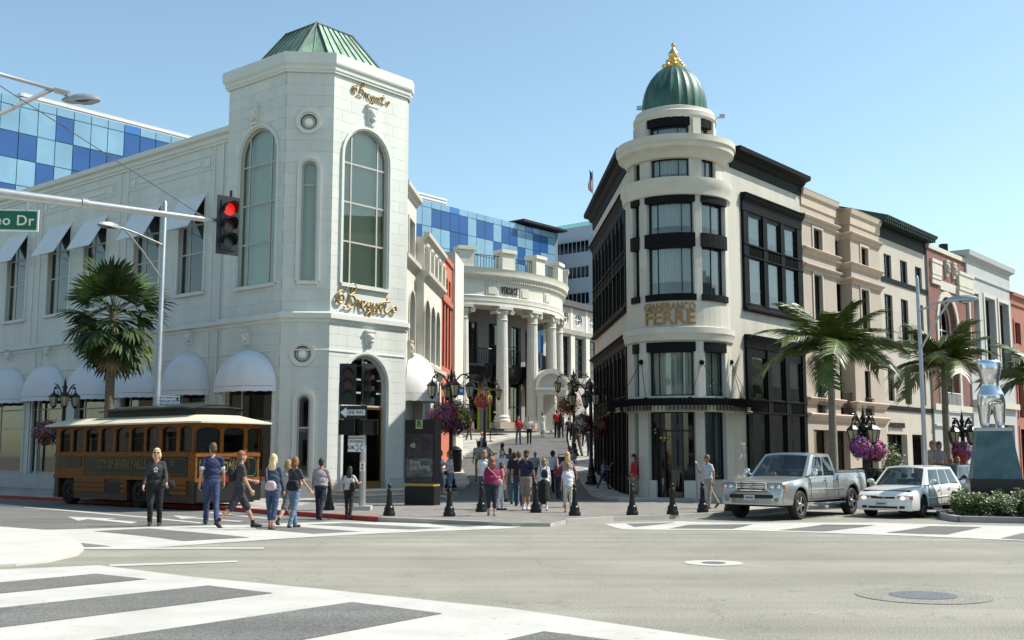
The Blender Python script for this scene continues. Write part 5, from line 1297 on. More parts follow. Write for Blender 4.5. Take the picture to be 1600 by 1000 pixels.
# portal
pc = at(861, 600, 78.2); FPo = Frame((pc.x, pc.y), (.97, .24)); zs_ = at(861, 612, 78.2).z; zt2 = at(861, 576, 78.2).z
po = MB()
for s in (-1, 1):
    po.fbox(FPo, s * .78 - .2, s * .78 + .2, 0, .5, ZG, zs_ - .35); po.fbox(FPo, s * .78 - .26, s * .78 + .26, -.06, .5, ZG, ZG + .5); po.fbox(FPo, s * .78 - .27, s * .78 + .27, -.07, .5, zs_ - .35, zs_ - .2)
po.fbox(FPo, -1.1, 1.1, -.1, 1.6, zs_ - .2, zs_ + .1); po.fbox(FPo, -1.2, 1.2, -.2, 1.6, zs_ + .1, zs_ + .3)
L1 = [(-1.2 * math.cos(math.pi * k / 16), (zt2 - zs_ - .3) * math.sin(math.pi * k / 16)) for k in range(17)]
for (a, b), (c, d) in zip(L1, L1[1:]):
    po.face([FPo.p(a, -.2, zs_ + .3 + b), FPo.p(c, -.2, zs_ + .3 + d), FPo.p(c * .8, -.2, zs_ + .3 + d * .74), FPo.p(a * .8, -.2, zs_ + .3 + b * .74)])
    po.face([FPo.p(a, -.2, zs_ + .3 + b), FPo.p(c, -.2, zs_ + .3 + d), FPo.p(c, 1.6, zs_ + .3 + d), FPo.p(a, 1.6, zs_ + .3 + b)])
    po.face([FPo.p(a * .8, -.2, zs_ + .3 + b * .74), FPo.p(c * .8, -.2, zs_ + .3 + d * .74), FPo.p(c * .8, 0.1, zs_ + .3 + d * .74), FPo.p(a * .8, .1, zs_ + .3 + b * .74)])
po.face([FPo.p(a * .82, .08, zs_ + .3 + b * .75) for a, b in L1]); po.fbox(FPo, -.6, .6, 1.3, 1.6, ZG, zs_ - .2)
po.build('portal', M_via, vb_)
# ================================================================ BUILDING WITH ROUND WINDOWS
p0 = at(868, 500, 88); FO = Frame((p0.x, p0.y), (.607, 1))
ob = thing('oval_window_building', 'two tone lane building with oval green windows above tall dark windows', 'building', (p0.x, p0.y, ZG))
zo = lambda py: FO.uv(904, py)[1]
uo = lambda px: FO.uv(px, 500)[0]
oo = []
for px in (883, 904, 926.7, 950): u = uo(px); oo.append(Op(u - .62, u + .62, zo(511), zo(489), 'o'))
ow = []
for l, r in ((876, 889.5), (896, 912), (920, 936.5), (944, 960)): ow.append(Op(uo(l), uo(r), zo(592), zo(529)))
mb = MB(); wall(mb, FO, -2, uo(985), 0, zo(478), oo + ow, .3); mb.build('wall', mat('taupe_wall', (.40, .37, .35), .8), ob)
for o in oo: window(ob, FO, o, .12, (.5,), (.5,), .12, M_signw, glassmat('green_tint', (.3, .5, .42), .1), back=M_interior, backd=.5, name='oval_window')
for o in ow: window(ob, FO, o, .2, (.33, .67), (.2, .4, .6, .8), .1, M_wdark, M_glassd, back=M_interior, backd=.6)
mb = MB()
for px in (892.5, 916, 940): u = uo(px); mb.fbox(FO, u - .35, u + .35, -.15, .02, 0, zo(517)); mb.fbox(FO, u - .2, u + .2, -.05, .02, zo(517), zo(480))
for a, b in ((519, 526), (592, 600)): mb.sweep([FO.p(-2, 0, 0).to_2d(), FO.p(uo(985), 0, 0).to_2d()], [(0, 0), (.25, .05), (.4, zo(a) - zo(b)), (0, zo(a) - zo(b) + .05)], z0=zo(b))
mb.build('white_trim', M_via, ob)
mb = MB(); mb.sweep([FO.p(-2, 0, 0).to_2d(), FO.p(uo(985), 0, 0).to_2d()], [(0, 0), (.35, .05), (.4, .5), (-1.2, zo(466) - zo(484)), (-6, zo(466) - zo(484))], z0=zo(484)); mb.build('roof', mat('slate_roof', (.09, .09, .095), .7, var=.2), ob)

# ================================================================ FAR OFFICE BUILDINGS
pg = at(765, 400, 120); FGL = Frame((pg.x, pg.y), D2); 
go = thing('glass_office_building', 'long office building clad in dark and pale blue glass panels', 'building', (pg.x, pg.y, 0))
ug0 = FGL.uv(-70, 300)[0]; ug1 = FGL.uv(873, 400)[0]; ztp = FGL.uv(765, 338)[1]
PT = 1.42; RH = 1.98
M_pb = [mat('deep_blue_panel', (.022, .085, .25), .3, spec=.4, var=.1, scale=.3), mat('pale_blue_panel', (.19, .34, .45), .15, metal=.1, var=.12, scale=.4), mat('mid_blue_panel', (.05, .17, .42), .15, metal=.2)]
shell = MB(); shell.fbox(FGL, ug0, ug1, .12, 16, -3, ztp - .01); shell.build('core', mat('mullion_grey', (.16, .2, .26), .5), go)
PM = {}
for i, m_ in enumerate(M_pb):
    for hh_ in (RH, .72):
        t = MB(); t.box(.03, PT - .03, 0, .06, .03, hh_ - .03); o = t.build('glass_panel', m_); PM[(i, hh_)] = o.data; bpy.data.objects.remove(o)
n = int((ug1 - ug0) / PT); cnt = 0; rest = {}
rr = random.Random(11); zlow = 8
pattern = {}
for r in range(0, 8):
    for c in range(n):
        u = ug0 + c * PT
        if r == 0: key = (1 if c % 9 else 2, .72); z = ztp - .72
        else:
            q = (c // 2 + r) % 3 if r % 2 else (c + r * 2) % 5 // 2
            key = (0 if rr.random() < .42 and pattern.get((r - 1, c)) != 0 or q == 0 and rr.random() < .55 else 1, RH); z = ztp - .72 - RH * r
            pattern[(r, c)] = key[0]
        pp = FGL.p(u + PT / 2, 0, z + 1); d = pp - EYE; dd = d.y * CT + d.z * ST; sxp = 800 + FPX * d.x / dd; syp = 500 - FPX * (d.z * CT - d.y * ST) / dd
        vis = (sxp < 310 and syp < 320 and sxp > -30) or (650 < sxp < 880 and syp < 440)
        if vis and cnt < 300:
            o = bpy.data.objects.new('glass_panel', PM[key]); COL.objects.link(o); o.parent = go; o.location = FGL.p(u, 0, z) - wloc(go); o.rotation_euler.z = FGL.ang(); cnt += 1
        else:
            b = rest.setdefault(key[0], MB()); b.fbox(FGL, u + .03, u + PT - .03, 0, .06, z + .03, z + key[1] - .03)
for k, b in rest.items(): b.build('glass_cladding', M_pb[k], go)['kind'] = 'stuff'
lo = MB(); sl_ = MB()
for a, b in ((32, 330), (600, 699)):
    F_ = FGL.shifted(2.5); ua, ub = F_.uv(a, 200)[0], F_.uv(b, 200)[0]; zt3 = F_.uv(80, 155)[1] if a < 100 else F_.uv(650, 298)[1]
    lo.fbox(F_, ua, ub, .1, 9, ztp - .5, zt3)
    z = ztp - .1
    while z < zt3: sl_.fbox(F_, ua - .05, ub + .05, 0, .14, z, z + .22); sl_.hexa([F_.p(ua - .05, x, y) for y in (z, z + .22) for x in (0, 0, 9, 9)] if False else [F_.p(ua - .12, 0, z), F_.p(ua + .1, 0, z), F_.p(ua + .1, 9, z), F_.p(ua - .12, 9, z), F_.p(ua - .12, 0, z + .22), F_.p(ua + .1, 0, z + .22), F_.p(ua + .1, 9, z + .22), F_.p(ua - .12, 9, z + .22)]); z += .36
loose(lo, 'penthouse', M_grey, go); sl_.build('louvres', mat('white_louvre', (.6, .6, .58), .5), go)['kind'] = 'stuff'
mb = MB(); ua = FGL.uv(808, 350)[0]; mb.fbox(FGL, ua, ug1 + .4, -1.0, 6, ztp + .15, ztp + .42); mb.build('roof_canopy', M_wdark, go)
# pale office block with ribbon windows
ph = at(905, 400, 132); FH = Frame((ph.x, ph.y), -D1)
ho = thing('office_block', 'pale blue-grey office block with dark ribbon windows and cream penthouse', 'building', (ph.x, ph.y, 0))
uh = lambda px: FH.uv(px, 400)[0]; zh = lambda py: FH.uv(905, py)[1]
M_ob = mat('pale_blue_grey_wall', (.44, .49, .54), .7, var=.04); bands = []
for yt, yb in ((376, 395), (416, 435), (457, 476), (497, 516)):
    for l, r in ((868, 920), (930, 975)): bands.append(Op(uh(l), uh(r), zh(yb), zh(yt)))
mb = MB(); wall(mb, FH, uh(845), uh(1010), -3, zh(354), bands, .3)
mb.fbox(FH, uh(845), uh(1010), 1.5, 14, -3, zh(354)); mb.build('wall', M_ob, ho)
for o in bands: window(ho, FH, o, .06, [k / 8 for k in range(1, 8)], (), .08, M_ob, M_glassd, back=M_interior, backd=.8, name='ribbon_window')
mb = MB(); mb.fbox(FH, uh(899), uh(935), 3, 10, zh(356), zh(323)); mb.fbox(FH, uh(914), uh(926), 3.5, 6, zh(323), zh(320)); loose(mb, 'penthouse', mat('cream_penthouse', (.55, .53, .45), .8), ho)
mb = MB(); mb.fbox(FH, uh(868), uh(1000), .3, .4, zh(354), zh(347)); mb.build('glass_parapet', glassmat('green_glass_rail', (.5, .75, .65), .2), ho)
ff_ = at(926.8, 322, 133); fl = thing('flagpole', 'flagpole with drooping striped flag on the office block roof', 'flagpole', ff_)
mb = MB(); mb.tube([ff_, ff_ + Vector((0, 0, 4.5))], .06, 6); mb.build('pole', M_steel, fl)
mb = MB(); rows = []
for k in range(11):
    z = ff_.z + 4.2 - 2.6 * k / 10; rows.append([Vector((ff_.x - .08 - .42 * (j / 8) * (1 - .3 * math.sin(k * .6)), ff_.y + .12 * math.sin(j * 1.6 + k * .3), z + .05 * j)) for j in range(9)])
mb.grid(rows); fo = mb.build('flag', [mat('flag_red', (.5, .04, .05), .8), mat('flag_white', (.7, .7, .7), .8), mat('flag_blue', (.03, .05, .25), .8)], fl, fix=False)
for i, p in enumerate(fo.data.polygons): 
    r_, c_i = divmod(i, 8); p.material_index = 2 if (r_ < 4) else c_i % 2
# ================================================================ PALMS
M_trunk = mat('palm_trunk', (.22, .19, .15), .9, var=.25, scale=6, bump=.6, bscale=18, stretch=(1, 1, 5))
M_trunkd = mat('palm_trunk_brown', (.13, .095, .065), .9, var=.3, scale=6, bump=.6, bscale=18, stretch=(1, 1, 5))
M_fan = mat('fan_palm_leaf', (.025, .045, .013), .6, var=.5, scale=1.5, var2=(.055, .09, .024), spec=.25)
M_fanl = mat('fan_palm_leaf_young', (.10, .16, .035), .5, var=.3, scale=2)
M_dry = mat('dry_palm_leaf', (.16, .12, .06), .8, var=.4, scale=3)
M_fea = mat('feather_palm_leaf', (.05, .09, .014), .42, var=.45, scale=2.2, var2=(.13, .175, .03))
def trunk(root, h, r0, r1, m, lean=0, bulge=0):
    mb = MB(); pts = []; rs = []; rr_ = random.Random(int(h * 100))
    for k in range(25):
        t = k / 24; pts.append((lean * math.sin(t * 2.2) * .3, 0, h * t)); rs.append((r0 + (r1 - r0) * t ** .8 + bulge * math.exp(-t * 14)) * (1 + .03 * (k % 2) + .02 * rr_.random()))
    mb.tube(pts, rs, 14); return mb.build('trunk', m, root, smooth=True)
def fan_leaf(rr_, L=.62, n=22):
    mb = MB(); mb.tube([(0, 0, 0), (0, .5, .04), (0, 1.05, 0)], [.022, .016, .012], 4); o = Vector((0, 1.05, 0))
    for k in range(n):
        a = rad(-100 + 200 * (k + .5) / n) ; l = L * (1 - .25 * abs(a / 1.75) ** 2) * rr_.uniform(.9, 1.08); wd = l * .062
        d = Vector((math.sin(a), math.cos(a), 0)); s = Vector((d.y, -d.x, 0)); dr = -l * rr_.uniform(.10, .42)
        f = .05 * (1 if k % 2 else -1)
        m1 = o + d * l * .55 + Vector((0, 0, dr * .22 + f * .3)); m2 = o + d * l * .8 + Vector((0, 0, dr * .6)); t = o + d * l + Vector((0, 0, dr))
        mb.face([o, m1 + s * wd, m1 - s * wd]); mb.face([m1 - s * wd, m1 + s * wd, m2 + s * wd * .6, m2 - s * wd * .6]); mb.face([m2 - s * wd * .6, m2 + s * wd * .6, t])
    return mb
def fan_palm(px, py_base, zb, top_px, label):
    b = ground(px, py_base, zb) if not isinstance(px, Vector) else px
    tp = at(top_px[0], top_px[1], b.y); h = tp.z - b.z
    root = thing('fan_palm', label, 'palm tree', b, local=True)
    trunk(root, h, .19, .15, M_trunkd, (tp.x - b.x))
    rr_ = random.Random(3); protos = []
    for i, m in enumerate((M_fan, M_fan, M_fanl, M_dry)):
        t = fan_leaf(rr_, (.95, 1.1, .9, .8)[i], (22, 26, 22, 18)[i]); o = t.build('frond', m, None, fix=False); protos.append(o.data); bpy.data.objects.remove(o)
    lx = (tp.x - b.x)
    for k in range(48):
        f = k / 47; el = rad(84 - 166 * f ** .85); az = k * 2.39996 + rr_.uniform(-.2, .2)
        o = bpy.data.objects.new('frond', protos[0 if k % 3 else 1] if f < .93 else protos[3]); 
        if k in (5, 9): o.data = protos[2]
        COL.objects.link(o); o.parent = root
        M_ = Matrix.Rotation(az, 4, 'Z') @ Matrix.Rotation(el, 4, 'X') @ Matrix.Rotation(rr_.uniform(-.6, .6), 4, 'Y')
        o.matrix_local = Matrix.Translation((lx * .25, 0, h - .1 - .35 * f)) @ M_ @ Matrix.Scale(rr_.uniform(.85, 1.2), 4)
    return root
def feather_leaf(rr_, L, droop, n=66):
    mb = MB(); pts = []
    for k in range(17):
        t = k / 16; pts.append(Vector((0, L * math.sin(t * 1.25 * droop) / (1.25 * droop) if droop > .05 else L * t, -L * (1 - math.cos(t * 1.25 * droop)) / (1.25 * droop) if droop > .05 else 0)))
    mb.tube(pts, [.035 * (1 - .85 * k / 16) for k in range(17)], 5)
    for i in range(n):
        t = .13 + .87 * i / n; x = t * 16; a = int(x); q = pts[a].lerp(pts[min(16, a + 1)], x - a); tg = (pts[min(16, a + 1)] - pts[max(0, a - 1)]).normalized()
        l = L * .32 * math.sin(min(1, t * 1.25 + .12) * math.pi * .86) ** .6 * rr_.uniform(.85, 1.1) + .05
        for s in (-1, 1):
            side = Vector((s, 0, 0)); d = (side * .8 + tg * .55 + Vector((0, 0, rr_.uniform(-.1, .22)))).normalized()
            m1 = q + d * l * .5 + Vector((0, 0, -l * .10)); e = q + d * l * .92 + Vector((0, 0, -l * rr_.uniform(.35, .62)))
            wv = tg * .032
            mb.face([q - wv, q + wv, m1 + wv, m1 - wv]); mb.face([m1 - wv, m1 + wv, e])
    return mb
def feather_palm(px, py, Y, top_px, label, L=2.3, seed=1, zb=-.13, n=13):
    p = at(px, py, Y); b = Vector((p.x, Y, zb)); tp = at(top_px[0], top_px[1], Y); h = tp.z - b.z
    root = thing('feather_palm', label, 'palm tree', b, group=None, local=True)
    lx = tp.x - b.x
    trunk(root, h - .5, .17, .12, M_trunk, lx, .05)
    mb = MB(); mb.tube([(lx * .25, 0, h - .55), (lx * .25, 0, h - .1), (lx * .25, 0, h + .25)], [.12, .1, .03], 10); mb.build('crownshaft', mat('crownshaft_green', (.12, .17, .05), .5), root, smooth=True)
    rr_ = random.Random(seed)
    for k in range(n):
        f = k / (n - 1); el = rad(82 - 60 * f); az = k * 2.39996 + seed
        t = feather_leaf(rr_, L * rr_.uniform(.9, 1.1) * (.85 + .25 * f), (.6 + .85 * f)); o = t.build('frond', M_fea, None, fix=False); o.parent = root
        o.matrix_local = Matrix.Translation((lx * .25, 0, h - .1)) @ Matrix.Rotation(az, 4, 'Z') @ Matrix.Rotation(el, 4, 'X') @ Matrix.Rotation(rr_.uniform(-.5, .5), 4, 'Y')
    return root
pp = FW.p(FW.uv(178, 700)[0], -3.0, -.13)
d_ = ray(172, 700); tY = 41.2; q_ = at(171, 690, tY)
fan_palm(Vector((q_.x, tY, -.13)), 0, -.13, (170, 484), 'dark green fan palm with drooping lower fronds behind the trolley bus')
feather_palm(1302, 740, 41.5, (1301, 552), 'feather palm with arching bright fronds behind the silver pickup truck', 2.9, 1, n=20)
feather_palm(1483, 740, 45.5, (1471, 572), 'feather palm between the tall street light and the metal torso sculpture', 2.7, 5, n=20)
feather_palm(1640, 740, 38, (1640, 590), 'palm half outside the right edge of the photo, fronds reaching in by the sculpture', 2.3, 9, n=11)

# ================================================================ STREET LAMPS, BASKETS, POLES
def lantern(root, x, y, z, s=1.0):
    mb = MB()
    def hexring(r, zz): return [Vector((x + r * s * math.cos(math.pi * k / 3 + .3), y + r * s * math.sin(math.pi * k / 3 + .3), z + zz * s)) for k in range(6)]
    mb.grid([hexring(.22, .0), hexring(.24, .03), hexring(.10, .16), hexring(.05, .2), hexring(.03, .3)], True); mb.face(hexring(.1, -.47)); mb.grid([hexring(.12, -.47), hexring(.12, -.42)], True); mb.grid([hexring(.03, -.55), hexring(.09, -.47)], True)
    a = hexring(.205, 0); b = hexring(.115, -.43)
    for p, q in zip(a, b): mb.tube([p, q], .014 * s, 4)
    l = mb.build('lantern', M_iron, root)
    g = MB(); g.grid([hexring(.11, -.42), hexring(.195, -.005)], True); g.build('lantern_glass', mat('amber_lantern_glass', (.38, .36, .22), .25), l, fix=False)
def street_lamp(loc, hgt, label, arms=4, reach=.62, rot=.4, s=1.0, group='black multi-lantern street lamps', cat='street lamp'):
    root = thing('street_lamp', label, cat, loc, group=group, local=True)
    mb = MB(); mb.lathe((0, 0, 0), [(.27, 0), (.27, .12), (.22, .16), (.2, .3), (.24, .34), (.17, .42), (.13, .7), (.15, .74), (.11, .8), (.085, 1.0), (.075, hgt - .75), (.12, hgt - .7), (.08, hgt - .62), (.07, hgt - .2), (.11, hgt - .15), (.08, hgt - .08), (.05, hgt - .02), (.055, hgt + .06), (.03, hgt + .12), (.004, hgt + .32)], 14)
    mb.build('post', M_iron, root, smooth=True)
    mb = MB(); mb.lathe((0, 0, hgt - .5), [(.1, -.12), (.19, -.06), (.2, .06), (.12, .14)], 12); mb.build('hub', M_iron, root)
    for k in range(arms):
        a = rot + 2 * math.pi * k / arms; d = Vector((math.cos(a), math.sin(a), 0)); P = []
        for i in range(14):
            t = i / 13; th = t * math.pi * 1.25
            P.append(d * (.1 + (reach - .1) * t) + Vector((0, 0, hgt - .5 + .45 * s * math.sin(t * math.pi * .8))))
        m_ = MB(); m_.tube(P, [.032 * s] * 14, 6)
        c = d * reach + Vector((0, 0, hgt - .32)); sp = []
        for i in range(16):
            th = i / 15 * 4.6; r_ = .17 * s * (1 - i / 17); sp.append(d * (reach * .86) + d * (r_ * math.cos(th + 1.2)) + Vector((0, 0, hgt - .16 + r_ * math.sin(th + 1.2))))
        m_.tube(sp, .024 * s, 5); m_.ell(sp[-1], (.05, .05, .05), 6, 5)
        m_.tube([d * .1 + Vector((0, 0, hgt - .75)), d * reach * .45 + Vector((0, 0, hgt - .62)), d * reach * .7 + Vector((0, 0, hgt - .3))], .018, 5)
        e = P[-1]; m_.tube([e, e - Vector((0, 0, .08))], .015, 4); m_.build('arm', M_iron, root)
        lantern(root, e.x, e.y, e.z - .33 * s, s)
    return root
FL_MATS = {}
def basket(loc, r, cols, label, n=900, sq=.85, seed=1, group='hanging flower baskets'):
    root = thing('flower_basket', label, 'flower basket', loc, group=group, local=True); rr_ = random.Random(seed)
    mb = MB(); mb.tube([(0, 0, r * .8), (0, 0, r * 1.5)], .012, 4); mb.lathe((0, 0, -.1), [(.02, -r * .35), (r * .35, -r * .3), (r * .5, 0), (r * .5, .04)], 12); mb.build('bowl', M_iron, root)
    def blob(num, rr0, rr1, size, mats_, nm, pickmat):
        mb = MB()
        for k in range(num):
            v = Vector((rr_.gauss(0, 1), rr_.gauss(0, 1), rr_.gauss(0, 1))).normalized()
            lump = 1 + .16 * math.sin(v.x * 5 + seed) * math.cos(v.z * 4 + v.y * 5)
            c = v * rr_.uniform(rr0, rr1) * r * lump; c.z *= sq
            if v.z < -.3 and rr_.random() < .3: c.z -= rr_.uniform(0, .25) * r
            a = Vector((rr_.gauss(0, 1), rr_.gauss(0, 1), rr_.gauss(0, 1))).cross(v + Vector((0, 0, .3))).normalized(); b = v.cross(a).normalized(); sz = size * rr_.uniform(.7, 1.3)
            tl = v * rr_.uniform(-.4, .4) * sz
            mb.cur = pickmat(v, c)
            mb.face([c - a * sz, c - b * sz + tl, c + a * sz, c + b * sz - tl])
        return mb.build(nm, mats_, root, fix=False)
    blob(int(n * .9), .5, .95, .05, [M_leafy, mat('leaf_light', (.11, .17, .04), .6)], 'foliage', lambda v, c: rr_.random() < .3)
    def pk(v, c):
        h_ = math.sin(v.x * 2.6 + seed * 1.7) + math.cos(v.z * 3.1 + v.x * 2 + seed) + rr_.uniform(-.9, .9)
        return int(max(0, min(len(cols) - 1, (h_ + 1.8) / 3.6 * len(cols))))
    blob(n, .85, 1.06, .034, [FL_MATS[c] for c in cols], 'blossoms', pk)
    return root
for nm, c in (('pink', (.55, .10, .30)), ('magenta', (.38, .03, .20)), ('violet', (.22, .07, .38)), ('red', (.48, .02, .03)), ('white', (.62, .58, .52)), ('yellow', (.60, .42, .03)), ('salmon', (.60, .20, .14)), ('darkred', (.16, .01, .02))): FL_MATS[nm] = mat('blossom_' + nm, tuple(x * .8 for x in c), .7)
def on_walk(px, py, zf_): return ground(px, py, zf_)
def lamp_px(px, base, top, zf_, label, **k):
    b = ground(px, base, zf_); t = at(px, top, b.y); return b, street_lamp(b, t.z - b.z - .32, label, **k)
b0 = at(97, 700, 46.5); b0.z = -.13; street_lamp(b0, at(97, 588, 46.5).z - b0.z - .32, 'black multi-lantern lamp post beside the front of the trolley bus', reach=.42, s=.9)
basket(at(75, 675, 46.2), .62, ['darkred', 'magenta', 'pink', 'darkred'], 'shaded dark red flower basket on the lamp post by the front of the trolley', seed=8)
bl_v = ground(704, 762, zw_); q_ = at(703, 572, bl_v.y); street_lamp(bl_v, q_.z - bl_v.z - .32, 'black four lantern lamp post above the big flower baskets by the kiosk', reach=.85, rot=.25, s=1.05)
yv = bl_v.y
basket(at(692, 652, yv - .5), .66, ['red', 'pink', 'magenta', 'pink', 'violet', 'red'], 'large pink and violet flower basket nearest the black kiosk', 1700, 1.0, 1)
basket(at(715, 652, yv + .4), .74, ['yellow', 'white', 'magenta', 'pink', 'red', 'salmon'], 'large red, white and yellow flower basket right of the lamp post behind the kiosk', 1700, 1.05, 2)
mb = MB(); sg = thing('blue_sign', 'small blue square sign with white mark beneath the lamp lanterns', 'sign', at(721, 611, yv + 8)); c = at(721, 611, yv + 8)
for dx, dy in ((0, 0), (-.42, .25)): mb.box(c.x + dx - .16, c.x + dx + .16, c.y - .02, c.y + .02, c.z + dy - .22, c.z + dy + .24)
mb.build('panel', mat('sign_blue', (.02, .22, .55), .5), sg); mb = MB(); mb.box(c.x - .07, c.x + .07, c.y - .03, c.y - .021, c.z - .05, c.z + .1); mb.build('white_mark', M_signw, sg)
mb = MB(); mb.tube([(c.x + .16, c.y, c.z + .3), (c.x - 1.2, c.y + .1, c.z + .3)], .02, 5); mb.tube([(c.x - 1.15, c.y + .1, c.z + .4), (c.x - 1.15, c.y + .1, zvia(c.x, c.y))], .04, 6); loose(mb, 'bracket', M_iron, sg)
bv = at(757, 686, 62); bv.z = zvia(bv.x, 62) + .1; street_lamp(bv, at(757, 586, 62).z - bv.z - .32, 'smaller black lamp post before the colonnade with one round basket', reach=.8, rot=.1)
basket(at(755, 625, 61.6), .48, ['salmon', 'pink', 'red', 'salmon', 'yellow'], 'small salmon pink flower ball hanging before the colonnade doors', 900, .95, 3)
br_ = ground(924, 757, zw_); street_lamp(br_, at(924, 588, br_.y).z - br_.z - .32, 'black lamp post on the shaded right pavement of the lane', reach=.85, rot=.2, s=1.0)
basket(at(911, 661, br_.y - .2), .42, ['white', 'pink', 'white', 'red', 'red', 'darkred'], 'white and red flower basket on the lamp post in the lane shade', 900, 1.1, 4)
basket(at(939, 668, br_.y + .3), .45, ['darkred', 'darkred', 'red'], 'dark leafy basket right of the lamp post in the lane shade', 500, .9, 5)
br2 = at(897, 700, 62); br2.z = zvia(4, 62) + .1; street_lamp(br2, at(897, 575, 62).z - br2.z - .32, 'second lamp post further up the shaded right side of the lane', reach=.9, rot=.1)
basket(at(888, 633, 61.5), .75, ['red', 'darkred', 'darkred'], 'deep red flower basket on the farther lamp in the lane', 800, .8, 6)
lY = 39.0
for px, top, Y, lab, rot in ((1352, 632, 37.5, 'black lamp post with lanterns between the pickup truck and the leafy vine column', .35), (1507, 640, 43.0, 'black lamp post left of the blue sculpture pedestal', .5)):
    b = at(px, 740, Y); b.z = -.13; street_lamp(b, at(px, top, Y).z - b.z - .32, lab, reach=.45, rot=rot, s=.95)
basket(at(1345, 698, 37.1), .38, ['violet', 'magenta', 'pink', 'violet', 'magenta'], 'purple flower basket left of the vine column', 900, .95, 7)
basket(at(1369, 703, 37.6), .33, ['violet', 'pink', 'magenta', 'pink'], 'pink and purple flower basket touching the vine column', 900, 1.1, 12)
basket(at(1503, 705, 42.7), .38, ['violet', 'magenta', 'pink', 'red'], 'pink flower basket just left of the blue pedestal', 900, 1, 9)
# slender pole with gilded top before the shop door
b = ground(1040, 782, -.12); t = thing('gilded_pole', 'slender black pole with gilded ornament before the shop entrance', 'pole', b, local=True); hh = at(1040, 690, b.y).z - b.z
mb = MB(); mb.lathe((0, 0, 0), [(.17, 0), (.17, .06), (.1, .1), (.09, .22), (.05, .3), (.035, .5), (.03, .55), (.045, .6), (.03, .65), (.028, hh)], 12); mb.build('pole', M_iron, t, smooth=True)
mb = MB(); mb.lathe((0, 0, hh), [(.03, 0), (.07, .03), (.05, .08), (.09, .14), (.06, .2), (.03, .26), (.05, .3), (.005, .4)], 12)
for k in range(4): a = k * math.pi / 2; mb.ell((.13 * math.cos(a), .13 * math.sin(a), .14 + hh), (.05, .05, .06), 8, 6); mb.tube([(0, 0, hh + .14), (.13 * math.cos(a), .13 * math.sin(a), .14 + hh)], .02, 5)
mb.build('ornament', M_brass, t, smooth=True)
# bollards
def bollard_parts(root):
    mb = MB(); mb.lathe((0, 0, 0), [(.165, 0), (.17, .05), (.16, .1), (.135, .14), (.14, .19), (.125, .24), (.1, .27)], 16); mb.build('foot', M_iron, root, smooth=True)
    mb = MB(); mb.lathe((0, 0, .26), [(.1, 0), (.085, .05), (.09, .08), (.075, .12), (.062, .4), (.07, .43), (.055, .46), (.05, .48)], 16); mb.build('shaft', M_iron, root, smooth=True)
    mb = MB(); mb.lathe((0, 0, .73), [(.05, 0), (.035, .02), (.05, .045), (.062, .085), (.05, .125), (.012, .15)], 12); mb.build('ball_finial', M_iron, root, smooth=True)
bp_ = None
for px, py, lab in ((514, 797, 'black bollard beside the man in lavender shirt'), (608, 806, 'black bollard between signal pole and kiosk'), (702, 807, 'black bollard in front of the woman in pink top'), (752, 800, 'black bollard half hidden behind the woman in maroon'),
                    (837, 801, 'black bollard left of the woman with backpack and white cardigan'), (898, 806, 'black bollard right of the woman in white top and cream capris'), (988, 805, 'black bollard in front of the round tower, nearest the lane'), (1051, 804, 'black bollard before the round tower shop door'),
                    (1098, 801, 'black bollard in front of the man on the phone'), (1140, 799, 'black bollard touching the left side of the pickup truck'), (578, 768, 'short black post on the pavement behind the signal pole')):
    b = ground(px, py, -.13)
    if bp_ is None: bp_ = thing('bollard', lab, 'bollard', (0, 0, 0), group='black cast iron bollards along the kerb'); bollard_parts(bp_); o = bp_
    else: o = copy_tree(bp_)
    o['label'] = lab; o.location = b; o.rotation_euler.z = R.random() * 6
# kiosk
k0 = ground(632, 789, -.13); k1 = ground(678, 790, -.13); FK = Frame(k0.to_2d(), (k1 - k0).to_2d()); KW = (k1 - k0).length
kt = at(632, 655, k0.y).z; kk = thing('information_kiosk', 'black freestanding advertising kiosk with free parking poster', 'kiosk', k0)
kz = lambda py: FK.uv(655, py)[1]
mb = MB(); mb.fbox(FK, .0, KW, 0, .45, kz(790), kz(760)); mb.build('base', M_wdark, kk)
mb = MB(); mb.fbox(FK, .02, KW - .02, -.02, .45, kz(759.5), kz(755.5)); mb.build('gold_stripe', mat('kiosk_gold', (.42, .27, .05), .45), kk)
mb = MB(); mb.fbox(FK, -.01, KW + .01, -.01, .46, kz(755), kz(655.5)); mb.build('cabinet', mat('gloss_black_panel', (.010, .010, .012), .22), kk)
mb = MB(); mb.fbox(FK, .05, KW - .05, -.02, -.012, kz(753), kz(678)); po_ = mb.build('poster', mat('dark_poster', (.02, .015, .028), .25, var=.5, scale=4, var2=(.055, .05, .065)), kk)
mb = MB(); mb.fbox(FK, .05, KW - .05, -.024, -.021, kz(745), kz(716)); mb.build('poster_car', mat('poster_grey', (.025, .03, .03), .3, var=.5, scale=3, var2=(.14, .16, .16), stretch=(1, 1, 5)), po_)
mb = MB(); mb.ell(FK.p(.38, -.02, kz(696)), (.16, .01, .09), 12, 6); mb.build('poster_bag', mat('poster_bag', (.22, .24, .18), .5), po_)
u, v = FK.uv(651.5, 722); text_on(po_, FK, 'free', u - .05, v + .0, .26, mat('poster_text', (.40, .42, .40), .5), .003, w=-.026)
u, v = FK.uv(657, 729.5); text_on(po_, FK, 'parking', u, v, .26, MATS['poster_text'], .003, w=-.026)
mb = MB(); u, v = FK.uv(655.5, 663); mb.fbox(FK, u - .13, u + .13, -.03, -.01, v - .15, v + .15); em = mb.build('emblem', mat('kiosk_green', (.32, .42, .16), .5), kk); text_on(em, FK, 'R', u + .01, v, .3, M_signk, .003, w=-.032, bold=.005)
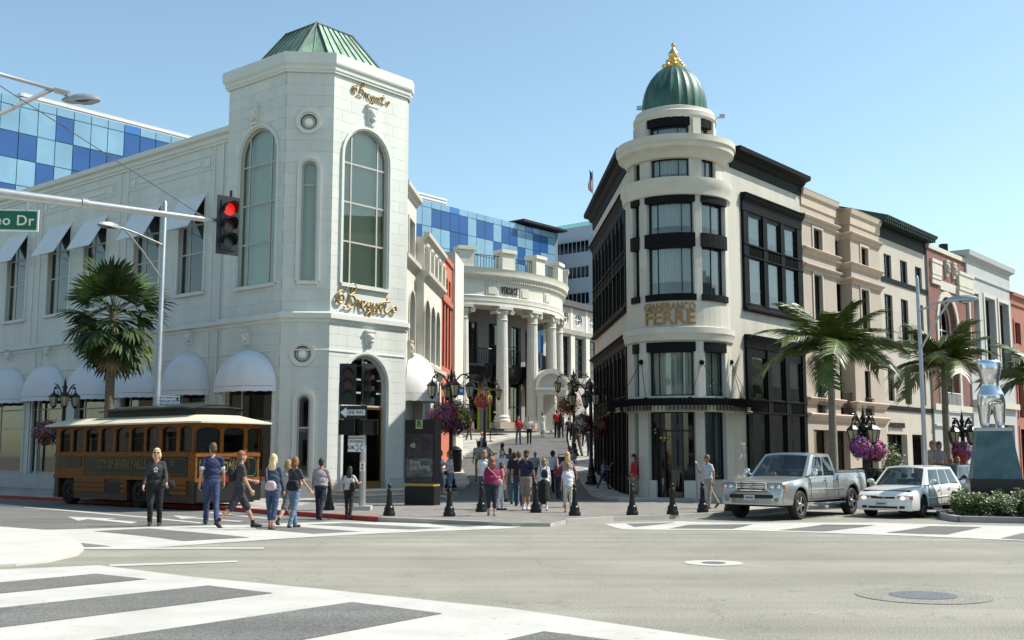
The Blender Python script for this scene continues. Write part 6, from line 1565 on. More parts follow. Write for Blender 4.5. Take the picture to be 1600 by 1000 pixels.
# trash bin
b = ground(711, 737, zw_); t = thing('litter_bin', 'black lidded litter bin under the big flower baskets', 'litter bin', b, local=True)
mb = MB(); mb.lathe((0, 0, 0), [(.3, 0), (.3, .08), (.33, .1), (.33, .95), (.3, 1.0)], 16); mb.build('drum', M_iron, t, smooth=rad(30)); mb = MB(); mb.lathe((0, 0, 1.0), [(.35, 0), (.35, .06), (.2, .2), (.05, .26), (.01, .27)], 16); mb.build('lid', M_iron, t, smooth=rad(30))
# pole mounted street lights
def street_light(base, top, lamp, lab, r=.11, tilt=0):
    Y = base.y; root = thing('street_light', lab, 'street light', base, local=True); h = top.z - base.z; d = lamp - top
    lx = top.x - base.x
    mb = MB(); mb.lathe((0, 0, 0), [(.2, 0), (.2, .25), (r * 1.15, .3), (r, 1), (r * .72, h), (r * .5, h + .06), (.01, h + .12)], 12); mb.build('pole', M_steel, root, smooth=rad(40))
    L = lamp - base; zr_ = L.z
    mb = MB(); mb.tube([(0, 0, zr_ - .25), (L.x * .5, L.y * .5, zr_ - .05), (L.x * .82, L.y * .82, zr_ + .02)], .035, 6); mb.tube([(0, 0, zr_ - 1.5), (L.x * .4, L.y * .4, zr_ - .6), (L.x * .72, L.y * .72, zr_ - .02)], .035, 6); mb.build('arm', M_steel, root)
    luminaire(root, Vector((L.x, L.y, zr_)), math.atan2(L.y, L.x)); return root
def luminaire(root, p, az, s=1):
    mb = MB(); Rz = Matrix.Rotation(az, 3, 'Z'); rows = []
    for x, w_, zt3, zb3 in ((-.48, .07, .03, -.03), (-.36, .11, .08, -.06), (-.1, .17, .1, -.07), (.15, .19, .1, -.07), (.35, .14, .06, -.06), (.47, .04, -.01, -.045)):
        rows.append([p + Rz @ Vector(q) * s for q in ((x, -w_, zb3), (x, -w_, 0), (x, -w_ * .6, zt3), (x, w_ * .6, zt3), (x, w_, 0), (x, w_, zb3))])
    mb.grid(rows, True); mb.face(rows[0]); mb.face(rows[-1]); l = mb.build('luminaire', mat('lamp_housing', (.45, .45, .44), .35, metal=.6), root, smooth=rad(50))
    mb = MB(); rows = [[p + Rz @ Vector((x, y, -.075 + z)) * s for y in (-.13, 0, .13)] for x, z in ((-.12, 0), (.0, -.03), (.2, -.03), (.33, .01))]; mb.grid(rows); mb.build('lens', mat('lamp_lens', (.25, .25, .24), .15), l)
bY = 38.8; bs = at(253, 700, bY); bs.z = -.13; tp = at(258, 318, bY); bs.x = tp.x
street_light(bs, tp, at(170, 352, 36.5), 'grey street light with double arm rising behind the trolley bus')
bY = 34.5; tp = at(1433, 436, bY); bs = Vector((tp.x, bY, -.13)); lm = at(1504, 467, 33.6)
street_light(bs, tp, lm, 'tall grey street light behind the white station wagon', .075)
# trolley stop sign
c = at(266, 627, 38.5); t = thing('stop_sign', 'small white bus stop sign above the trolley roof', 'sign', (c.x, c.y, -.13)); F_ = Frame((c.x, c.y), (1, .05))
mb = MB(); mb.tube([(c.x - .25, c.y + .05, -.13), (c.x - .25, c.y + .05, c.z + .2)], .03, 6); mb.build('post', M_steel, t); mb = MB(); mb.fbox(F_, -.32, .32, 0, .02, c.z - .2, c.z + .2); s_ = mb.build('panel', M_signw, t)
for i, (tx, sz) in enumerate((('CITY OF BEVERLY HILLS', .07), ('TROLLEY STOP', .11), ('TROLLEY TOURS', .1))): text_on(s_, F_, tx, -.04, c.z + .12 - .12 * i, sz, mat('sign_blue_text', (.02, .08, .25), .5), .002, w=-.002, bold=.002)
mb = MB(); mb.fbox(F_, .2, .29, -.004, .0, c.z + .02, c.z + .14); mb.build('crest', mat('crest_green', (.03, .2, .12), .5), s_)

# ================================================================ TRAFFIC SIGNALS
M_hous = mat('signal_housing', (.014, .014, .015), .45, spec=.4)
M_rl = mat('red_signal_off', (.05, .004, .003), .3); M_al = mat('amber_signal_off', (.06, .022, .004), .3); M_gl = mat('green_signal_off', (.004, .018, .015), .3)
def signal_head(root, p, az, s=1.0, lit=False, back=True):
    """three section head, front facing azimuth az (direction of the beam)"""
    d = Vector((math.cos(az), math.sin(az), 0)); F_ = Frame((p.x, p.y), (-d.y, d.x)) ; F_ = Frame((p.x, p.y), Vector((d.y, -d.x)) * -1)
    F_ = Frame((p.x, p.y), (-d.y, d.x)); mb = MB()
    # w axis of F_ points along n = (-u.y, u.x) = -d, so the front is at negative w
    H = 1.06 * s; mb.fbox(F_, -.17 * s, .17 * s, 0, .18 * s, p.z - H / 2, p.z + H / 2)
    if back: mb.fbox(F_, -.26 * s, .26 * s, .02, .035, p.z - H / 2 - .1 * s, p.z + H / 2 + .1 * s)
    h = mb.build('signal_head', M_hous, root)
    for i, m_ in enumerate((mat('red_signal_lit', (.3, .01, .008), .3, emis=((1, .02, .01), .5)) if lit else M_rl, M_al, M_gl)):
        zc_ = p.z + (.345 - .345 * i) * s; r = .14 * s; ms = MB(); rows = [[], []]
        for k in range(13):
            a = math.pi * (-.12 + 1.24 * k / 12); rows[0].append(F_.p(r * 1.08 * math.cos(a), 0, zc_ + r * 1.08 * math.sin(a))); rows[1].append(F_.p(r * 1.08 * math.cos(a), -.27 * s * (.45 + .55 * max(0, math.sin(a))), zc_ + r * 1.08 * math.sin(a) - .02))
        ms.grid(rows); ms.grid([[q + Vector((0, 0, .012)) for q in r_] for r_ in rows]); ms.build('visor', M_hous, h, fix=False)
        ms = MB(); ms.face([F_.p(r * math.cos(2 * math.pi * k / 20), -.012 - 0, zc_ + r * math.sin(2 * math.pi * k / 20)) for k in range(20)]); ms.build('lens', m_, h, fix=False)
    return h
# near mast arm
Ym = 21.0
pA = at(-260, 268, 17.5); pB = at(338, 345, Ym)
pole_b = Vector((pA.x, pA.y, zroad(pA.x, pA.y) + .05))
ma = thing('signal_mast', 'grey signal mast arm reaching in from the left with a brace wire', 'traffic signal', pole_b)
mb = MB(); mb.tube([pA, pA.lerp(pB, .45), pB], [.12, .09, .05], 12); mb.tube([pA.lerp(pB, .62) - (pB - pA).normalized() * .08, pA.lerp(pB, .62) + (pB - pA).normalized() * .02], .10, 12)
mb.build('mast_arm', M_steel, ma, smooth=rad(40))
pT = at(-260, -120, 17.5)
mb = MB(); mb.lathe((pole_b.x, pole_b.y, pole_b.z), [(.28, 0), (.28, .04), (.17, .06), (.13, pA.z), (.09, pT.z + 1.0)], 12); mb.build('pole', M_steel, ma, smooth=rad(40))
mb = MB(); mb.tube([at(-60, 100, 19), at(0, 134, 19.6), at(322, 341, Ym)], .011, 4); wtop = at(-60, 100, 19); mb.tube([wtop, Vector((pole_b.x, pole_b.y, pT.z))], .011, 4); mb.tube([at(306, 333, Ym), at(320, 342, Ym)], .02, 5); mb.build('brace_wire', mat('wire', (.12, .12, .12), .5), ma)
hp = at(357, 352, Ym); signal_head(ma, hp, rad(-48), .92, lit=True)
mb = MB(); mb.tube([pB, (hp.x - .05, hp.y + .2, pB.z)], .04, 6); mb.tube([(hp.x, hp.y + .12, hp.z + .45), (hp.x, hp.y + .12, hp.z + .72)], .03, 5); mb.build('bracket', M_hous, ma)
# street lamp on the same pole, reaching over
la = thing('street_light', 'near street light head with two arms at the top left of the photo', 'street light', (pole_b.x + .4, pole_b.y + .1, pole_b.z))
lp = at(128, 155, 20.2); e0_ = at(102, 145, 20.2)
mb = MB(); mb.tube([at(-260, 60, 17.8), at(0, 116, 19.6), at(85, 140, 20.2), e0_], .035, 6); mb.tube([at(-260, 300, 17.8), at(0, 178, 19.6), at(80, 140, 20.2)], .05, 6); mb.tube([at(86, 141, 20.2), at(108, 147, 20.2)], .06, 8); mb.build('arm', M_steel, la, smooth=rad(40))
mb = MB(); q_ = at(-260, 60, 17.8); mb.tube([(q_.x, q_.y, pole_b.z), (q_.x, q_.y, q_.z + .3)], .12, 10); mb.build('pole', M_steel, la)
luminaire(la, lp, math.atan2((lp - e0_).y, (lp - e0_).x) - .15, .8)
# street name sign hung from the arm
FSn = Frame(at(-100, 335, 19.8).to_2d(), (at(62, 342, 20.0) - at(-100, 335, 19.8)).to_2d())
ns = thing('street_name_sign', 'green street name sign hanging from the signal mast arm', 'sign', at(-20, 340, 20))
u0, vt = FSn.uv(-98, 317); u1, vt1 = FSn.uv(61, 328); _, vb2 = FSn.uv(61, 362)
mb = MB(); mb.fbox(FSn, u0, u1, 0, .03, vb2, vt1); mb.build('border', M_signw, ns); mb = MB(); mb.fbox(FSn, u0 + .03, u1 - .03, -.006, .0, vb2 + .03, vt1 - .03); gp = mb.build('panel', mat('sign_green', (.005, .13, .07), .45), ns)
text_on(gp, FSn, 'N Rodeo Dr', 0, 0, .1, M_signw, .002) if False else None
V, Fc = text_pts('Rodeo Dr', .27, .002, bold=.004, space=1.08); mx_ = max(p[0] for p in V); mb = MB()
ue = FSn.uv(54, 345)[0]; mb.v = [tuple(FSn.p(ue - mx_ + x, -.009 - z, (vb2 + vt1) / 2 + y - .01)) for x, y, z in V]; mb.f = Fc; mb.mi = [0] * len(Fc); mb.build('lettering', M_signw, gp, fix=False)
mb = MB(); uh_ = FSn.uv(43, 320)[0]; q = FSn.p(uh_, .0, vt1); mb.tube([q - Vector((0, 0, .02)), q + Vector((0, 0, .36))], .02, 5); mb.ell(q + Vector((0, 0, .18)), (.04, .04, .06), 8, 6); q = FSn.p(u0 + .3, .0, vt1); mb.tube([q, q + Vector((0, 0, .34))], .02, 5); mb.build('hanger', M_steel, ns)
# corner signal pole
sb = ground(566, 797, -.13); sp_ = thing('signal_pole', 'corner signal pole with two dark heads, one way sign and walk signals', 'traffic signal', sb); Yp = sb.y; ztp_ = at(564, 566, Yp).z
mb = MB(); mb.box(sb.x - .28, sb.x + .28, Yp - .28, Yp + .28, sb.z, sb.z + .13); mb.build('footing', mat('footing_concrete', (.42, .41, .38), .8), sp_)
mb = MB(); mb.tube([(sb.x, Yp, sb.z + .1), (sb.x, Yp, ztp_)], [.105, .08], 12); mb.build('pole', M_steel, sp_, smooth=rad(40))
signal_head(sp_, at(543.5, 600, Yp - .2), rad(-80), 1.0); signal_head(sp_, at(576.5, 600, Yp - .1), rad(-38), 1.0)
mb = MB()
for zz_ in (572, 628): q = at(561, zz_, Yp); mb.tube([at(545, zz_, Yp), at(577, zz_, Yp)], .025, 5)
loose(mb, 'signal_bracket', M_hous, sp_)
for px, az in ((542, -85), (576, -60)):
    q = at(px, 668, Yp - .15); F_ = Frame(q.to_2d(), (math.cos(rad(az + 90)), math.sin(rad(az + 90)))); mb = MB(); mb.fbox(F_, -.22, .22, 0, .2, q.z - .22, q.z + .22)
    for k in range(5): mb.fbox(F_, -.2, .2, -.1, .0, q.z - .2 + k * .1, q.z - .19 + k * .1)
    mb.fbox(F_, -.24, -.22, -.16, .0, q.z - .22, q.z + .22); mb.fbox(F_, .22, .24, -.16, .0, q.z - .22, q.z + .22); mb.fbox(F_, -.24, .24, -.16, .0, q.z + .22, q.z + .24); mb.build('walk_signal', M_hous, sp_)
F_ = Frame((sb.x, Yp - .13), (1, .03)); rz = lambda py: at(560, py, Yp - .13).z; ux = lambda px: F_.uv(px, 645)[0]
mb = MB(); mb.fbox(F_, ux(530.5), ux(573.5), 0, .015, rz(655), rz(634)); ow_ = mb.build('one_way_sign', M_signk, sp_)
mb = MB(); zc_ = (rz(655) + rz(634)) / 2; hh = (rz(634) - rz(655)) / 2
mb.face([F_.p(ux(531.5), -.004, zc_), F_.p(ux(541), -.004, zc_ - hh * .78), F_.p(ux(541), -.004, zc_ - hh * .42), F_.p(ux(570.5), -.004, zc_ - hh * .42), F_.p(ux(570.5), -.004, zc_ + hh * .42), F_.p(ux(541), -.004, zc_ + hh * .42), F_.p(ux(541), -.004, zc_ + hh * .78)]); ar = mb.build('arrow', M_signw, ow_)
text_on(ar, F_, 'ONE WAY', ux(555.5), zc_, .155, M_signk, .002, w=-.006, bold=.003, width=ux(568.5) - ux(543))
mb = MB(); mb.fbox(F_, ux(544.5), ux(569.5), .0, .015, rz(706), rz(681)); dg_ = mb.build('crossing_sign', M_signw, sp_)
text_on(dg_, F_, 'DIAGONAL', ux(557), rz(684.6), .095, M_signk, .002, w=-.003, bold=.002); text_on(dg_, F_, 'CROSSING', ux(557), rz(690), .095, M_signk, .002, w=-.003, bold=.002); text_on(dg_, F_, 'OK', ux(550), rz(699.5), .15, M_signk, .002, w=-.003, bold=.003)
mb = MB(); cx_, cz_ = ux(562.5), rz(699.5)
for sx in (-1, 1):
    for sz in (-1, 1):
        mb.face([F_.p(cx_ + sx * .02, -.004, cz_ + sz * .005), F_.p(cx_ + sx * .005, -.004, cz_ + sz * .02), F_.p(cx_ + sx * .07, -.004, cz_ + sz * .085), F_.p(cx_ + sx * .085, -.004, cz_ + sz * .07)]); mb.face([F_.p(cx_ + sx * .1, -.004, cz_ + sz * .1), F_.p(cx_ + sx * .045, -.004, cz_ + sz * .095), F_.p(cx_ + sx * .095, -.004, cz_ + sz * .045)])
mb.fbox(F_, cx_ - .115, cx_ + .12, -.004, -.001, cz_ + .118, cz_ + .124); mb.build('crossing_symbol', M_signk, dg_)
mb = MB(); q = at(567, 729, Yp); mb.box(q.x - .07, q.x + .07, Yp - .16, Yp - .1, q.z - .14, q.z + .14); bt = mb.build('push_button_plate', M_signw, sp_)
mb = MB(); mb.ell((q.x, Yp - .17, q.z - .05), (.03, .02, .03), 10, 6); mb.box(q.x - .02, q.x + .02, Yp - .165, Yp - .161, q.z + .02, q.z + .09); mb.build('button', M_signk, bt)
# ================================================================ TROLLEY BUS
M_wood = mat('varnished_wood', (.20, .074, .013), .5, var=.35, scale=5, stretch=(1, 1, 6), spec=.15)
M_tgreen = mat('dark_green_panel', (.008, .014, .012), .3, spec=.3)
M_troof = mat('cream_roof', (.62, .57, .42), .55, var=.05, scale=2)
M_tgold = mat('gold_paint', (.17, .125, .03), .5)
N0 = ground(303, 799, zroad); FTs = Frame(N0.to_2d(), -D1); LTt = -FTs.uv(84, 770)[0]; WT = 2.5
zt0 = lambda py: FTs.uv(300, py)[1]; ut = lambda px, py=690: FTs.uv(px, py)[0]
FTr = Frame(N0.to_2d(), D2); zg_ = N0.z
tb_ = thing('trolley_bus', 'wood sided sightseeing trolley bus with cream roof and dark green lettered panels', 'bus', (N0.x, N0.y, zg_))
zE_, zWt, zWb, zRb, zPb, zBb, zSk = zt0(660), zt0(668), zt0(706), zt0(711.5), zt0(745), zt0(752), zt0(777)
wxs = [(94, 110), (114, 131), (134, 153), (157.5, 176), (180.5, 201), (204.5, 225), (228, 248), (253, 275.5), (280.5, 300)]
wins = [Op(ut(a), ut(b), zWb, zt0(665), 's') for a, b in wxs]
arches_ = [Op(ut(91, 760), ut(116, 760), zg_ + .24, zt0(744), 's'), Op(ut(199, 760), ut(229, 760), zg_ + .24, zt0(742), 's')]
rw_ = [Op(FTr.uv(a, 690)[0], FTr.uv(b, 690)[0], zWb - .02, zt0(667), 's') for a, b in ((306, 344), (349.5, 381.5), (386.5, 409.5))]
mb = MB(); wall(mb, FTs, -LTt, 0, zRb, zE_, wins, .07); wall(mb, FTs, -LTt, 0, zPb - .14, zRb, [], .3)
wall(mb, FTr, 0, WT, zRb, zE_, rw_, .07); wall(mb, FTr, 0, WT, zBb, zRb, [], .07)
F2 = FTs.shifted(WT); F3 = Frame(FTs.p(-LTt, 0, 0).to_2d(), D2)
wall(mb, F2, -LTt, 0, zg_ + .3, zE_, [], .05); wall(mb, F3, 0, WT, zg_ + .3, zE_, [], .05)
mb.build('body', M_wood, tb_); mb = MB(); wall(mb, FTs, -LTt, 0, zg_ + .24, zPb - .14, arches_, .3); mb.build('skirt', mat('dark_brown_skirt', (.045, .02, .008), .5, var=.3, scale=4), tb_)
mb = MB(); mb.fbox(FTs, -LTt + .1, -.1, .35, WT - .1, zg_ + .22, zRb + .1); mb.build('floor', M_wdark, tb_); mb = MB(); mb.fbox(FTs, -LTt + .1, -.1, WT - .25, WT - .15, zRb + .1, zE_ - .02); mb.fbox(FTs, -LTt + .1, -LTt + .2, .2, WT - .3, zRb + .1, zE_ - .02); mb.build('shade_lining', M_wdark, tb_)  # dark sheets added inside so the windows read as deep shade
for o, F in [(x, FTs) for x in wins] + [(x, FTr) for x in rw_]: window(tb_, F, o, .04, (), (.55,) if F is FTs else (), .03, M_wdark, M_glassd, name='window', bar=.012)
mb = MB()
for k in range(9):
    u = -LTt + 1.0 + k * (LTt - 2) / 8.2
    for w_ in (.3, 1.45): mb.fbox(FTs, u, u + .12, w_, w_ + .8, zRb, zWb + .35); mb.fbox(FTs, u - .4, u, w_, w_ + .8, zRb, zRb + .2)
loose(mb, 'bench_seat', M_wood, tb_)
# panels
M_line = M_tgold
def panel(F, u0, u1, v0, v1, line=True):
    mb = MB(); mb.fbox(F, u0, u1, -.015, .0, v0, v1); p = mb.build('side_panel', M_tgreen, tb_)
    if line:
        l = MB(); e = .06; c = .1; L = [(u0 + e + c, v0 + e), (u1 - e - c, v0 + e), (u1 - e, v0 + e + c), (u1 - e, v1 - e - c), (u1 - e - c, v1 - e), (u0 + e + c, v1 - e), (u0 + e, v1 - e - c), (u0 + e, v0 + e + c), (u0 + e + c, v0 + e)]
        for a, b in zip(L, L[1:]): l.tube([F.p(a[0], -.018, a[1]), F.p(b[0], -.018, b[1])], .010, 4)
        l.build('gold_line', M_line, p)
    return p
panel(FTs, ut(90, 725), ut(109.5, 725), zPb + .25, zRb - .05, False); panel(FTs, ut(110.5, 725), ut(127, 725), zPb + .25, zRb - .05, False)
pn = panel(FTs, ut(131, 725), ut(246, 725), zPb, zRb - .05); 
pn2 = panel(FTs, ut(250, 725), ut(293, 725), zPb, zRb - .05)
uc = (ut(152, 727) + ut(229, 727)) / 2; text_on(pn, FTs, 'CITY OF BEVERLY HILLS', uc, zt0(727), .42, M_tgold, .004, w=-.018, width=ut(229, 727) - ut(152, 727), bold=.003)
text_on(pn2, FTs, '50', ut(270, 725), zt0(724), .25, M_tgold, .004, w=-.018)
pr = panel(FTr, .08, 1.45, zt0(748), zt0(713)); pr2 = panel(FTr, 1.5, 2.42, zt0(748), zt0(713))
text_on(pr, FTr, 'WELCOME', .9, zt0(731), .5, M_tgold, .004, w=-.018, width=1.5, bold=.004)
mb = MB(); 
for k in range(10): a = k * .63; mb.tube([FTr.p(1.95 + .16 * math.cos(a), -.02, zt0(731) + .2 * math.sin(a)), FTr.p(1.95 + .09 * math.cos(a + .5), -.02, zt0(731) + .3 * math.sin(a + 1))], .008, 4)
mb.build('gold_scroll', M_tgold, pr2)
# slats low on the side
mb = MB()
for a, b in ((116, 164), (189, 198), (231, 246), (266, 292)):
    for k in range(3): v = zt0(774) + k * .165; mb.fbox(FTs, ut(a, 765), ut(b, 765), -.04, -.001, v, v + .12)
loose(mb, 'slat', M_wood, tb_)
mb = MB(); mb.fbox(FTs, -LTt - .02, .02, -.035, -.001, zRb - .04, zRb + .06); mb.fbox(FTs, -LTt - .02, .02, -.035, -.001, zPb - .14, zPb - .02); mb.fbox(FTr, -.02, WT + .02, -.03, -.001, zRb - .04, zRb + .06); mb.fbox(FTr, -.02, WT, -.03, -.001, zt0(752) - .06, zt0(752) + .1); mb.fbox(FTs, -LTt - .02, .02, -.03, -.001, zE_ - .1, zE_)
loose(mb, 'rail', M_wood, tb_)
mb = MB(); mb.fbox(FTs, ut(164, 765), ut(189, 765), -.02, -.002, zt0(775), zt0(757)); mb.fbox(FTs, ut(246, 765), ut(266, 765), -.02, -.002, zt0(777), zt0(752)); loose(mb, 'access_panel', M_wdark, tb_); mb = MB(); mb.fbox(FTr, 0, WT, -.12, .02, zg_ + .28, zBb - .02); mb.build('bumper', M_wdark, tb_)
mb = MB()
for px, py in ((313, 757), (352, 752), (405, 748)): u, v = FTr.uv(px, py); mb.lathe(FTr.p(u, -.14, v - .05), [(.06, 0), (.06, .1)], 10)
loose(mb, 'tail_lamp', mat('tail_lamp', (.25, .01, .01), .3), tb_)
mb = MB(); u, v = FTr.uv(321, 758); mb.fbox(FTr, u - .12, u + .12, -.14, -.125, v - .1, v + .1); mb.build('number_plate', M_signw, tb_)
# roof: eave, upper curve, clerestory
mb = MB(); ov = .35; n = 14; rows = []
for (x0, xw, z) in ((ov, 0, zE_ - .02), (ov, 0, zE_ + .03), (0.0, 0, zE_ + .16), (-.35, 0, zE_ + .27)):
    p = []
    a0, a1, w0, w1 = -LTt - x0 * .7, x0 * .9 + .25 * (x0 > 0), -x0, WT + x0
    for (u, w_) in ((a0, w0), (a0 * .5 + a1 * .5, w0), (a1 - .5, w0), (a1 - .12, w0 + .2), (a1, w0 + .9), (a1, w1 - .9), (a1 - .12, w1 - .2), (a1 - .5, w1), (a0, w1)): p.append(FTs.p(u, w_, z))
    rows.append(p)
mb.grid(rows, True); mb.face(rows[0][::-1]); mb.face(rows[-1]); mb.build('roof', M_troof, tb_, smooth=rad(25))
ua_, ub_ = ut(150, 645), -.75; mb = MB(); mb.fbox(FTs, ua_, ub_, .45, WT - .45, zE_ + .2, zE_ + .52); mb.build('clerestory', M_wdark, tb_)
mb = MB(); rows = []
for w_, z in ((.28, .5), (.28, .56), (.7, .66), (WT / 2, .7), (WT - .7, .66), (WT - .28, .56), (WT - .28, .5)): rows.append([FTs.p(u, w_, zE_ + z - d) for u, d in ((ua_ - .3, .06), (ua_ + .3, 0), ((ua_ + ub_) / 2, 0), (ub_ - .6, 0), (ub_ + .2, .08))])
mb.grid(rows); mb.build('clerestory_roof', mat('dark_roof_green', (.016, .022, .02), .35), tb_, smooth=rad(30))
def wheel(root, c, ax, r, w_, rim, spokes=6, hub=.58, m_t=None):
    """c centre of the outer face; ax outward axis (2D)"""
    ax = Vector((ax[0], ax[1], 0)).normalized(); h = Vector((-ax.y, ax.x, 0)); up = Vector((0, 0, 1)); c = Vector(c)
    def rg(rr_, o, n=28): return [c + ax * o + (h * math.cos(2 * math.pi * k / n) + up * math.sin(2 * math.pi * k / n)) * rr_ for k in range(n)]
    mb = MB(); mb.grid([rg(r * hub, -.03), rg(r * (hub + .04), -.005), rg(r * .9, 0), rg(r * .98, -.03), rg(r, -.06), rg(r, -w_ + .05), rg(r * .95, -w_), rg(r * .5, -w_)], True); t = mb.build('tyre', M_rub, root, smooth=rad(40))
    mb = MB(); mb.grid([rg(r * hub, -.03), rg(r * hub * .94, -.02), rg(r * hub * .9, -.07), rg(r * .2, -.1)], True) ; mb.face(rg(r * .25, -.09)); mb.build('rim_dish', M_wdark, t)
    mb = MB()
    for k in range(spokes):
        a = 2 * math.pi * k / spokes; d = h * math.cos(a) + up * math.sin(a); s = (h * -math.sin(a) + up * math.cos(a))
        q = c + ax * -.03
        mb.hexa([q + s * r * .1, q - s * r * .1, q + d * r * hub * .97 - s * r * .06, q + d * r * hub * .97 + s * r * .06, q + s * r * .1 - ax * .04, q - s * r * .1 - ax * .04, q + d * r * hub * .97 - s * r * .06 - ax * .03, q + d * r * hub * .97 + s * r * .06 - ax * .03])
    mb.grid([rg(r * hub * .92, -.025), rg(r * hub, -.02), rg(r * hub * 1.02, -.03)], True); mb.grid([rg(r * .14, 0.0), rg(r * .16, -.06)], True); mb.face(rg(r * .14, 0)); mb.build('rim', rim, t)
for o in arches_:
    c = FTs.p(o.c, .08, zg_ + .48); wheel(tb_, c, (-D2.x, -D2.y), .48, .3, M_wdark, 8, .5)

# ================================================================ CARS
def car(name, label, cat, loc, heading, P, paint):
    """local frame: x forward, y left, z up. P: dimensions and profile"""
    root = thing(name, label, cat, loc, local=True)
    L, W = P['L'], P['W']; hw0 = W / 2; xf, xr, ra = P['xf'], P['xr'], P['ra']; zs = P['sill']
    def top(x):
        T = P['top']
        for (a, za), (b, zb_) in zip(T, T[1:]):
            if a <= x <= b: t = (x - a) / (b - a); return za + (zb_ - za) * t
        return T[0][1] if x < T[0][0] else T[-1][1]
    def hw(x):
        t = L / 2 - x; k = 1.0
        if t < .55: k -= P.get('nose', .12) * ((.55 - t) / .55) ** 2.2
        t = x + L / 2
        if t < .4: k -= P.get('tail', .05) * ((.4 - t) / .4) ** 2
        return hw0 * k
    def bot(x):
        for c in (xf, xr):
            d = abs(x - c)
            if d < ra: return max(zs, P['wr'] + math.sqrt(ra * ra - d * d))
        if x > xf + ra: return P.get('fb', zs)
        return zs
    xs = [-L / 2 + L * k / 70 for k in range(71)]
    for c in (xf, xr): xs += [c + ra * math.cos(math.pi * k / 14) for k in range(15)] + [c + ra + .003, c - ra - .003]
    xs = sorted(set(round(min(max(x, -L / 2), L / 2), 4) for x in xs)); rows = []
    for x in xs:
        z0, z1, h = bot(x), top(x), hw(x); f = P.get('flare', 0); fl = 0
        for c in (xf, xr):
            if abs(x - c) < ra + .12: fl = f * (1 - max(0, abs(x - c) - ra * .6) / (ra * .4 + .12)) if abs(x - c) > ra * .6 else f
        sec = [(h * .97 + fl, z0), (h + fl, z0 + (z1 - z0) * .12), (h + fl * .7, z0 + (z1 - z0) * .45), (h * .995, z0 + (z1 - z0) * .62), (h * .965, z1 - .07), (h * .93, z1 - .02), (h * .86, z1), (h * .5, z1 + P['crown'] * .7), (0, z1 + P['crown'])]
        rows.append([Vector((x, y, z)) for y, z in sec] + [Vector((x, -y, z)) for y, z in sec[-2::-1]])
    mb = MB(); mb.grid(rows); mb.face(rows[0]); mb.face(rows[-1][::-1]); body = mb.build('body', paint, root, smooth=rad(35))
    mb = MB(); mb.box(-L / 2 + .25, L / 2 - .3, -hw0 * .8, hw0 * .8, zs + .05, P['top'][2][1] - .15 if not P.get('bed') else zs + .45); mb.build('underbody', M_wdark, root)
    # greenhouse
    A, B, C_, D = P['cab']; zr = P['roof']; zb1 = top(A) - .03; hb, ht = hw0 * .93, hw0 * P.get('rw', .74)
    def Q(s, t, side, o=0):  # s 0 front..1 rear, t 0 belt..1 roof
        xb = A + (D - A) * s; xt = B + (C_ - B) * s; x = xb + (xt - xb) * t; y = (hb + (ht - hb) * t ** 1.15) * (1 - .05 * (max(0, .25 - s) / .25) ** 2) + o
        return Vector((x, side * y, zb1 + (zr - zb1) * t))
    S = [k / 48 for k in range(49)]; T = [k / 12 for k in range(13)]; mb = MB()
    def inpane(s, t):
        return any((s0 + (f0 - s0) * t) + .012 < s < (s1 + (f1 - s1) * t) - .012 and .13 < t < .87 for s0, s1, f0, f1 in P['side'])
    for sd in (1, -1):
        for a in range(12):
            for b in range(48):
                if not inpane((S[b] + S[b + 1]) / 2, (T[a] + T[a + 1]) / 2): mb.face([Q(S[b], T[a], sd), Q(S[b + 1], T[a], sd), Q(S[b + 1], T[a + 1], sd), Q(S[b], T[a + 1], sd)])
    def crs(s, t, n=8, bul=0.0, o=0):
        a, b = Q(s, t, -1), Q(s, t, 1); out = []
        for k in range(n + 1):
            f = k / n; q = a.lerp(b, f); q.x += bul * (1 - (2 * f - 1) ** 2); q.z += .055 * t ** 4 * (1 - (2 * f - 1) ** 2); out.append(q)
        return out
    for s_, bu, lo_ in ((0, .09, .07), (1, -.05, .12)):
        fr = [crs(s_, t, 16, bu) for t in T]
        for a in range(12):
            for b in range(16):
                if not (lo_ + .04 < (T[a] + T[a + 1]) / 2 < .90 and 1 <= b <= 14): mb.face([fr[a][b], fr[a][b + 1], fr[a + 1][b + 1], fr[a + 1][b]])
    rf = []
    for s in S:
        c_ = crs(s, 1, 16, bul=.09 * (s == 0) - .05 * (s == 1)); rf.append(c_)
    mb.grid(rf); cab = mb.build('cabin', paint, root, smooth=rad(32))
    gl = P['glass']; im = MB(); im.box(D + .05, A - .05, -hb * .97, hb * .97, zb1 + .02, zb1 + .055); im.build('dashboard', M_wdark, cab)
    xm = B + (C_ - B) * .35
    for xx in ((xm,) if P.get('bed') else (xm, xm - .9)):
        for sy in (-.36, .36):
            im = MB(); im.hexa([(xx, sy - .2, zb1), (xx + .12, sy - .2, zb1), (xx + .12, sy + .2, zb1), (xx, sy + .2, zb1), (xx - .08, sy - .17, zb1 + .2), (xx, sy - .17, zb1 + .2), (xx, sy + .17, zb1 + .2), (xx - .08, sy + .17, zb1 + .2)]); im.ell((xx - .06, sy, zb1 + .29), (.05, .12, .08), 10, 6); im.build('seat', mat('seat_grey', (.10, .10, .10), .8), cab)
    im = MB(); im.tube([(A - .42 + .03 * math.sin(k * .52), .36 + .17 * math.cos(k * .52), zb1 + .05 + .15 * math.sin(k * .52)) for k in range(13)], .014, 5); im.build('steering_wheel', M_signk, cab)
    def pane(pts, nm='window'):
        m_ = MB(); m_.grid(pts); return m_.build(nm, gl, cab, smooth=True, fix=False)
    g = lambda t, a, b, s, bul, o: [Vector((q.x + o, q.y, q.z + .004)) for q in [crs(s, t, 20, bul)[int(round(20 * (a + (b - a) * k / 10)))] for k in range(11)]]
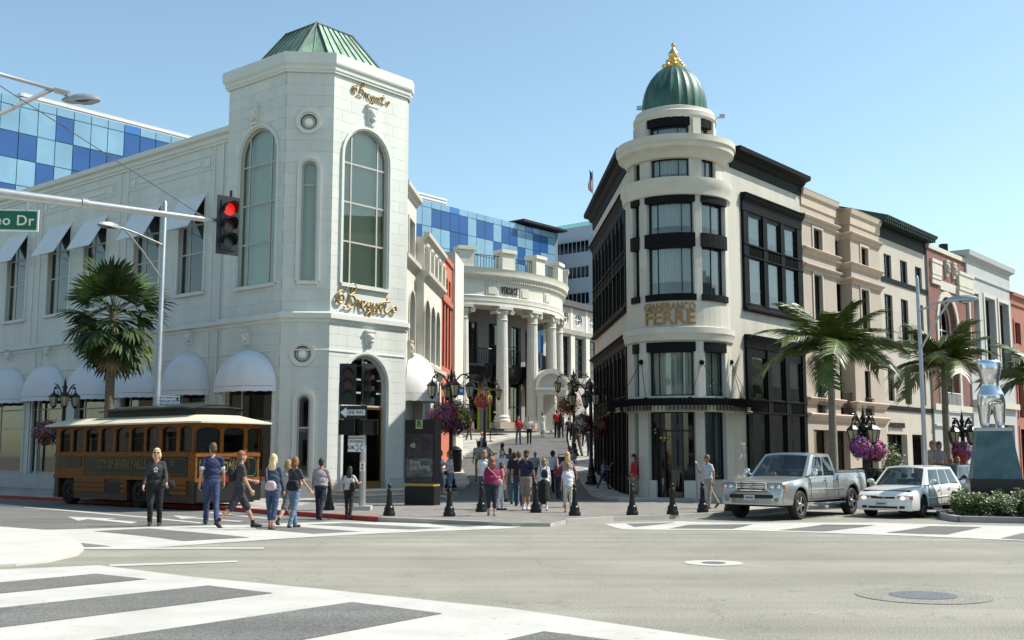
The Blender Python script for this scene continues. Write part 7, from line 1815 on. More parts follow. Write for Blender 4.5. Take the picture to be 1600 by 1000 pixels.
    pane([g(t, .06, .94, 0, .09, .012) for t in (.07, .3, .6, .93)], 'windscreen'); pane([g(t, .08, .92, 1, -.05, -.012) for t in (.12, .5, .92)], 'rear_window')
    for sd in (1, -1):
        for s0, s1, f0, f1 in P['side']:   # belt range, roof range
            pane([[Q((s0 + (f0 - s0) * t) + ((s1 + (f1 - s1) * t) - (s0 + (f0 - s0) * t)) * k / 4, t, sd, .010) for k in range(5)] for t in (.10, .4, .7, .90)])
    # wheels
    for i, x in enumerate((xf, xr)):
        for sd in (1, -1): wheel(root, (x, sd * (hw0 + P.get('flare', 0) - .03), P['wr']), (0, sd), P['wr'], .24, P['rim'], P.get('sp', 5), P.get('hub', .62))
    wl_ = MB()
    for x in (xf, xr): wl_.box(x - ra * .98, x + ra * .98, -hw0 * .97, hw0 * .97, P['wr'] - .05, P['wr'] + ra * .7)
    wl_.build('wheel_well', M_wdark, root)
    # door seams and handles
    m_ = MB(); hd = MB()
    for x in P['seams']:
        for sd in (1, -1):
            pts = [Vector((x, sd * (hw(x) * k_ + .003), zs + (top(x) - zs) * z_)) for k_, z_ in ((.985, .06), (1.0, .15), (1.0, .45), (.997, .62), (.968, .93))]; m_.tube(pts, .006, 4)
    for sd in (1, -1): m_.tube([(x_, sd * (hw(x_) + .002), zs + .06) for x_ in (xf - ra - .05, 0, xr + ra + .05)], .006, 4)
    m_.build('door_seam', M_signk, body)
    for x in P['handles']:
        for sd in (1, -1): m_ = MB(); m_.tube([(x - .09, sd * (hw0 + .02), top(x) - .14), (x + .09, sd * (hw0 + .02), top(x) - .14)], .018, 6); m_.build('door_handle', P.get('hm', paint), body)
    for sd in (1, -1):
        q = Q(.08, .1, sd); m_ = MB(); m_.ell((q.x + .02, q.y + sd * .17, q.z + .1), (.07, .11, P.get('mir', .08)), 12, 8); m_.tube([q, (q.x + .02, q.y + sd * .1, q.z + .06)], .025, 5); m_.build('door_mirror', P.get('mm', paint), cab, smooth=True)
    root.rotation_euler.z = math.atan2(heading.y, heading.x)
    P['hwf'] = hw; P['topf'] = top
    return root, body
def nose(root, P, x, y0, y1, z0, z1, m, nm, par, dx=.012, curve=True, n=8):
    """thin panel lying on the front of the car"""
    L = P['L']; mb = MB(); hwf = P['hwf']; rows = []
    for z in (z0, (z0 + z1) / 2, z1):
        r = []
        for k in range(n + 1):
            y = y0 + (y1 - y0) * k / n; r.append(Vector((x + dx - (.14 * abs(y / (P['W'] / 2)) ** 3 if curve else 0), y, z)))
        rows.append(r)
    mb.grid(rows); mb.grid([[v - Vector((.06, 0, 0)) for v in rows[0]], rows[0]]); mb.grid([[v - Vector((.06, 0, 0)) for v in rows[-1]], rows[-1]])
    return mb.build(nm, m, par)
M_silver = mat('silver_paint', (.46, .465, .45), .3, metal=.75, coat=.6)
M_silverd = mat('grey_bumper_paint', (.27, .28, .275), .32, metal=.6, coat=.5)
M_whitep = mat('white_paint', (.72, .72, .68), .25, coat=.8)
M_cglass = mat('dark_pane', (.010, .014, .014), .04, spec=.45); M_carg = glassmat('car_glass', (.42, .50, .48), .05)
M_lamp = mat('headlamp', (.20, .215, .22), .06, metal=.3, coat=1); M_amb = mat('amber_lens', (.6, .14, .01), .25, coat=.5)
M_rim = mat('alloy_rim', (.62, .62, .62), .3, metal=.8)
hd_ = -D2; lft = Vector((D2.y, -D2.x))
fw_ = ground(1247, 812, zroad).to_2d()
TP = dict(L=5.75, W=1.98, xf=1.86, xr=-1.72, ra=.50, wr=.40, sill=.50, fb=.42, crown=.03, nose=.10, tail=.02, flare=.045, bed=True,
          top=[(-2.9, 1.27), (-.72, 1.27), (-.68, 1.20), (1.0, 1.18), (1.45, 1.15), (2.4, 1.09), (2.72, 1.04), (2.82, .97), (2.88, .80)],
          cab=(1.28, .52, -.62, -.80), roof=1.80, rw=.76, glass=M_carg, rim=M_rim, sp=5, hub=.66, seams=(1.16, .12, -.72), handles=(.28, -.55), side=[(.12, .50, .10, .47), (.56, .92, .53, .90)], hm=M_chrome, mm=M_chrome, mir=.11)
c2 = fw_ - hd_ * TP['xf'] - lft * (TP['W'] / 2 - .1)
tr_, tb2 = car('pickup_truck', 'silver double cab pickup truck waiting at the crosswalk before the round tower building', 'pickup truck', (c2.x, c2.y, zroad(c2.x, 32)), Vector((hd_.x, hd_.y)), TP, M_silver)
hx = 2.86
nose(tr_, TP, hx, -.93, .93, .46, .77, M_silverd, 'front_bumper', tr_, .05); 
bp2 = nose(tr_, TP, hx, -.66, .66, .60, .70, M_wdark, 'bumper_opening', tr_, .062)
nose(tr_, TP, hx, -.95, .95, .775, .798, M_wdark, 'bumper_gap', tr_, .035)
nose(tr_, TP, hx, -.47, .47, .80, 1.04, M_chrome, 'grille_surround', tr_, .02)
gr = nose(tr_, TP, hx, -.43, .43, .83, 1.01, M_wdark, 'grille', tr_, .03)
for z in (.875, .915, .96): nose(tr_, TP, hx, -.43, .43, z, z + .018, M_chrome, 'grille_bar', gr, .042)
for sd in (1, -1):
    hl = nose(tr_, TP, hx, sd * .50, sd * .90, .80, 1.03, M_lamp, 'headlight', tr_, .025); nose(tr_, TP, hx, sd * .90, sd * .97, .86, 1.0, M_amb, 'turn_signal', tr_, .02)
    mb = MB(); mb.ell((hx - .0, sd * .62, .915), (.05, .075, .07), 12, 8); mb.ell((hx - .03, sd * .80, .915), (.05, .06, .06), 12, 8); mb.build('reflector', M_chrome, hl, smooth=True)
    mb = MB(); mb.ell((hx + .02, sd * .76, .57), (.05, .075, .06), 12, 8); mb.build('fog_lamp', M_lamp, tr_, smooth=True)
mb = MB(); mb.lathe((0, 0, 0), [(.1, 0)], 8); mb = MB()
for rx, rz_, cy, cz in ((.085, .058, 0, 0), (.03, .055, 0, 0), (.06, .025, 0, .02)):
    mb.tube([(hx + .055, cy + rx * math.cos(2 * math.pi * k / 18), .93 + cz + rz_ * math.sin(2 * math.pi * k / 18)) for k in range(19)], .009, 5, False)
mb.build('emblem', M_chrome, gr)
mb = MB(); mb.box(hx + .066, hx + .075, -.19, .13, .545, .69); npl = mb.build('number_plate', mat('plate', (.5, .5, .52), .5), tr_)
mb = MB(); mb.box(hx + .0755, hx + .077, -.15, .09, .60, .645); mb.build('plate_characters', mat('plate_dark', (.08, .1, .2), .5), npl)
mb = MB(); mb.box(-2.8, -.78, -.82, .82, 1.20, 1.305); mb.build('bed_shade_inset', mat('bed_dark', (.02, .02, .02), .7), tr_)  # dark slab stands in for the shaded depth of the open bed
mb = MB(); mb.box(-2.86, -.76, .80, .92, 1.27, 1.32); mb.box(-2.86, -.76, -.92, -.80, 1.27, 1.32); mb.box(-2.88, -2.78, -.92, .92, 1.2, 1.32); loose(mb, 'bed_rail', M_silver, tr_)
for sd in (1, -1):
    mb = MB(); mb.tube([(-1.1, sd * .90, .42), (-1.0, sd * 1.03, .40), (1.2, sd * 1.03, .40), (1.3, sd * .9, .42)], .045, 8); mb.build('side_step', M_chrome, tr_, smooth=True)
    mb = MB(); mb.tube([(1.3, sd * 1.0, .80), (-1.1, sd * 1.0, .80)], .016, 5); mb.build('side_moulding', M_silverd, tr_)
text_on_local = None
V, Fc = text_pts('TRD', .12, .002); mb = MB(); mb.v = [(-2.35 - x, TP['W'] / 2 + .0 + z, 1.12 + y) for x, y, z in V]; mb.f = Fc; mb.mi = [0] * len(Fc); mb.build('side_badge', M_silverd, tr_, fix=False)
# station wagon
fw_ = ground(1441, 809, zroad).to_2d()
VP = dict(L=4.5, W=1.72, xf=1.36, xr=-1.20, ra=.365, wr=.31, sill=.30, fb=.22, crown=.03, nose=.16, tail=.08, flare=.01,
          top=[(-2.25, .92), (-1.0, .95), (.0, .93), (.9, .90), (1.4, .84), (1.95, .74), (2.15, .66), (2.25, .52)],
          cab=(1.02, .30, -1.72, -2.12), roof=1.42, rw=.72, glass=M_carg, rim=M_rim, sp=7, hub=.64, seams=(.86, -.1, -1.0), handles=(.05, -.82), side=[(.10, .37, .03, .36), (.40, .66, .39, .66), (.69, .93, .69, .93)], mir=.07)
c2 = fw_ - hd_ * VP['xf'] - lft * (VP['W'] / 2 - .08)
vo, vb2 = car('station_wagon', 'white station wagon waiting beside the pickup, headlights lit, near the planted island', 'car', (c2.x, c2.y, zroad(c2.x, 32)), Vector((hd_.x, hd_.y)), VP, M_whitep)
hx = 2.24
nose(vo, VP, hx, -.80, .80, .25, .47, M_whitep, 'front_bumper', vo, .05); nose(vo, VP, hx, -.37, .37, .50, .63, M_chrome, 'grille_surround', vo, .0); gr = nose(vo, VP, hx, -.34, .34, .52, .61, M_wdark, 'grille', vo, .01)
mb = MB(); mb.tube([(hx + .03, -.06, .53), (hx + .03, .1, .61)], .012, 4); mb.build('grille_slash', M_chrome, gr)
nose(vo, VP, hx, -.42, .42, .28, .34, M_wdark, 'lower_intake', vo, .064)
for sd in (1, -1):
    nose(vo, VP, hx, sd * .47, sd * .66, .28, .35, M_wdark, 'bumper_slot', vo, .062)
    hl = nose(vo, VP, hx, sd * .40, sd * .74, .51, .63, M_lamp, 'headlight', vo, .0); nose(vo, VP, hx, sd * .74, sd * .82, .53, .63, M_amb, 'turn_signal', vo, .015)
    mb = MB(); mb.ell((hx - .0, sd * .56, .57), (.03, .065, .045), 12, 8); mb.build('lit_bulb', mat('lit_headlamp', (.9, .7, .45), .3, emis=((1, .75, .45), 1.6)), hl, smooth=True)
    mb = MB(); mb.tube([(1.0, sd * .865, .55), (-.9, sd * .865, .57)], .018, 5); mb.build('side_moulding', M_whitep, vo)
mb = MB(); mb.box(hx + .066, hx + .075, -.2, .12, .36, .46); npl = mb.build('number_plate', MATS['plate'], vo); mb = MB(); mb.box(hx + .0755, hx + .077, -.16, .08, .39, .43); mb.build('plate_characters', MATS['plate_dark'], npl)
# parked convertible and dark car behind
q_ = at(1362, 756, 39.5); GP = dict(L=4.5, W=1.75, xf=1.3, xr=-1.3, ra=.36, wr=.31, sill=.28, crown=.04, nose=.15, tail=.1,
    top=[(-2.25, .88), (-1.4, .92), (.2, .90), (1.0, .88), (1.9, .78), (2.15, .7), (2.25, .55)], cab=(.75, .3, .22, .10), roof=1.28, rw=.8, glass=M_carg, rim=M_rim, seams=(.7, -.5), handles=(-.3,), side=[])
gc, _b = car('convertible', 'dark green open convertible parked between the pickup truck and the wagon', 'car', (q_.x, q_.y, -.25), Vector((hd_.x, hd_.y)), GP, mat('dark_green_paint', (.02, .04, .035), .25, coat=.8))
nose(gc, GP, 2.24, -.3, .3, .5, .62, M_chrome, 'grille', gc, .02)
for sd in (1, -1): nose(gc, GP, 2.24, sd * .42, sd * .7, .55, .66, M_lamp, 'headlight', gc, .02)
q_ = at(1476, 755, 40.5); DP = dict(VP); DP['L'] = 4.4
dc, _b = car('dark_car', 'dark grey car behind the rear of the white wagon', 'car', (q_.x, q_.y, -.25), Vector((hd_.x, hd_.y)), DP, mat('dark_grey_paint', (.02, .02, .025), .25, coat=.8))

# ================================================================ ISLAND, PEDESTAL, SCULPTURE
I0 = gpts([(1468, 806), (1476, 812), (1500, 816), (1600, 818), (1800, 824), (1960, 832)], zroad)
ex = D2 * 4.2
isl = I0 + [I0[-1] + D2 * 9, I0[0] + D2 * 9 + Vector((1.2, 0)), I0[0] + D2 * .8 + Vector((-.1, 0))]
sheet('traffic_island', isl, zroad, mat('planting_soil', (.07, .05, .035), .95, var=.3, scale=6), .09)
mb = MB(); closed = isl + [isl[0]]
for a, b in zip(closed, closed[1:]):
    t = (b - a).normalized(); nn = Vector((t.y, -t.x)); k = max(1, round((b - a).length / 1.8)); L_ = (b - a).length
    for i in range(k):
        p = a + t * (L_ * i / k + .005); q = a + t * (L_ * (i + 1) / k - .005); z = zroad(0, p.y)
        mb.hexa([(*(p + nn * .1), z - .1), (*(q + nn * .1), z - .1), (*(q - nn * .1), z - .1), (*(p - nn * .1), z - .1), (*(p + nn * .08), z + .16), (*(q + nn * .08), z + .16), (*(q - nn * .1), z + .16), (*(p - nn * .1), z + .16)])
struct(mb.build('island_kerb', mat('island_kerb_concrete', (.30, .29, .28), .85, var=.1, scale=2)))
Yp_ = 32.2; pc_ = at(1556, 770, Yp_); pdr = thing('sculpture_pedestal', 'blue green tapered pedestal rising from the planted island', 'pedestal', (pc_.x, Yp_, -.16))
zq = lambda py: at(1556, py, Yp_).z
rz_ = math.atan2(.30, .95)
def sq(r, z, rr2=None): return [Vector((pc_.x + (x * math.cos(-rz_) - y * math.sin(-rz_)), Yp_ + (x * math.sin(-rz_) + y * math.cos(-rz_)), z)) for x, y in ((-r, -r), (r, -r), (r, r), (-r, r))]
mb = MB(); mb.grid([sq(.74, -.2), sq(.74, zq(748))], True); mb.face(sq(.74, zq(748))); mb.build('dark_base', mat('dark_granite', (.02, .018, .018), .4), pdr)
mb = MB(); mb.grid([sq(.66, zq(748) + .002), sq(.46, zq(674))], True); mb.face(sq(.46, zq(674))); mb.build('plinth', mat('patinated_bronze', (.065, .135, .15), .55, var=.3, scale=2.5, var2=(.09, .18, .19)), pdr)
mb = MB(); mb.grid([sq(.48, zq(674) + .002), sq(.48, zq(668.5))], True); mb.face(sq(.48, zq(668.5))); mb.face(sq(.48, zq(674) + .002)[::-1]); mb.build('cap', mat('cap_aluminium', (.5, .5, .5), .35, metal=.7), pdr)
zc0_ = zq(668.5); Ht = zq(563) - zc0_; sc_ = Ht
tz = thing('torso_sculpture', 'polished silver abstract torso form standing on the blue green pedestal', 'sculpture', (pc_.x, Yp_, zc0_))
mb = MB(); cx = pc_.x
prof_ = [(.36, .185, .13), (.42, .195, .15), (.48, .195, .15), (.55, .165, .12), (.63, .125, .10), (.70, .135, .105), (.79, .155, .12), (.88, .17, .13), (.96, .175, .12), (1.0, .165, .10)]
rows = [[Vector((cx + .0 * h + a * sc_ * math.cos(2 * math.pi * k / 28), Yp_ + b * sc_ * math.sin(2 * math.pi * k / 28), zc0_ + h * Ht)) for k in range(28)] for h, a, b in prof_]
mb.grid(rows, True); mb.face(rows[-1]); mb.face(rows[0][::-1])
for sx, dx in ((-1, -.01), (1, .02)):
    rr2 = []
    for h, a, off in ((0, .055, .10), (.08, .07, .10), (.2, .085, .095), (.33, .10, .09), (.43, .10, .085), (.48, .06, .08)): rr2.append([Vector((cx + (sx * off + dx) * sc_ + a * sc_ * math.cos(2 * math.pi * k / 20), Yp_ + a * sc_ * 1.05 * math.sin(2 * math.pi * k / 20), zc0_ + .004 + h * Ht)) for k in range(20)])
    mb.grid(rr2, True); mb.face(rr2[0][::-1]); mb.face(rr2[-1])
to = mb.build('figure', mat('polished_aluminium', (.74, .75, .77), .2, metal=1), tz)
rmod = to.modifiers.new('r', 'REMESH'); rmod.mode = 'VOXEL'; rmod.voxel_size = .025; smd = to.modifiers.new('s', 'SMOOTH'); smd.iterations = 8; smd.factor = .6
def bake(o):
    dg = bpy.context.evaluated_depsgraph_get(); me = bpy.data.meshes.new_from_object(o.evaluated_get(dg)); mm = list(o.data.materials); old = o.data; o.modifiers.clear(); o.data = me
    if not len(me.materials):
        for m in mm: me.materials.append(m)
    me.polygons.foreach_set('use_smooth', [True] * len(me.polygons)); bpy.data.meshes.remove(old); return o
bake(to)
# planting: leafy hedge plants with small pale flowers
def bush(c, rx, ry, rz, label, n=2600, m=None, cat='shrub', leaf=.035, group=None, flowers=0, seed=1, name='shrub'):
    root = thing(name, label, cat, c, local=True, group=group); rr_ = random.Random(seed); mb = MB()
    for k in range(n):
        v = Vector((rr_.gauss(0, 1), rr_.gauss(0, 1), rr_.gauss(0, 1))).normalized(); lump = .78 + .3 * (math.sin(v.x * 4 + seed) * math.sin(v.y * 5 + seed * 2) + .5 * math.sin(v.z * 7)); q = Vector((v.x * rx, v.y * ry, v.z * rz)) * rr_.uniform(.45, 1.0) * lump; q.z += rz * .95
        if q.z < .02: q.z = rr_.uniform(.02, .2)
        a = Vector((rr_.gauss(0, 1), rr_.gauss(0, 1), rr_.gauss(0, .5))).normalized(); b = a.orthogonal().normalized() ; b = (b + v * rr_.uniform(-.5, .8)).normalized(); s = leaf * rr_.uniform(.7, 1.4)
        mb.cur = 0 if rr_.random() < .7 else 1; mb.face([q - a * s, q - b * s * .5, q + a * s, q + b * s * .5])
    mb.build('foliage', [m or M_leafy, MATS.get('leaf_light') or mat('leaf_light', (.11, .17, .04), .6)], root, fix=False)
    mb = MB()
    for k in range(7): a = k * .9; mb.tube([(0, 0, 0), (rx * .4 * math.cos(a), ry * .4 * math.sin(a), rz * .9), (rx * .7 * math.cos(a), ry * .7 * math.sin(a), rz * 1.5)], [.02, .014, .006], 5)
    mb.build('stems', M_trunkd, root)
    if flowers:
        mb = MB()
        for k in range(flowers):
            a = rr_.uniform(0, 6.28); q = Vector((rx * rr_.uniform(.3, .9) * math.cos(a), ry * rr_.uniform(.3, .95) * math.sin(a), rz * rr_.uniform(1.1, 1.85))); s = .035
            for t in range(3): b = t * 1.05; mb.face([q + Vector((s * math.cos(b + i * 1.57), s * math.sin(b * 2 + i * 1.57) * .7, s * math.sin(b + i * 1.57) * .7)) for i in range(4)])
        mb.build('blossoms', mat('pale_blossom', (.62, .55, .42), .7), root, fix=False)
    return root
labs = ['leafy island shrub at the left end beside the wagon', 'island shrub with pale blossoms left of the pedestal front', 'island shrub with pale blossoms right in front of the pedestal', 'island shrub at the right edge before the pedestal', 'tall loose island shrub at the far right edge of the photo', 'shrub just outside the right edge of the photo', 'low shrub behind the left end of the island planting']
for i, (px, Y, rx, rz2) in enumerate(((1503, 31.0, .42, .40), (1531, 30.7, .5, .38), (1563, 30.7, .52, .38), (1597, 30.9, .5, .42), (1622, 31.3, .5, .5), (1665, 31.5, .6, .45), (1512, 33.2, .5, .42))):
    p = at(px, 795, Y); bush((p.x, Y, -.16), rx, .45, rz2, labs[i], flowers=10 if 0 < i < 4 else 3, seed=i + 3, group='shrubs on the traffic island')
p = at(1397, 740, 38.6); bush((p.x, 38.6, -.13), .48, .45, 1.12, 'tall leafy vine column with yellow blossoms by the purple baskets', 4500, seed=22, flowers=14)
# ================================================================ ACROSS THE STREET (unseen buildings added for the window reflections)
for i, (x, y, d, wd_, h_, m_, lab) in enumerate(((-8, -26, (-1, 0), 34, 14, M_grey, 'plain grey building added behind the viewpoint for window reflections'), (30, -24, (-1, 0), 32, 12, M_pink, 'plain beige building added behind the viewpoint for window reflections'),
        (-21.5, 19, (D1.x, D1.y), 26, 11, mat('brown_stone', (.16, .145, .125), .8), 'plain brown building added outside the near left corner for window reflections'), (-42, 36, (D1.x, D1.y), 34, 14, MATS['brown_stone'], 'plain dark building added unseen down the side street for window reflections'),
        (51, 50, (-D2.x, -D2.y), 34, 13, M_grey, 'plain grey building added unseen across the main street for window reflections'), (74, 78, (-D2.x, -D2.y), 34, 11, M_pink, 'plain beige building added unseen further along the main street for window reflections'))):
    t = thing('reflection_building', lab, 'building', (x, y, 0)); mb = MB(); F_ = Frame((x, y), (-d[0], -d[1]))
    if i < 2: F_ = Frame((x + wd_ / 2, y), (-1, 0))
    elif i < 4: F_ = Frame((x, y), d)
    else: F_ = Frame((x, y), d)
    o_ = []
    for k in range(7):
        for r_ in range(int(h_ / 4)): a = .8 + k * (wd_ - 1) / 7; o_.append(Op(a, a + 2.2, .4 + 4 * r_, 3.0 + 4 * r_))
    wall(mb, F_, 0, wd_, -.3, h_, o_, .3); mb.prism([tuple(F_.p(*q, 0).to_2d()) for q in ((0, .6), (wd_, .6), (wd_, 10), (0, 10))], -.3, h_); mb.build('wall', m_, t)
    mb = MB()
    for o in o_: mb.fbox(F_, o.u0, o.u1, .25, .3, o.v0, o.v1)
    loose(mb, 'window', M_cglass, t)

# ================================================================ PEOPLE
SK = {'l': mat('skin_light', (.48, .26, .18), .55), 't': mat('skin_tan', (.36, .18, .11), .55), 'd': mat('skin_brown', (.20, .10, .06), .55)}
CM = {}
def cm(c, cloth=True):
    k = tuple(c)
    if k not in CM: CM[k] = mat('cloth_%d' % len(CM), c, .85, var=.14, scale=14, bump=.25, bscale=30)
    return CM[k]
HC = {'blond': (.50, .33, .13), 'lblond': (.62, .48, .26), 'brown': (.10, .05, .025), 'black': (.012, .010, .009), 'grey': (.28, .25, .22), 'red': (.22, .085, .03), 'dblond': (.27, .16, .07)}
HM = {k: mat('hair_' + k, v, .55, var=.35, scale=40, bump=.6, bscale=60, stretch=(1, 1, .25)) for k, v in HC.items()}
def cap(a, b, r1, r2, n=12, m=4):
    a, b = Vector(a), Vector(b); t = b - a; L = t.length
    if L < 1e-6: t = Vector((0, 0, 1)); L = 1e-6
    t = t / L; X = t.orthogonal().normalized(); Y = t.cross(X); rows = []
    for k in range(m + 1): an = -math.pi / 2 + math.pi / 2 * k / m; rows.append((a + t * r1 * math.sin(an), r1 * math.cos(an)))
    for k in range(m + 1): an = math.pi / 2 * k / m; rows.append((b + t * r2 * math.sin(an), r2 * math.cos(an)))
    return [[c + X * (r * math.cos(2 * math.pi * j / n)) + Y * (r * math.sin(2 * math.pi * j / n)) for j in range(n)] for c, r in rows]
def person(px, fy, hy, label, zf=zflat, yaw=180, H=None, g='m', top=(.3, .3, .3), sl='s', bot='pants', bc=(.03, .04, .08), shoe=(.02, .02, .02), hair='brown', hs='short', skin='l', legs=(8, 4, -8, 6), armL=(5, 8, 12), armR=(5, 8, 12), wid=1.0, lean=2, vox=.0125, glasses=False, cap_=None, jacket=None, sock=None, twist=0, pos=None, trimc=None, headturn=0, motif=None):
    wid *= 1.11
    b = ground(px, fy, zf) if pos is None else Vector(pos)
    if H is None: H = at(px, hy, b.y).z - b.z
    s = H / 1.75; k = wid; Z = lambda z: z * s
    pr = []   # (kind, data..., material index)
    MATL = [SK[skin], cm(top), cm(bc), cm(shoe), cm(sock or (.6, .6, .58)), cm(jacket or top), cm(trimc or top)]
    SKN, TOP, BOT, SHO, SOC, JAC, TRM = range(7)
    C = lambda a, b_, r1, r2, m_: pr.append(('c', Vector(a), Vector(b_), r1 * s, r2 * s, m_))
    E = lambda c, r, m_: pr.append(('e', Vector(c), Vector(r) * s, None, None, m_))
    top_m = JAC if jacket else TOP; tl = rad(lean)
    hipw = .088 if g == 'm' else .09; shw = .178 if g == 'm' else .155
    J = {}; low = 9
    for sd, (ha, ka) in ((1, legs[:2]), (-1, legs[2:])):
        h = Vector((sd * hipw * s, 0, Z(.90))); a = rad(ha); kn = h + Vector((sd * .004, -math.sin(a), -math.cos(a))) * Z(.42); a2 = rad(ha - ka); an = kn + Vector((0, -math.sin(a2), -math.cos(a2))) * Z(.40)
        pitch = max(0, -a2 - .15) if ha - ka < -10 else 0
        J[sd] = (h, kn, an, pitch, a2); low = min(low, an.z)
    dz = Z(.085) - low
    for sd in J:
        h, kn, an, pitch, a2 = [q.copy() if isinstance(q, Vector) else q for q in J[sd]]
        for q in (h, kn, an): q.z += dz
        lift = an.z - Z(.085)
        tr = .084 * (.5 + .5 * k) if g == 'm' else .086 * (.5 + .5 * k)
        if bot == 'pants': C(h, kn, tr, .062 * k ** .5, BOT); C(kn, an + Vector((0, 0, Z(-.02))), .060 * k ** .5, .054, BOT)
        elif bot == 'shorts': C(h, h.lerp(kn, 1.02), tr + .012, .082 * k ** .5, BOT); C(kn, kn.lerp(an, .45), .052, .056, SKN); C(kn.lerp(an, .45), an, .05, .033, SKN)
        elif bot == 'capri': C(h, kn, tr, .064 * k ** .5, BOT); C(kn, kn.lerp(an, .55), .062 * k ** .5, .06, BOT); C(kn.lerp(an, .5), an, .045, .034, SKN)
        else: C(h, kn, tr * .8, .06, BOT if bot == 'skirt' else SKN); C(kn, kn.lerp(an, .4), .052, .052, SKN); C(kn.lerp(an, .4), an, .05, .034, SKN)
        if sock and bot != 'pants': C(kn.lerp(an, .8), an, .041, .04, SOC)
        fd = Vector((0, -math.cos(pitch), -math.sin(pitch) * .9)); hl = an + Vector((0, .035 * s, -.045 * s)) - fd * 0
        if lift > .12 * s or pitch > .2: fd = Vector((0, -.75, -.66))
        C(hl, hl + fd * Z(.10), .040, .042, SHO); C(hl + fd * Z(.09), hl + fd * Z(.20) + Vector((0, 0, Z(-.008))), .042, .030, SHO); C(an, hl, .038, .04, SHO)
    up = lambda z, y=0: Vector((0, -math.sin(tl) * Z(z - .9) + y * s, Z(.9) + dz + math.cos(tl) * Z(z - .9)))
    E(up(.93), (.160 * k, .118 * k, .13), BOT)
    if bot in ('skirt', 'dress'):
        m_ = BOT if bot == 'skirt' else TOP; l_ = .42 if bot == 'skirt' else .5; C(up(.92), Vector((0, 0, Z(l_) + dz)), .145 * k, .17 * k, m_); C(Vector((.07 * s, 0, Z(.6) + dz)), Vector((.08 * s, 0, Z(l_) + dz)), .12, .12, m_); C(Vector((-.07 * s, 0, Z(.6) + dz)), Vector((-.08 * s, 0, Z(l_) + dz)), .12, .12, m_)
    E(up(1.0), (.158 * k, .112 * k, .12), top_m); E(up(1.12), (.148 * k, .11 * k, .17), TOP if jacket else top_m); E(up(1.27), (.165 * (.4 + .6 * k), .112 * (.5 + .5 * k), .17), top_m)
    if jacket: E(up(1.15, .02), (.16 * k, .115 * k, .22), JAC); 
    if g == 'f': E(up(1.27, -.065), (.125, .07, .075), TOP)
    for sd in (1, -1): C(up(1.42) + Vector((sd * .05 * s, 0, 0)), up(1.405) + Vector((sd * (shw - .02) * s, 0, 0)), .055, .056, top_m)
    C(up(1.40), up(1.52, -.01), .058, .052, SKN if not jacket else SKN)
    for sd, (sf, so, el) in ((1, armL), (-1, armR)):
        sh = up(1.40) + Vector((sd * shw * s, 0, 0)); a, o = rad(sf), rad(so)
        d1_ = Vector((sd * math.sin(o), -math.sin(a) * math.cos(o), -math.cos(a) * math.cos(o))); eb = sh + d1_ * Z(.285)
        a2 = rad(sf + el); ins = -.22 if el > 40 else 0
        d2_ = Vector((sd * (math.sin(o) * .5 + ins), -math.sin(a2), -math.cos(a2))).normalized(); wr = eb + d2_ * Z(.25)
        r_ = 1 if g == 'm' else .86
        if sl == 's': C(sh, sh.lerp(eb, .62), .058 * r_, .056 * r_, top_m); C(sh.lerp(eb, .5), eb, .044 * r_, .038 * r_, SKN); C(eb, wr, .038 * r_, .026 * r_, SKN); 
        if sl == 's' and trimc: C(sh.lerp(eb, .60), sh.lerp(eb, .66), .058 * r_, .058 * r_, TRM)
        if sl == 'l': C(sh, eb, .056 * r_, .048 * r_, top_m); C(eb, eb.lerp(wr, .93), .048 * r_, .036 * r_, top_m)
        if sl == 'n': C(sh, eb, .044 * r_, .036 * r_, SKN); C(eb, wr, .036 * r_, .025 * r_, SKN)
        # hand: palm, four fingers of different length, thumb
        side = Vector((0, 1, 0)) if abs(d2_.y) < .7 else Vector((0, 0, 1)); acr = (side - d2_ * side.dot(d2_)).normalized(); nrm = d2_.cross(acr)
        pm = wr + d2_ * Z(.075); C(wr, wr + d2_ * Z(.03), .026, .030, SKN); C(wr + d2_ * Z(.03) + acr * Z(.012), pm + acr * Z(.016), .024, .022, SKN); C(wr + d2_ * Z(.03) - acr * Z(.012), pm - acr * Z(.016), .024, .022, SKN)
        cu = nrm * (-sd)
        for fi, ln in enumerate((.062, .075, .07, .054)):
            f0 = pm + acr * Z(-.030 + .020 * fi); f1 = f0 + d2_ * Z(ln * .55) + cu * Z(.010); f2 = f1 + d2_ * Z(ln * .4) + cu * Z(.026); C(f0, f1, .0105, .0098, SKN); C(f1, f2, .0098, .0088, SKN)
        t0 = wr + d2_ * Z(.035) - acr * Z(.024); t1 = t0 + (d2_ * .6 - acr * .8).normalized() * Z(.035); C(t0, t1, .013, .011, SKN); C(t1, t1 + d2_ * Z(.028), .011, .0095, SKN)
        J['hand%d' % sd] = pm; J['wr%d' % sd] = wr
    hc = up(1.635, -.012); ht = Matrix.Rotation(rad(headturn), 3, 'Z'); hv = lambda x, y, z: hc + ht @ Vector((x * s, y * s, z * s))
    E(hc, (.074, .092, .112), SKN); C(hv(0, -.045, -.06), hv(0, -.055, -.085), .05, .035, SKN); C(hv(0, -.092, .005), hv(0, -.107, -.018), .010, .014, SKN)
    for sd in (1, -1): C(hv(sd * .076, .01, .01), hv(sd * .078, .012, -.02), .014, .010, SKN)
    # one continuous skin
    mb = MB()
    for p in pr:
        if p[0] == 'c': rows = cap(p[1], p[2], p[3], p[4]); mb.grid(rows, True); mb.face(rows[0][::-1]); mb.face(rows[-1])
        else: mb.ell(p[1], p[2], 16, 10)
    root = thing('person', label, 'person', b, local=True, group=None)
    o = mb.build('body', MATL, root); md = o.modifiers.new('r', 'REMESH'); md.mode = 'VOXEL'; md.voxel_size = vox; m2 = o.modifiers.new('s', 'SMOOTH'); m2.iterations = 2; m2.factor = .45
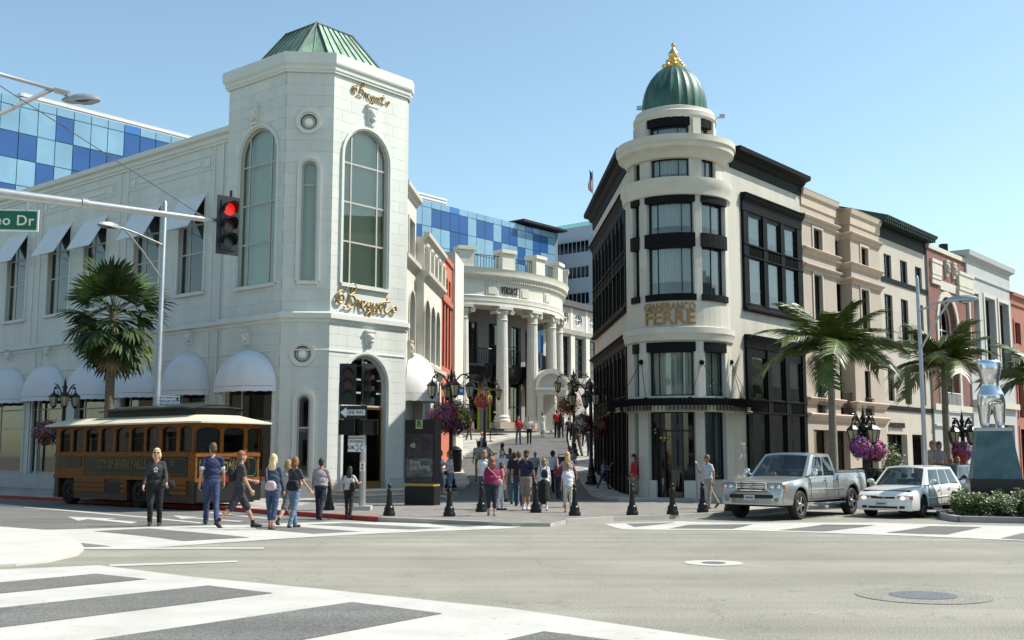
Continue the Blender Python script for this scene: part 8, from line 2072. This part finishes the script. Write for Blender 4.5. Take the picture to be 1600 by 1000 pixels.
    dg = bpy.context.evaluated_depsgraph_get(); me = bpy.data.meshes.new_from_object(o.evaluated_get(dg)); old = o.data; o.modifiers.clear(); o.data = me; bpy.data.meshes.remove(old)
    me.materials.clear()
    for m_ in MATL: me.materials.append(m_)
    n = len(me.polygons); cen = np.empty(n * 3); me.polygons.foreach_get('center', cen); cen = cen.reshape(n, 3); best = np.full(n, 9.); mi = np.zeros(n, int)
    for p in pr:
        if p[0] == 'c':
            A = np.array(p[1]); B = np.array(p[2]) - A; t = np.clip(((cen - A) @ B) / max(1e-9, B @ B), 0, 1); d = np.linalg.norm(cen - A - t[:, None] * B, axis=1) - (p[3] + (p[4] - p[3]) * t)
        else: r = np.array(p[2]); q = (cen - np.array(p[1])) / r; L_ = np.linalg.norm(q, axis=1); d = (L_ - 1) * np.linalg.norm(cen - np.array(p[1]), axis=1) / np.maximum(L_, 1e-6)
        m_ = d < best - .001; best[m_] = d[m_]; mi[m_] = p[5]
    # cloth folds
    nv = len(me.vertices); co = np.empty(nv * 3); me.vertices.foreach_get('co', co); co = co.reshape(nv, 3); nr = np.empty(nv * 3); me.vertices.foreach_get('normal', nr); nr = nr.reshape(nv, 3)
    vm = np.zeros(nv); lp = np.empty(len(me.loops), int); me.loops.foreach_get('vertex_index', lp); pol = np.repeat(mi, [len(q_.vertices) for q_ in me.polygons]); vm[lp] = (pol != SKN) & (pol != SHO)
    ph = px * .37; w_ = np.sin(co[:, 2] / s * 34 + co[:, 0] * 17 + ph) * np.cos(co[:, 0] / s * 23 + co[:, 1] * 29 + ph * 2) * .0042 + np.sin(co[:, 2] / s * 71 - co[:, 0] * 37 + ph) * .0018
    co += nr * (w_ * vm)[:, None]; me.vertices.foreach_set('co', co.ravel())
    me.polygons.foreach_set('material_index', mi); me.polygons.foreach_set('use_smooth', [True] * n)
    # hair
    hb = MB(); 
    if hs != 'bald':
        hb.ell(hv(0, .012, .026), (.083 * s, .098 * s, .104 * s), 16, 10)
        hb.ell(hv(0, .04, -.03), (.074 * s, .07 * s, .075 * s), 14, 8)
        if hs in ('bob', 'long', 'curly'):
            for sd in (1, -1): hb.ell(hv(sd * .062, .02, -.035), (.034 * s, .06 * s, .085 * s), 10, 8)
            hb.ell(hv(0, .06, -.07), (.088 * s, .055 * s, .10 * s), 14, 8)
        if hs == 'long':
            hb.ell(hv(0, .085, -.17), (.092 * s, .045 * s, .15 * s), 14, 8)
        if hs == 'curly':
            hb.ell(hv(0, .06, -.12), (.135 * s, .07 * s, .13 * s), 16, 10); hb.ell(hv(0, .03, .03), (.11 * s, .11 * s, .11 * s), 14, 8)
        if hs == 'pony': hb.ell(hv(0, .12, -.04), (.03 * s, .035 * s, .1 * s), 10, 8)
        if hs in ('bob', 'short') and hair in ('lblond', 'blond'): hb.ell(hv(0, -.035, .088), (.07 * s, .05 * s, .03 * s), 12, 6)
        ho_ = hb.build('hair', HM[hair], root, smooth=True, fix=False)
        rs = random.Random(int(px)); amp = (.010 if hs == 'curly' else .0045) * s
        for v in ho_.data.vertices: v.co += Vector((rs.uniform(-1, 1), rs.uniform(-1, 1), rs.uniform(-1, 1))) * amp
    else:
        hb.ell(hv(0, .035, -.015), (.079 * s, .068 * s, .07 * s), 14, 8); hb.build('hair', HM[hair], root, smooth=True)
    if glasses:
        mb = MB()
        for sd in (1, -1): mb.ell(hv(sd * .034, -.088, .018), (.027 * s, .012 * s, .021 * s), 10, 6); mb.tube([hv(sd * .06, -.075, .025), hv(sd * .08, .0, .022)], .004 * s, 4)
        mb.build('sunglasses', M_signk, root)
    else:
        mb = MB()
        for sd in (1, -1): mb.ell(hv(sd * .030, -.084, .018), (.012 * s, .008 * s, .007 * s), 8, 5); mb.tube([hv(sd * .016, -.089, .036), hv(sd * .046, -.082, .038)], .004 * s, 4)
        loose(mb, 'eye', M_signk, root)
    mb = MB(); mb.tube([hv(-.022, -.091, -.052), hv(0, -.097, -.054), hv(.022, -.091, -.052)], .006 * s, 5); mb.build('mouth', mat('lips', (.30, .08, .07), .5), root)
    if cap_:
        mb = MB(); mb.ell(hv(0, .005, .05), (.088 * s, .104 * s, .082 * s), 14, 8); c0 = hv(0, -.10, .045); fw = ht @ Vector((0, -1, 0)); 
        mb.ell(c0 + fw * .02 * s, (.065 * s, .06 * s, .012 * s), 12, 5, ht); mb.build('cap', cm(cap_), root, smooth=True)
    if motif:
        mb = MB(); c = up(1.27, -.15 if g == 'f' else -.118); 
        for a in range(5): an = a * 1.257 + .3; mb.ell(c + Vector((math.cos(an) * .03, -.0, math.sin(an) * .045)) * s, (.022 * s, .008 * s, .022 * s), 8, 5)
        mb.build('shirt_print', cm(motif), root)
    root.rotation_euler.z = rad(yaw)
    root_['J'] = {kk: vv for kk, vv in J.items() if isinstance(vv, Vector)}; root_['s'] = s; root_['up'] = up; root_['b'] = b; root_['yaw'] = rad(yaw)
    return root
root_ = {}
def world(v): return root_['b'] + Matrix.Rotation(root_['yaw'], 3, 'Z') @ Vector(v)
def bag(x, y, z, r, col, label, strap=None, name='handbag', cat='handbag', pocket=None, rough=None):
    """bag placed in the last person's own frame: x to their left, y backwards"""
    s = root_['s']; c = world((x * s, y * s, z * s)); t = thing(name, label, cat, c, local=True); t.rotation_euler.z = root_['yaw']; mb = MB(); n = 16; rows = []
    for zz, k in ((-1, .35), (-.92, .78), (-.6, 1), (0, .98), (.5, .86), (.85, .68), (1, .3)):
        rows.append([Vector((math.copysign(abs(math.cos(a)) ** .6, math.cos(a)) * r[0] * k * s, math.copysign(abs(math.sin(a)) ** .6, math.sin(a)) * r[1] * k * s, zz * r[2] * s)) for a in [2 * math.pi * j / n for j in range(n)]])
    mb.grid(rows, True); mb.face(rows[0][::-1]); mb.face(rows[-1]); mb.build('bag_body', cm(col), t, smooth=rad(50))
    if pocket: mb = MB(); mb.ell((0, r[1] * s * .8, -r[2] * .45 * s), (r[0] * .75 * s, r[1] * .5 * s, r[2] * .45 * s), 12, 8); mb.build('pocket', cm(pocket), t, smooth=True)
    if strap:
        for st_ in strap:
            mb = MB(); P_ = [Vector((a * s, b_ * s, c_ * s)) - Vector((x * s, y * s, z * s)) for a, b_, c_ in st_]; mb.tube(P_, .011 * s, 5); mb.build('strap', cm(col), t)
    return t
def sho(sd, x=.11, zb=1.10, y=.0, back=False):  # strap over a shoulder (sd) down to a bag at height zb
    return [(sd * x, -.10, zb + .05), (sd * .12, -.125, 1.3), (sd * .12, -.05, 1.475), (sd * .12, .06, 1.455), (sd * (x + .05), .13, 1.3), (sd * (x + .05), .12, zb + .05)]
NAVY = (.015, .022, .07); BLK = (.010, .010, .011); JEAN = (.035, .06, .12); LJEAN = (.13, .19, .27); WHT = (.62, .62, .64); KH = (.28, .24, .17); MAR = (.22, .01, .06); CREAM = (.52, .49, .42)
# crossing the side street
V1 = .010
person(241, 822, 700, 'blonde woman in sunglasses, dark cardigan and black trousers walking towards the camera', zroad, 12, g='f', top=BLK, jacket=(.035, .033, .035), sl='l', bc=BLK, hair='lblond', hs='bob', glasses=True, legs=(-6, 8, 20, 30), armL=(18, 14, 30), armR=(10, 12, 25), wid=1.22, vox=V1, motif=(.5, .5, .5))
bag(.30, .06, .92, (.12, .06, .10), BLK, 'round black handbag on the arm of the blonde woman in black', [[(.28, .05, 1.0), (.24, .0, 1.2), (.17, 0, 1.47), (.2, .06, 1.2), (.3, .08, 1.0)]])
person(329, 820, 691, 'tall man in navy T-shirt with white cuffs and blue jeans seen from behind', zroad, 200, top=NAVY, trimc=WHT, bc=(.03, .05, .12), hair='brown', hs='short', legs=(14, 4, -16, 14), armL=(-6, 10, 12), armR=(8, 12, 20), headturn=25, vox=V1)
person(372, 825, 699, 'man in charcoal T-shirt and dark cargo shorts striding to the right with a pamphlet', zroad, 118, top=(.045, .045, .048), bot='shorts', bc=(.03, .028, .035), shoe=BLK, sock=BLK, hair='red', hs='short', legs=(28, 4, -26, 20), armL=(18, 8, 62), armR=(10, 8, 20), vox=V1)
bag(.05, .19, 1.16, (.13, .07, .18), BLK, 'black backpack with red pocket on the man in cargo shorts', [[(.12, -.0, 1.45), (.12, .1, 1.40), (.1, .16, 1.3)], [(-.12, -.0, 1.45), (-.12, .1, 1.40), (-.1, .16, 1.3)]], 'backpack', 'backpack', pocket=(.55, .02, .02))
person(424, 828, 709, 'woman with long blonde hair, denim jacket and rolled jeans seen from behind', zroad, 172, g='f', top=WHT, jacket=(.03, .05, .085), sl='l', bot='capri', bc=JEAN, shoe=(.12, .06, .04), hair='lblond', hs='long', legs=(12, 4, -10, 8), armL=(20, 8, 45), armR=(8, 8, 20), vox=V1)
bag(-.02, .17, 1.02, (.13, .06, .11), (.55, .40, .40), 'pale pink shoulder bag on the woman in the denim jacket', [[(.08, .12, 1.1), (.12, .08, 1.4), (.11, -.02, 1.47), (.10, -.1, 1.35)]])
person(447, 820, 714, 'bare-legged woman in black boots mostly hidden between the two long haired women', zroad, 150, g='f', top=(.35, .33, .34), bot='shorts', bc=(.1, .1, .1), shoe=BLK, sock=BLK, hair='dblond', hs='bob', legs=(30, 10, -26, 10), vox=.012)
person(458, 825, 713, 'woman with auburn bob, charcoal T-shirt, faded jeans and black ankle boots', zroad, 150, g='f', top=(.04, .04, .045), bc=LJEAN, shoe=BLK, hair='red', hs='bob', legs=(14, 3, -12, 10), armL=(22, 8, 60), armR=(16, 14, 30), vox=V1, wid=1.08)
bag(-.10, .17, 1.04, (.19, .07, .13), BLK, 'large black quilted shoulder bag hanging behind the auburn haired woman', [[(-.02, .15, 1.14), (-.1, .09, 1.42), (-.11, -.02, 1.475), (-.13, -.1, 1.3)]])
person(500, 812, 716, 'man in lavender grey T-shirt and navy trousers stepping up to the kerb', zroad, 176, top=(.32, .27, .30), bc=(.012, .015, .035), hair='black', skin='t', legs=(10, 4, -20, 14), armL=(4, 12, 16), armR=(8, 14, 20), wid=1.12, vox=V1)
person(545, 812, 729, 'woman with long black hair, pale grey top and slim black trousers by the signal pole', zroad, 172, g='f', top=(.48, .48, .49), bc=BLK, shoe=BLK, hair='black', hs='long', skin='t', legs=(6, 3, -12, 6), armL=(10, 14, 30), armR=(35, 20, 60), vox=V1)
bag(-.14, .12, 1.08, (.10, .06, .16), BLK, 'soft black shoulder bag on the black haired woman in the pale top', [[(-.12, .12, 1.2), (-.12, .06, 1.44), (-.12, -.03, 1.46)]])
# beside the kiosk
zp = zflat
person(686, 778, 703, 'woman in white T-shirt and blue shorts raising a camera behind the kiosk', zp, 75, g='f', top=WHT, bot='shorts', bc=(.06, .11, .2), shoe=WHT, hair='black', hs='bob', skin='t', armL=(40, 8, 95), armR=(40, 8, 90), legs=(8, 4, -8, 6), pos=None)
person(703, 781, 705, 'woman in pale pink top and denim capris with a black waist bag', zp, -60, g='f', top=(.50, .40, .45), bot='capri', bc=(.10, .17, .26), shoe=(.4, .36, .38), hair='brown', hs='curly', armL=(10, 10, 60), armR=(10, 10, 70), legs=(6, 3, -6, 6), wid=1.1)
bag(-.05, -.17, .98, (.10, .06, .08), BLK, 'black waist bag on the woman in the pale pink top', [[(-.08, -.1, 1.05), (.0, -.14, 1.25), (.12, -.05, 1.46), (.12, .06, 1.44)]])
# crowd in the middle
person(768, 806, 715, 'heavy woman in maroon top with long wavy red hair, back to the camera', zp, 180, g='f', top=MAR, bot='capri', bc=(.02, .022, .04), shoe=(.3, .16, .12), hair='red', hs='curly', wid=1.42, armL=(10, 16, 70), armR=(10, 16, 70), legs=(2, 2, -2, 2), vox=V1)
bag(-.24, -.05, 1.0, (.10, .06, .10), (.42, .38, .33), 'cream shoulder bag at the side of the woman in maroon', [[(-.22, .02, 1.08), (-.1, .19, 1.25), (.08, .17, 1.42), (.12, .03, 1.49)]])
person(756, 796, 703, 'older blonde woman in white blouse partly hidden behind the woman in maroon', zp, 165, g='f', top=WHT, sl='s', bc=(.05, .08, .13), hair='dblond', hs='bob', wid=1.1)
bag(-.16, .1, .85, (.12, .05, .17), BLK, 'black tote bag left of the woman in maroon')
person(748, 752, 689, 'man with black hair and yellow trousers in the crowd, back turned', zvia, 190, top=(.48, .46, .44), bc=(.35, .27, .05), hair='black', skin='t')
person(757, 754, 690, 'man in pale blue shirt with black hair among the crowd', zvia, 175, top=(.40, .46, .53), bc=(.03, .03, .04), hair='black', skin='t', wid=1.1)
person(785, 783, 703, 'balding man in pale checked shirt with a bag strap across his back', zp, 200, top=(.46, .48, .50), bc=KH, hair='grey', hs='bald', skin='l', sl='s', wid=1.15)
person(783, 797, 722, 'woman in coral top and white trousers just behind the woman in maroon', zp, 100, g='f', top=(.60, .12, .13), bc=(.60, .60, .60), hair='brown', hs='bob', legs=(6, 4, -10, 6))
person(784, 745, 692, 'dark dressed person with black hair reading further up the lane', zvia, 110, g='f', top=BLK, sl='l', bc=BLK, hair='black', hs='bob', armL=(20, 8, 75), armR=(20, 8, 75))
person(804, 788, 706, 'person with black cap of hair in black top, left of the couple', zp, 185, top=BLK, bc=(.05, .12, .17), hair='black')
person(811, 791, 705, 'brown haired man in black T-shirt and blue jeans with black satchel', zp, 178, top=(.012, .012, .016), bc=(.02, .04, .09), hair='brown', armL=(5, 8, 12), armR=(6, 8, 15), legs=(3, 3, -4, 3))
bag(-.17, .1, .98, (.12, .07, .12), BLK, 'big black satchel hanging left of the man in black T-shirt', [[(-.1, .15, 1.08), (.0, .15, 1.3), (.12, .04, 1.46)]])
person(822, 797, 704, 'man in dark cap, navy polo and khaki shorts with white socks', zp, 155, top=(.012, .015, .04), bot='shorts', bc=(.24, .21, .165), shoe=(.5, .5, .48), sock=WHT, hair='brown', cap_=BLK, wid=1.1, skin='t', legs=(2, 2, -4, 3), vox=V1)
person(850, 798, 716, 'woman in white cardigan and black skirt wearing a small black backpack', zp, 178, g='f', top=(.58, .57, .62), sl='l', bot='skirt', bc=BLK, shoe=(.5, .5, .5), sock=WHT, hair='dblond', hs='bob', wid=1.12, armL=(12, 12, 40), armR=(8, 8, 20), vox=V1)
bag(-.03, .17, 1.24, (.11, .06, .15), (.02, .022, .03), 'small black backpack on the woman in the white cardigan', [[(-.1, .02, 1.47), (-.1, .12, 1.4), (-.07, .15, 1.3)], [(.12, .02, 1.46), (.13, .12, 1.32), (.06, .15, 1.12)]], 'backpack', 'backpack')
person(863, 772, 704, 'black haired man in pale blue shirt and dark trousers further back in the crowd', zp, 120, top=(.50, .55, .60), bc=(.015, .015, .02), hair='black', skin='t', sl='l', legs=(10, 4, -14, 8))
person(887, 793, 706, 'blonde woman in peach tank top with her arm raised to her face', zp, 185, g='f', top=(.30, .25, .27), sl='n', bot='skirt', bc=(.06, .055, .06), shoe=(.4, .03, .03), hair='blond', hs='long', armL=(50, 25, 95), armR=(10, 25, 30), legs=(5, 3, -6, 5))
person(888, 801, 723, 'short haired woman in white T-shirt and cream cropped trousers by a bollard', zp, 182, g='f', top=(.62, .63, .68), bot='capri', bc=CREAM, shoe=(.3, .15, .1), hair='dblond', hs='short', armL=(4, 12, 12), armR=(6, 10, 15), wid=1.1, vox=V1)
bag(-.2, .06, .9, (.11, .06, .09), BLK, 'black bag in the hand of the peach tank top woman') if False else None
person(884, 742, 696, 'man in dark red shirt bending over the pushchair', zvia, 90, top=(.2, .02, .03), bc=(.03, .03, .04), hair='brown', lean=18, armL=(40, 8, 30), armR=(40, 8, 30))
person(895, 744, 702, 'person in pale shirt reaching up beside the pushchair', zvia, 30, top=(.5, .52, .58), bc=(.05, .05, .06), hair='dblond', skin='l', armR=(60, 10, 40))
person(901, 714, 648, 'large man in black jacket and khaki trousers walking up the shaded side', zvia, 200, top=BLK, sl='l', bc=(.12, .105, .08), hair='black', legs=(20, 4, -20, 12), wid=1.3)
# children, right pavement
person(943, 764, 716, 'child in patterned top and jeans with arms up on the shaded pavement', zw_, 60, g='f', top=(.25, .2, .3), bc=(.03, .05, .10), hair='black', hs='bob', skin='t', legs=(22, 4, -20, 8), armL=(60, 15, 80), armR=(30, 10, 60))
person(982, 766, 703, 'bald man in black standing beside the lane building', zw_, 250, top=BLK, sl='l', bc=BLK, hair='black', hs='bald', skin='d', wid=1.2, armL=(25, 10, 50))
person(972, 765, 710, 'person in grey blue clothes left of the man in black', zw_, 200, top=(.12, .15, .2), bc=(.03, .03, .04), hair='black', hs='short')
person(992, 781, 709, 'woman in red jacket and khaki skirt walking past the round tower', zp, -72, g='f', top=(.42, .015, .03), sl='l', bot='skirt', bc=(.22, .18, .13), shoe=BLK, sock=WHT, hair='black', hs='short', legs=(14, 4, -26, 14), wid=1.05)
person(1108, 795, 711, 'man in pale checked shirt and tan trousers talking on the phone', zp, -62, top=(.46, .48, .52), bc=(.30, .265, .20), shoe=(.03, .03, .03), hair='brown', hs='short', skin='t', glasses=True, legs=(6, 2, -26, 14), armL=(-12, 12, 22), armR=(32, 22, 128), vox=V1)
# up the lane
person(810, 694, 650, 'man in bright red jacket and blue jeans up the lane', zvia, 15, top=(.36, .015, .02), sl='l', bc=(.10, .13, .2), hair='brown', armL=(12, 8, 40), armR=(12, 8, 40))
person(827, 694, 651, 'person in white printed T-shirt and black trousers up the lane', zvia, 0, top=WHT, bc=BLK, hair='brown', hs='short')
person(848, 683, 643, 'woman in long white dress walking before the portal', zvia, 170, g='f', top=(.6, .58, .56), sl='l', bot='dress', bc=(.6, .58, .56), hair='red', hs='bob')
person(870, 684, 640, 'person in red shirt and black trousers by the portal', zvia, 180, top=(.42, .015, .02), bc=BLK, hair='brown')
person(877, 684, 645, 'woman all in black with long black hair by the portal', zvia, 190, g='f', top=BLK, sl='l', bc=BLK, hair='black', hs='long')
person(931, 690, 637, 'distant person in white at the far end of the right pavement', zw_, 200, top=(.62, .62, .62), bc=(.05, .05, .06), hair='brown')
for px, fy, hy, yaw, g, tp, bt, hr, lab in ((889, 690, 652, 190, 'm', (.03, .03, .035), BLK, 'black', 'dark haired man in charcoal just right of the portal pair'), (914, 700, 654, 200, 'm', (.35, .28, .28), (.03, .03, .04), 'brown', 'man in dusty pink shirt beside the big black jacket'), (906, 690, 650, 170, 'f', (.05, .05, .07), (.06, .06, .08), 'dblond', 'blonde woman in dark top deep in the lane shade'),
        (922, 716, 668, 190, 'm', (.04, .05, .09), (.03, .05, .1), 'black', 'man in blue jeans between the lamp post and the dark facade'), (797, 756, 700, 185, 'f', (.14, .12, .16), (.05, .06, .08), 'brown', 'woman in dusky violet top further back behind the couple'), (836, 760, 706, 170, 'm', (.30, .33, .30), (.08, .08, .07), 'grey', 'grey haired man in sage shirt behind the capped man'),
        (873, 779, 716, 165, 'f', (.25, .04, .05), (.04, .04, .05), 'brown', 'woman in brick red top between the white shirts'), (733, 690, 652, 60, 'm', (.15, .06, .05), (.05, .05, .05), 'brown', 'person in maroon at the left edge of the lane by the baskets')):
    person(px, fy, hy, lab, zvia, yaw, g=g, top=tp, bc=bt, hair=hr, hs='bob' if g == 'f' else 'short', legs=(12, 4, -12, 8), armL=(10, 9, 30), vox=.015)
# sitting man with chair and tables
def chair(loc, yaw_, label):
    t = thing('cafe_chair', label, 'chair', loc, group='black metal cafe chairs up the lane', local=True); mb = MB()
    for x in (-.2, .2):
        for y in (-.2, .2): m_ = MB(); m_.tube([(x, y, 0), (x, y, .45)], .015, 5); m_.build('leg', M_iron, t)
    mb.box(-.23, .23, -.23, .23, .44, .47); mb.build('seat', M_iron, t); mb = MB()
    for k in range(6): mb.tube([(-.2 + .08 * k, .22, .46), (-.2 + .08 * k, .26, .9)], .01, 4)
    mb.tube([(-.22, .26, .9), (.22, .26, .9)], .018, 5); mb.build('backrest', M_iron, t); t.rotation_euler.z = yaw_; return t
sp0 = ground(752, 712, zw_); chair(sp0, rad(95), 'black metal chair under the seated man in blue')
person(752, 712, 670, 'seated man in light blue shirt and khaki trousers reading with legs stretched out', yaw=95, pos=(sp0.x, sp0.y, sp0.z - .0), H=1.75, top=(.16, .36, .52), bc=KH, hair='grey', hs='bald', legs=(84, 60, 84, 40), armL=(40, 6, 60), armR=(40, 6, 60))
seat_ = [o for o in bpy.data.objects if o.get('label', '').startswith('seated man')][0]
bd = [o for o in seat_.children if o.name.startswith('body')][0]
for i, (px, py, lab) in enumerate(((790, 672, 'black metal chair left of the man in red jacket'), (800, 671, 'black metal chair just behind the man in red jacket'), (770, 680, 'black metal chair facing the seated man in blue'))):
    p = ground(px, py, zw_); chair(p, rad(200 + 70 * i), lab)
p = ground(766, 690, zw_); t = thing('cafe_table', 'small round black table beside the seated man in blue', 'table', p, local=True); mb = MB(); mb.lathe((0, 0, .72), [(.35, 0), (.35, .03)], 20); mb.build('tabletop', M_iron, t); mb = MB(); mb.lathe((0, 0, 0), [(.22, 0), (.2, .03), (.03, .06), (.03, .72)], 12); mb.build('pedestal', M_iron, t)
# pushchair with toddler
p = ground(876, 745, zvia); t = thing('pushchair', 'black pushchair with hooped handles in the crowd', 'pushchair', p, local=True); mb = MB()
for x in (-.25, .25): mb.tube([(x, .45, .95 + .12), (x, .5, 1.0), (x, .3, .8), (x, -.1, .45), (x, -.4, .12)], .015, 5); mb.tube([(x, .4, .1), (x, .1, .5)], .015, 5)
mb.tube([(-.25, .45, 1.07), (.25, .45, 1.07)], .018, 5); mb.build('frame', M_iron, t)
mb = MB(); mb.box(-.2, .2, -.15, .15, .42, .48); mb.hexa([(-.2, .12, .45), (.2, .12, .45), (.2, .16, .45), (-.2, .16, .45), (-.2, .3, .95), (.2, .3, .95), (.2, .34, .95), (-.2, .34, .95)]); mb.build('seat', cm((.02, .02, .03)), t)
for x, y in ((-.25, -.4), (.25, -.4), (-.25, .4), (.25, .4)):
    mb = MB(); mb.tube([(x + .07 * math.copysign(1, x) * k, y, .1) for k in (0, .4)], .1, 14); mb.build('wheel', M_rub, t)
t.rotation_euler.z = rad(-20)
# beyond the cars
for px, hy, lab, c, hr in ((1455, 689, 'head and shoulders of a blonde person above the wagon roof', (.4, .35, .3), 'dblond'), (1466, 690, 'second head seen above the wagon roof beside the light pole', (.3, .3, .3), 'brown')):
    q = at(px, hy, 44.0); person(px, 0, 0, lab, pos=(q.x, 44.0, -.13), H=q.z + .13, top=c, hair=hr, yaw=20)
for px, hy, lab, c in ((1486, 716, 'person in mauve top behind the wagon, left of a pink one', (.30, .10, .25)), (1496, 714, 'woman in bright pink top behind the wagon by the pedestal', (.62, .10, .28))):
    q = at(px, hy, 42.0); person(px, 0, 0, lab, pos=(q.x, 42.0, -.13), H=q.z + .13, g='f', top=c, hair='dblond', hs='bob', yaw=0)
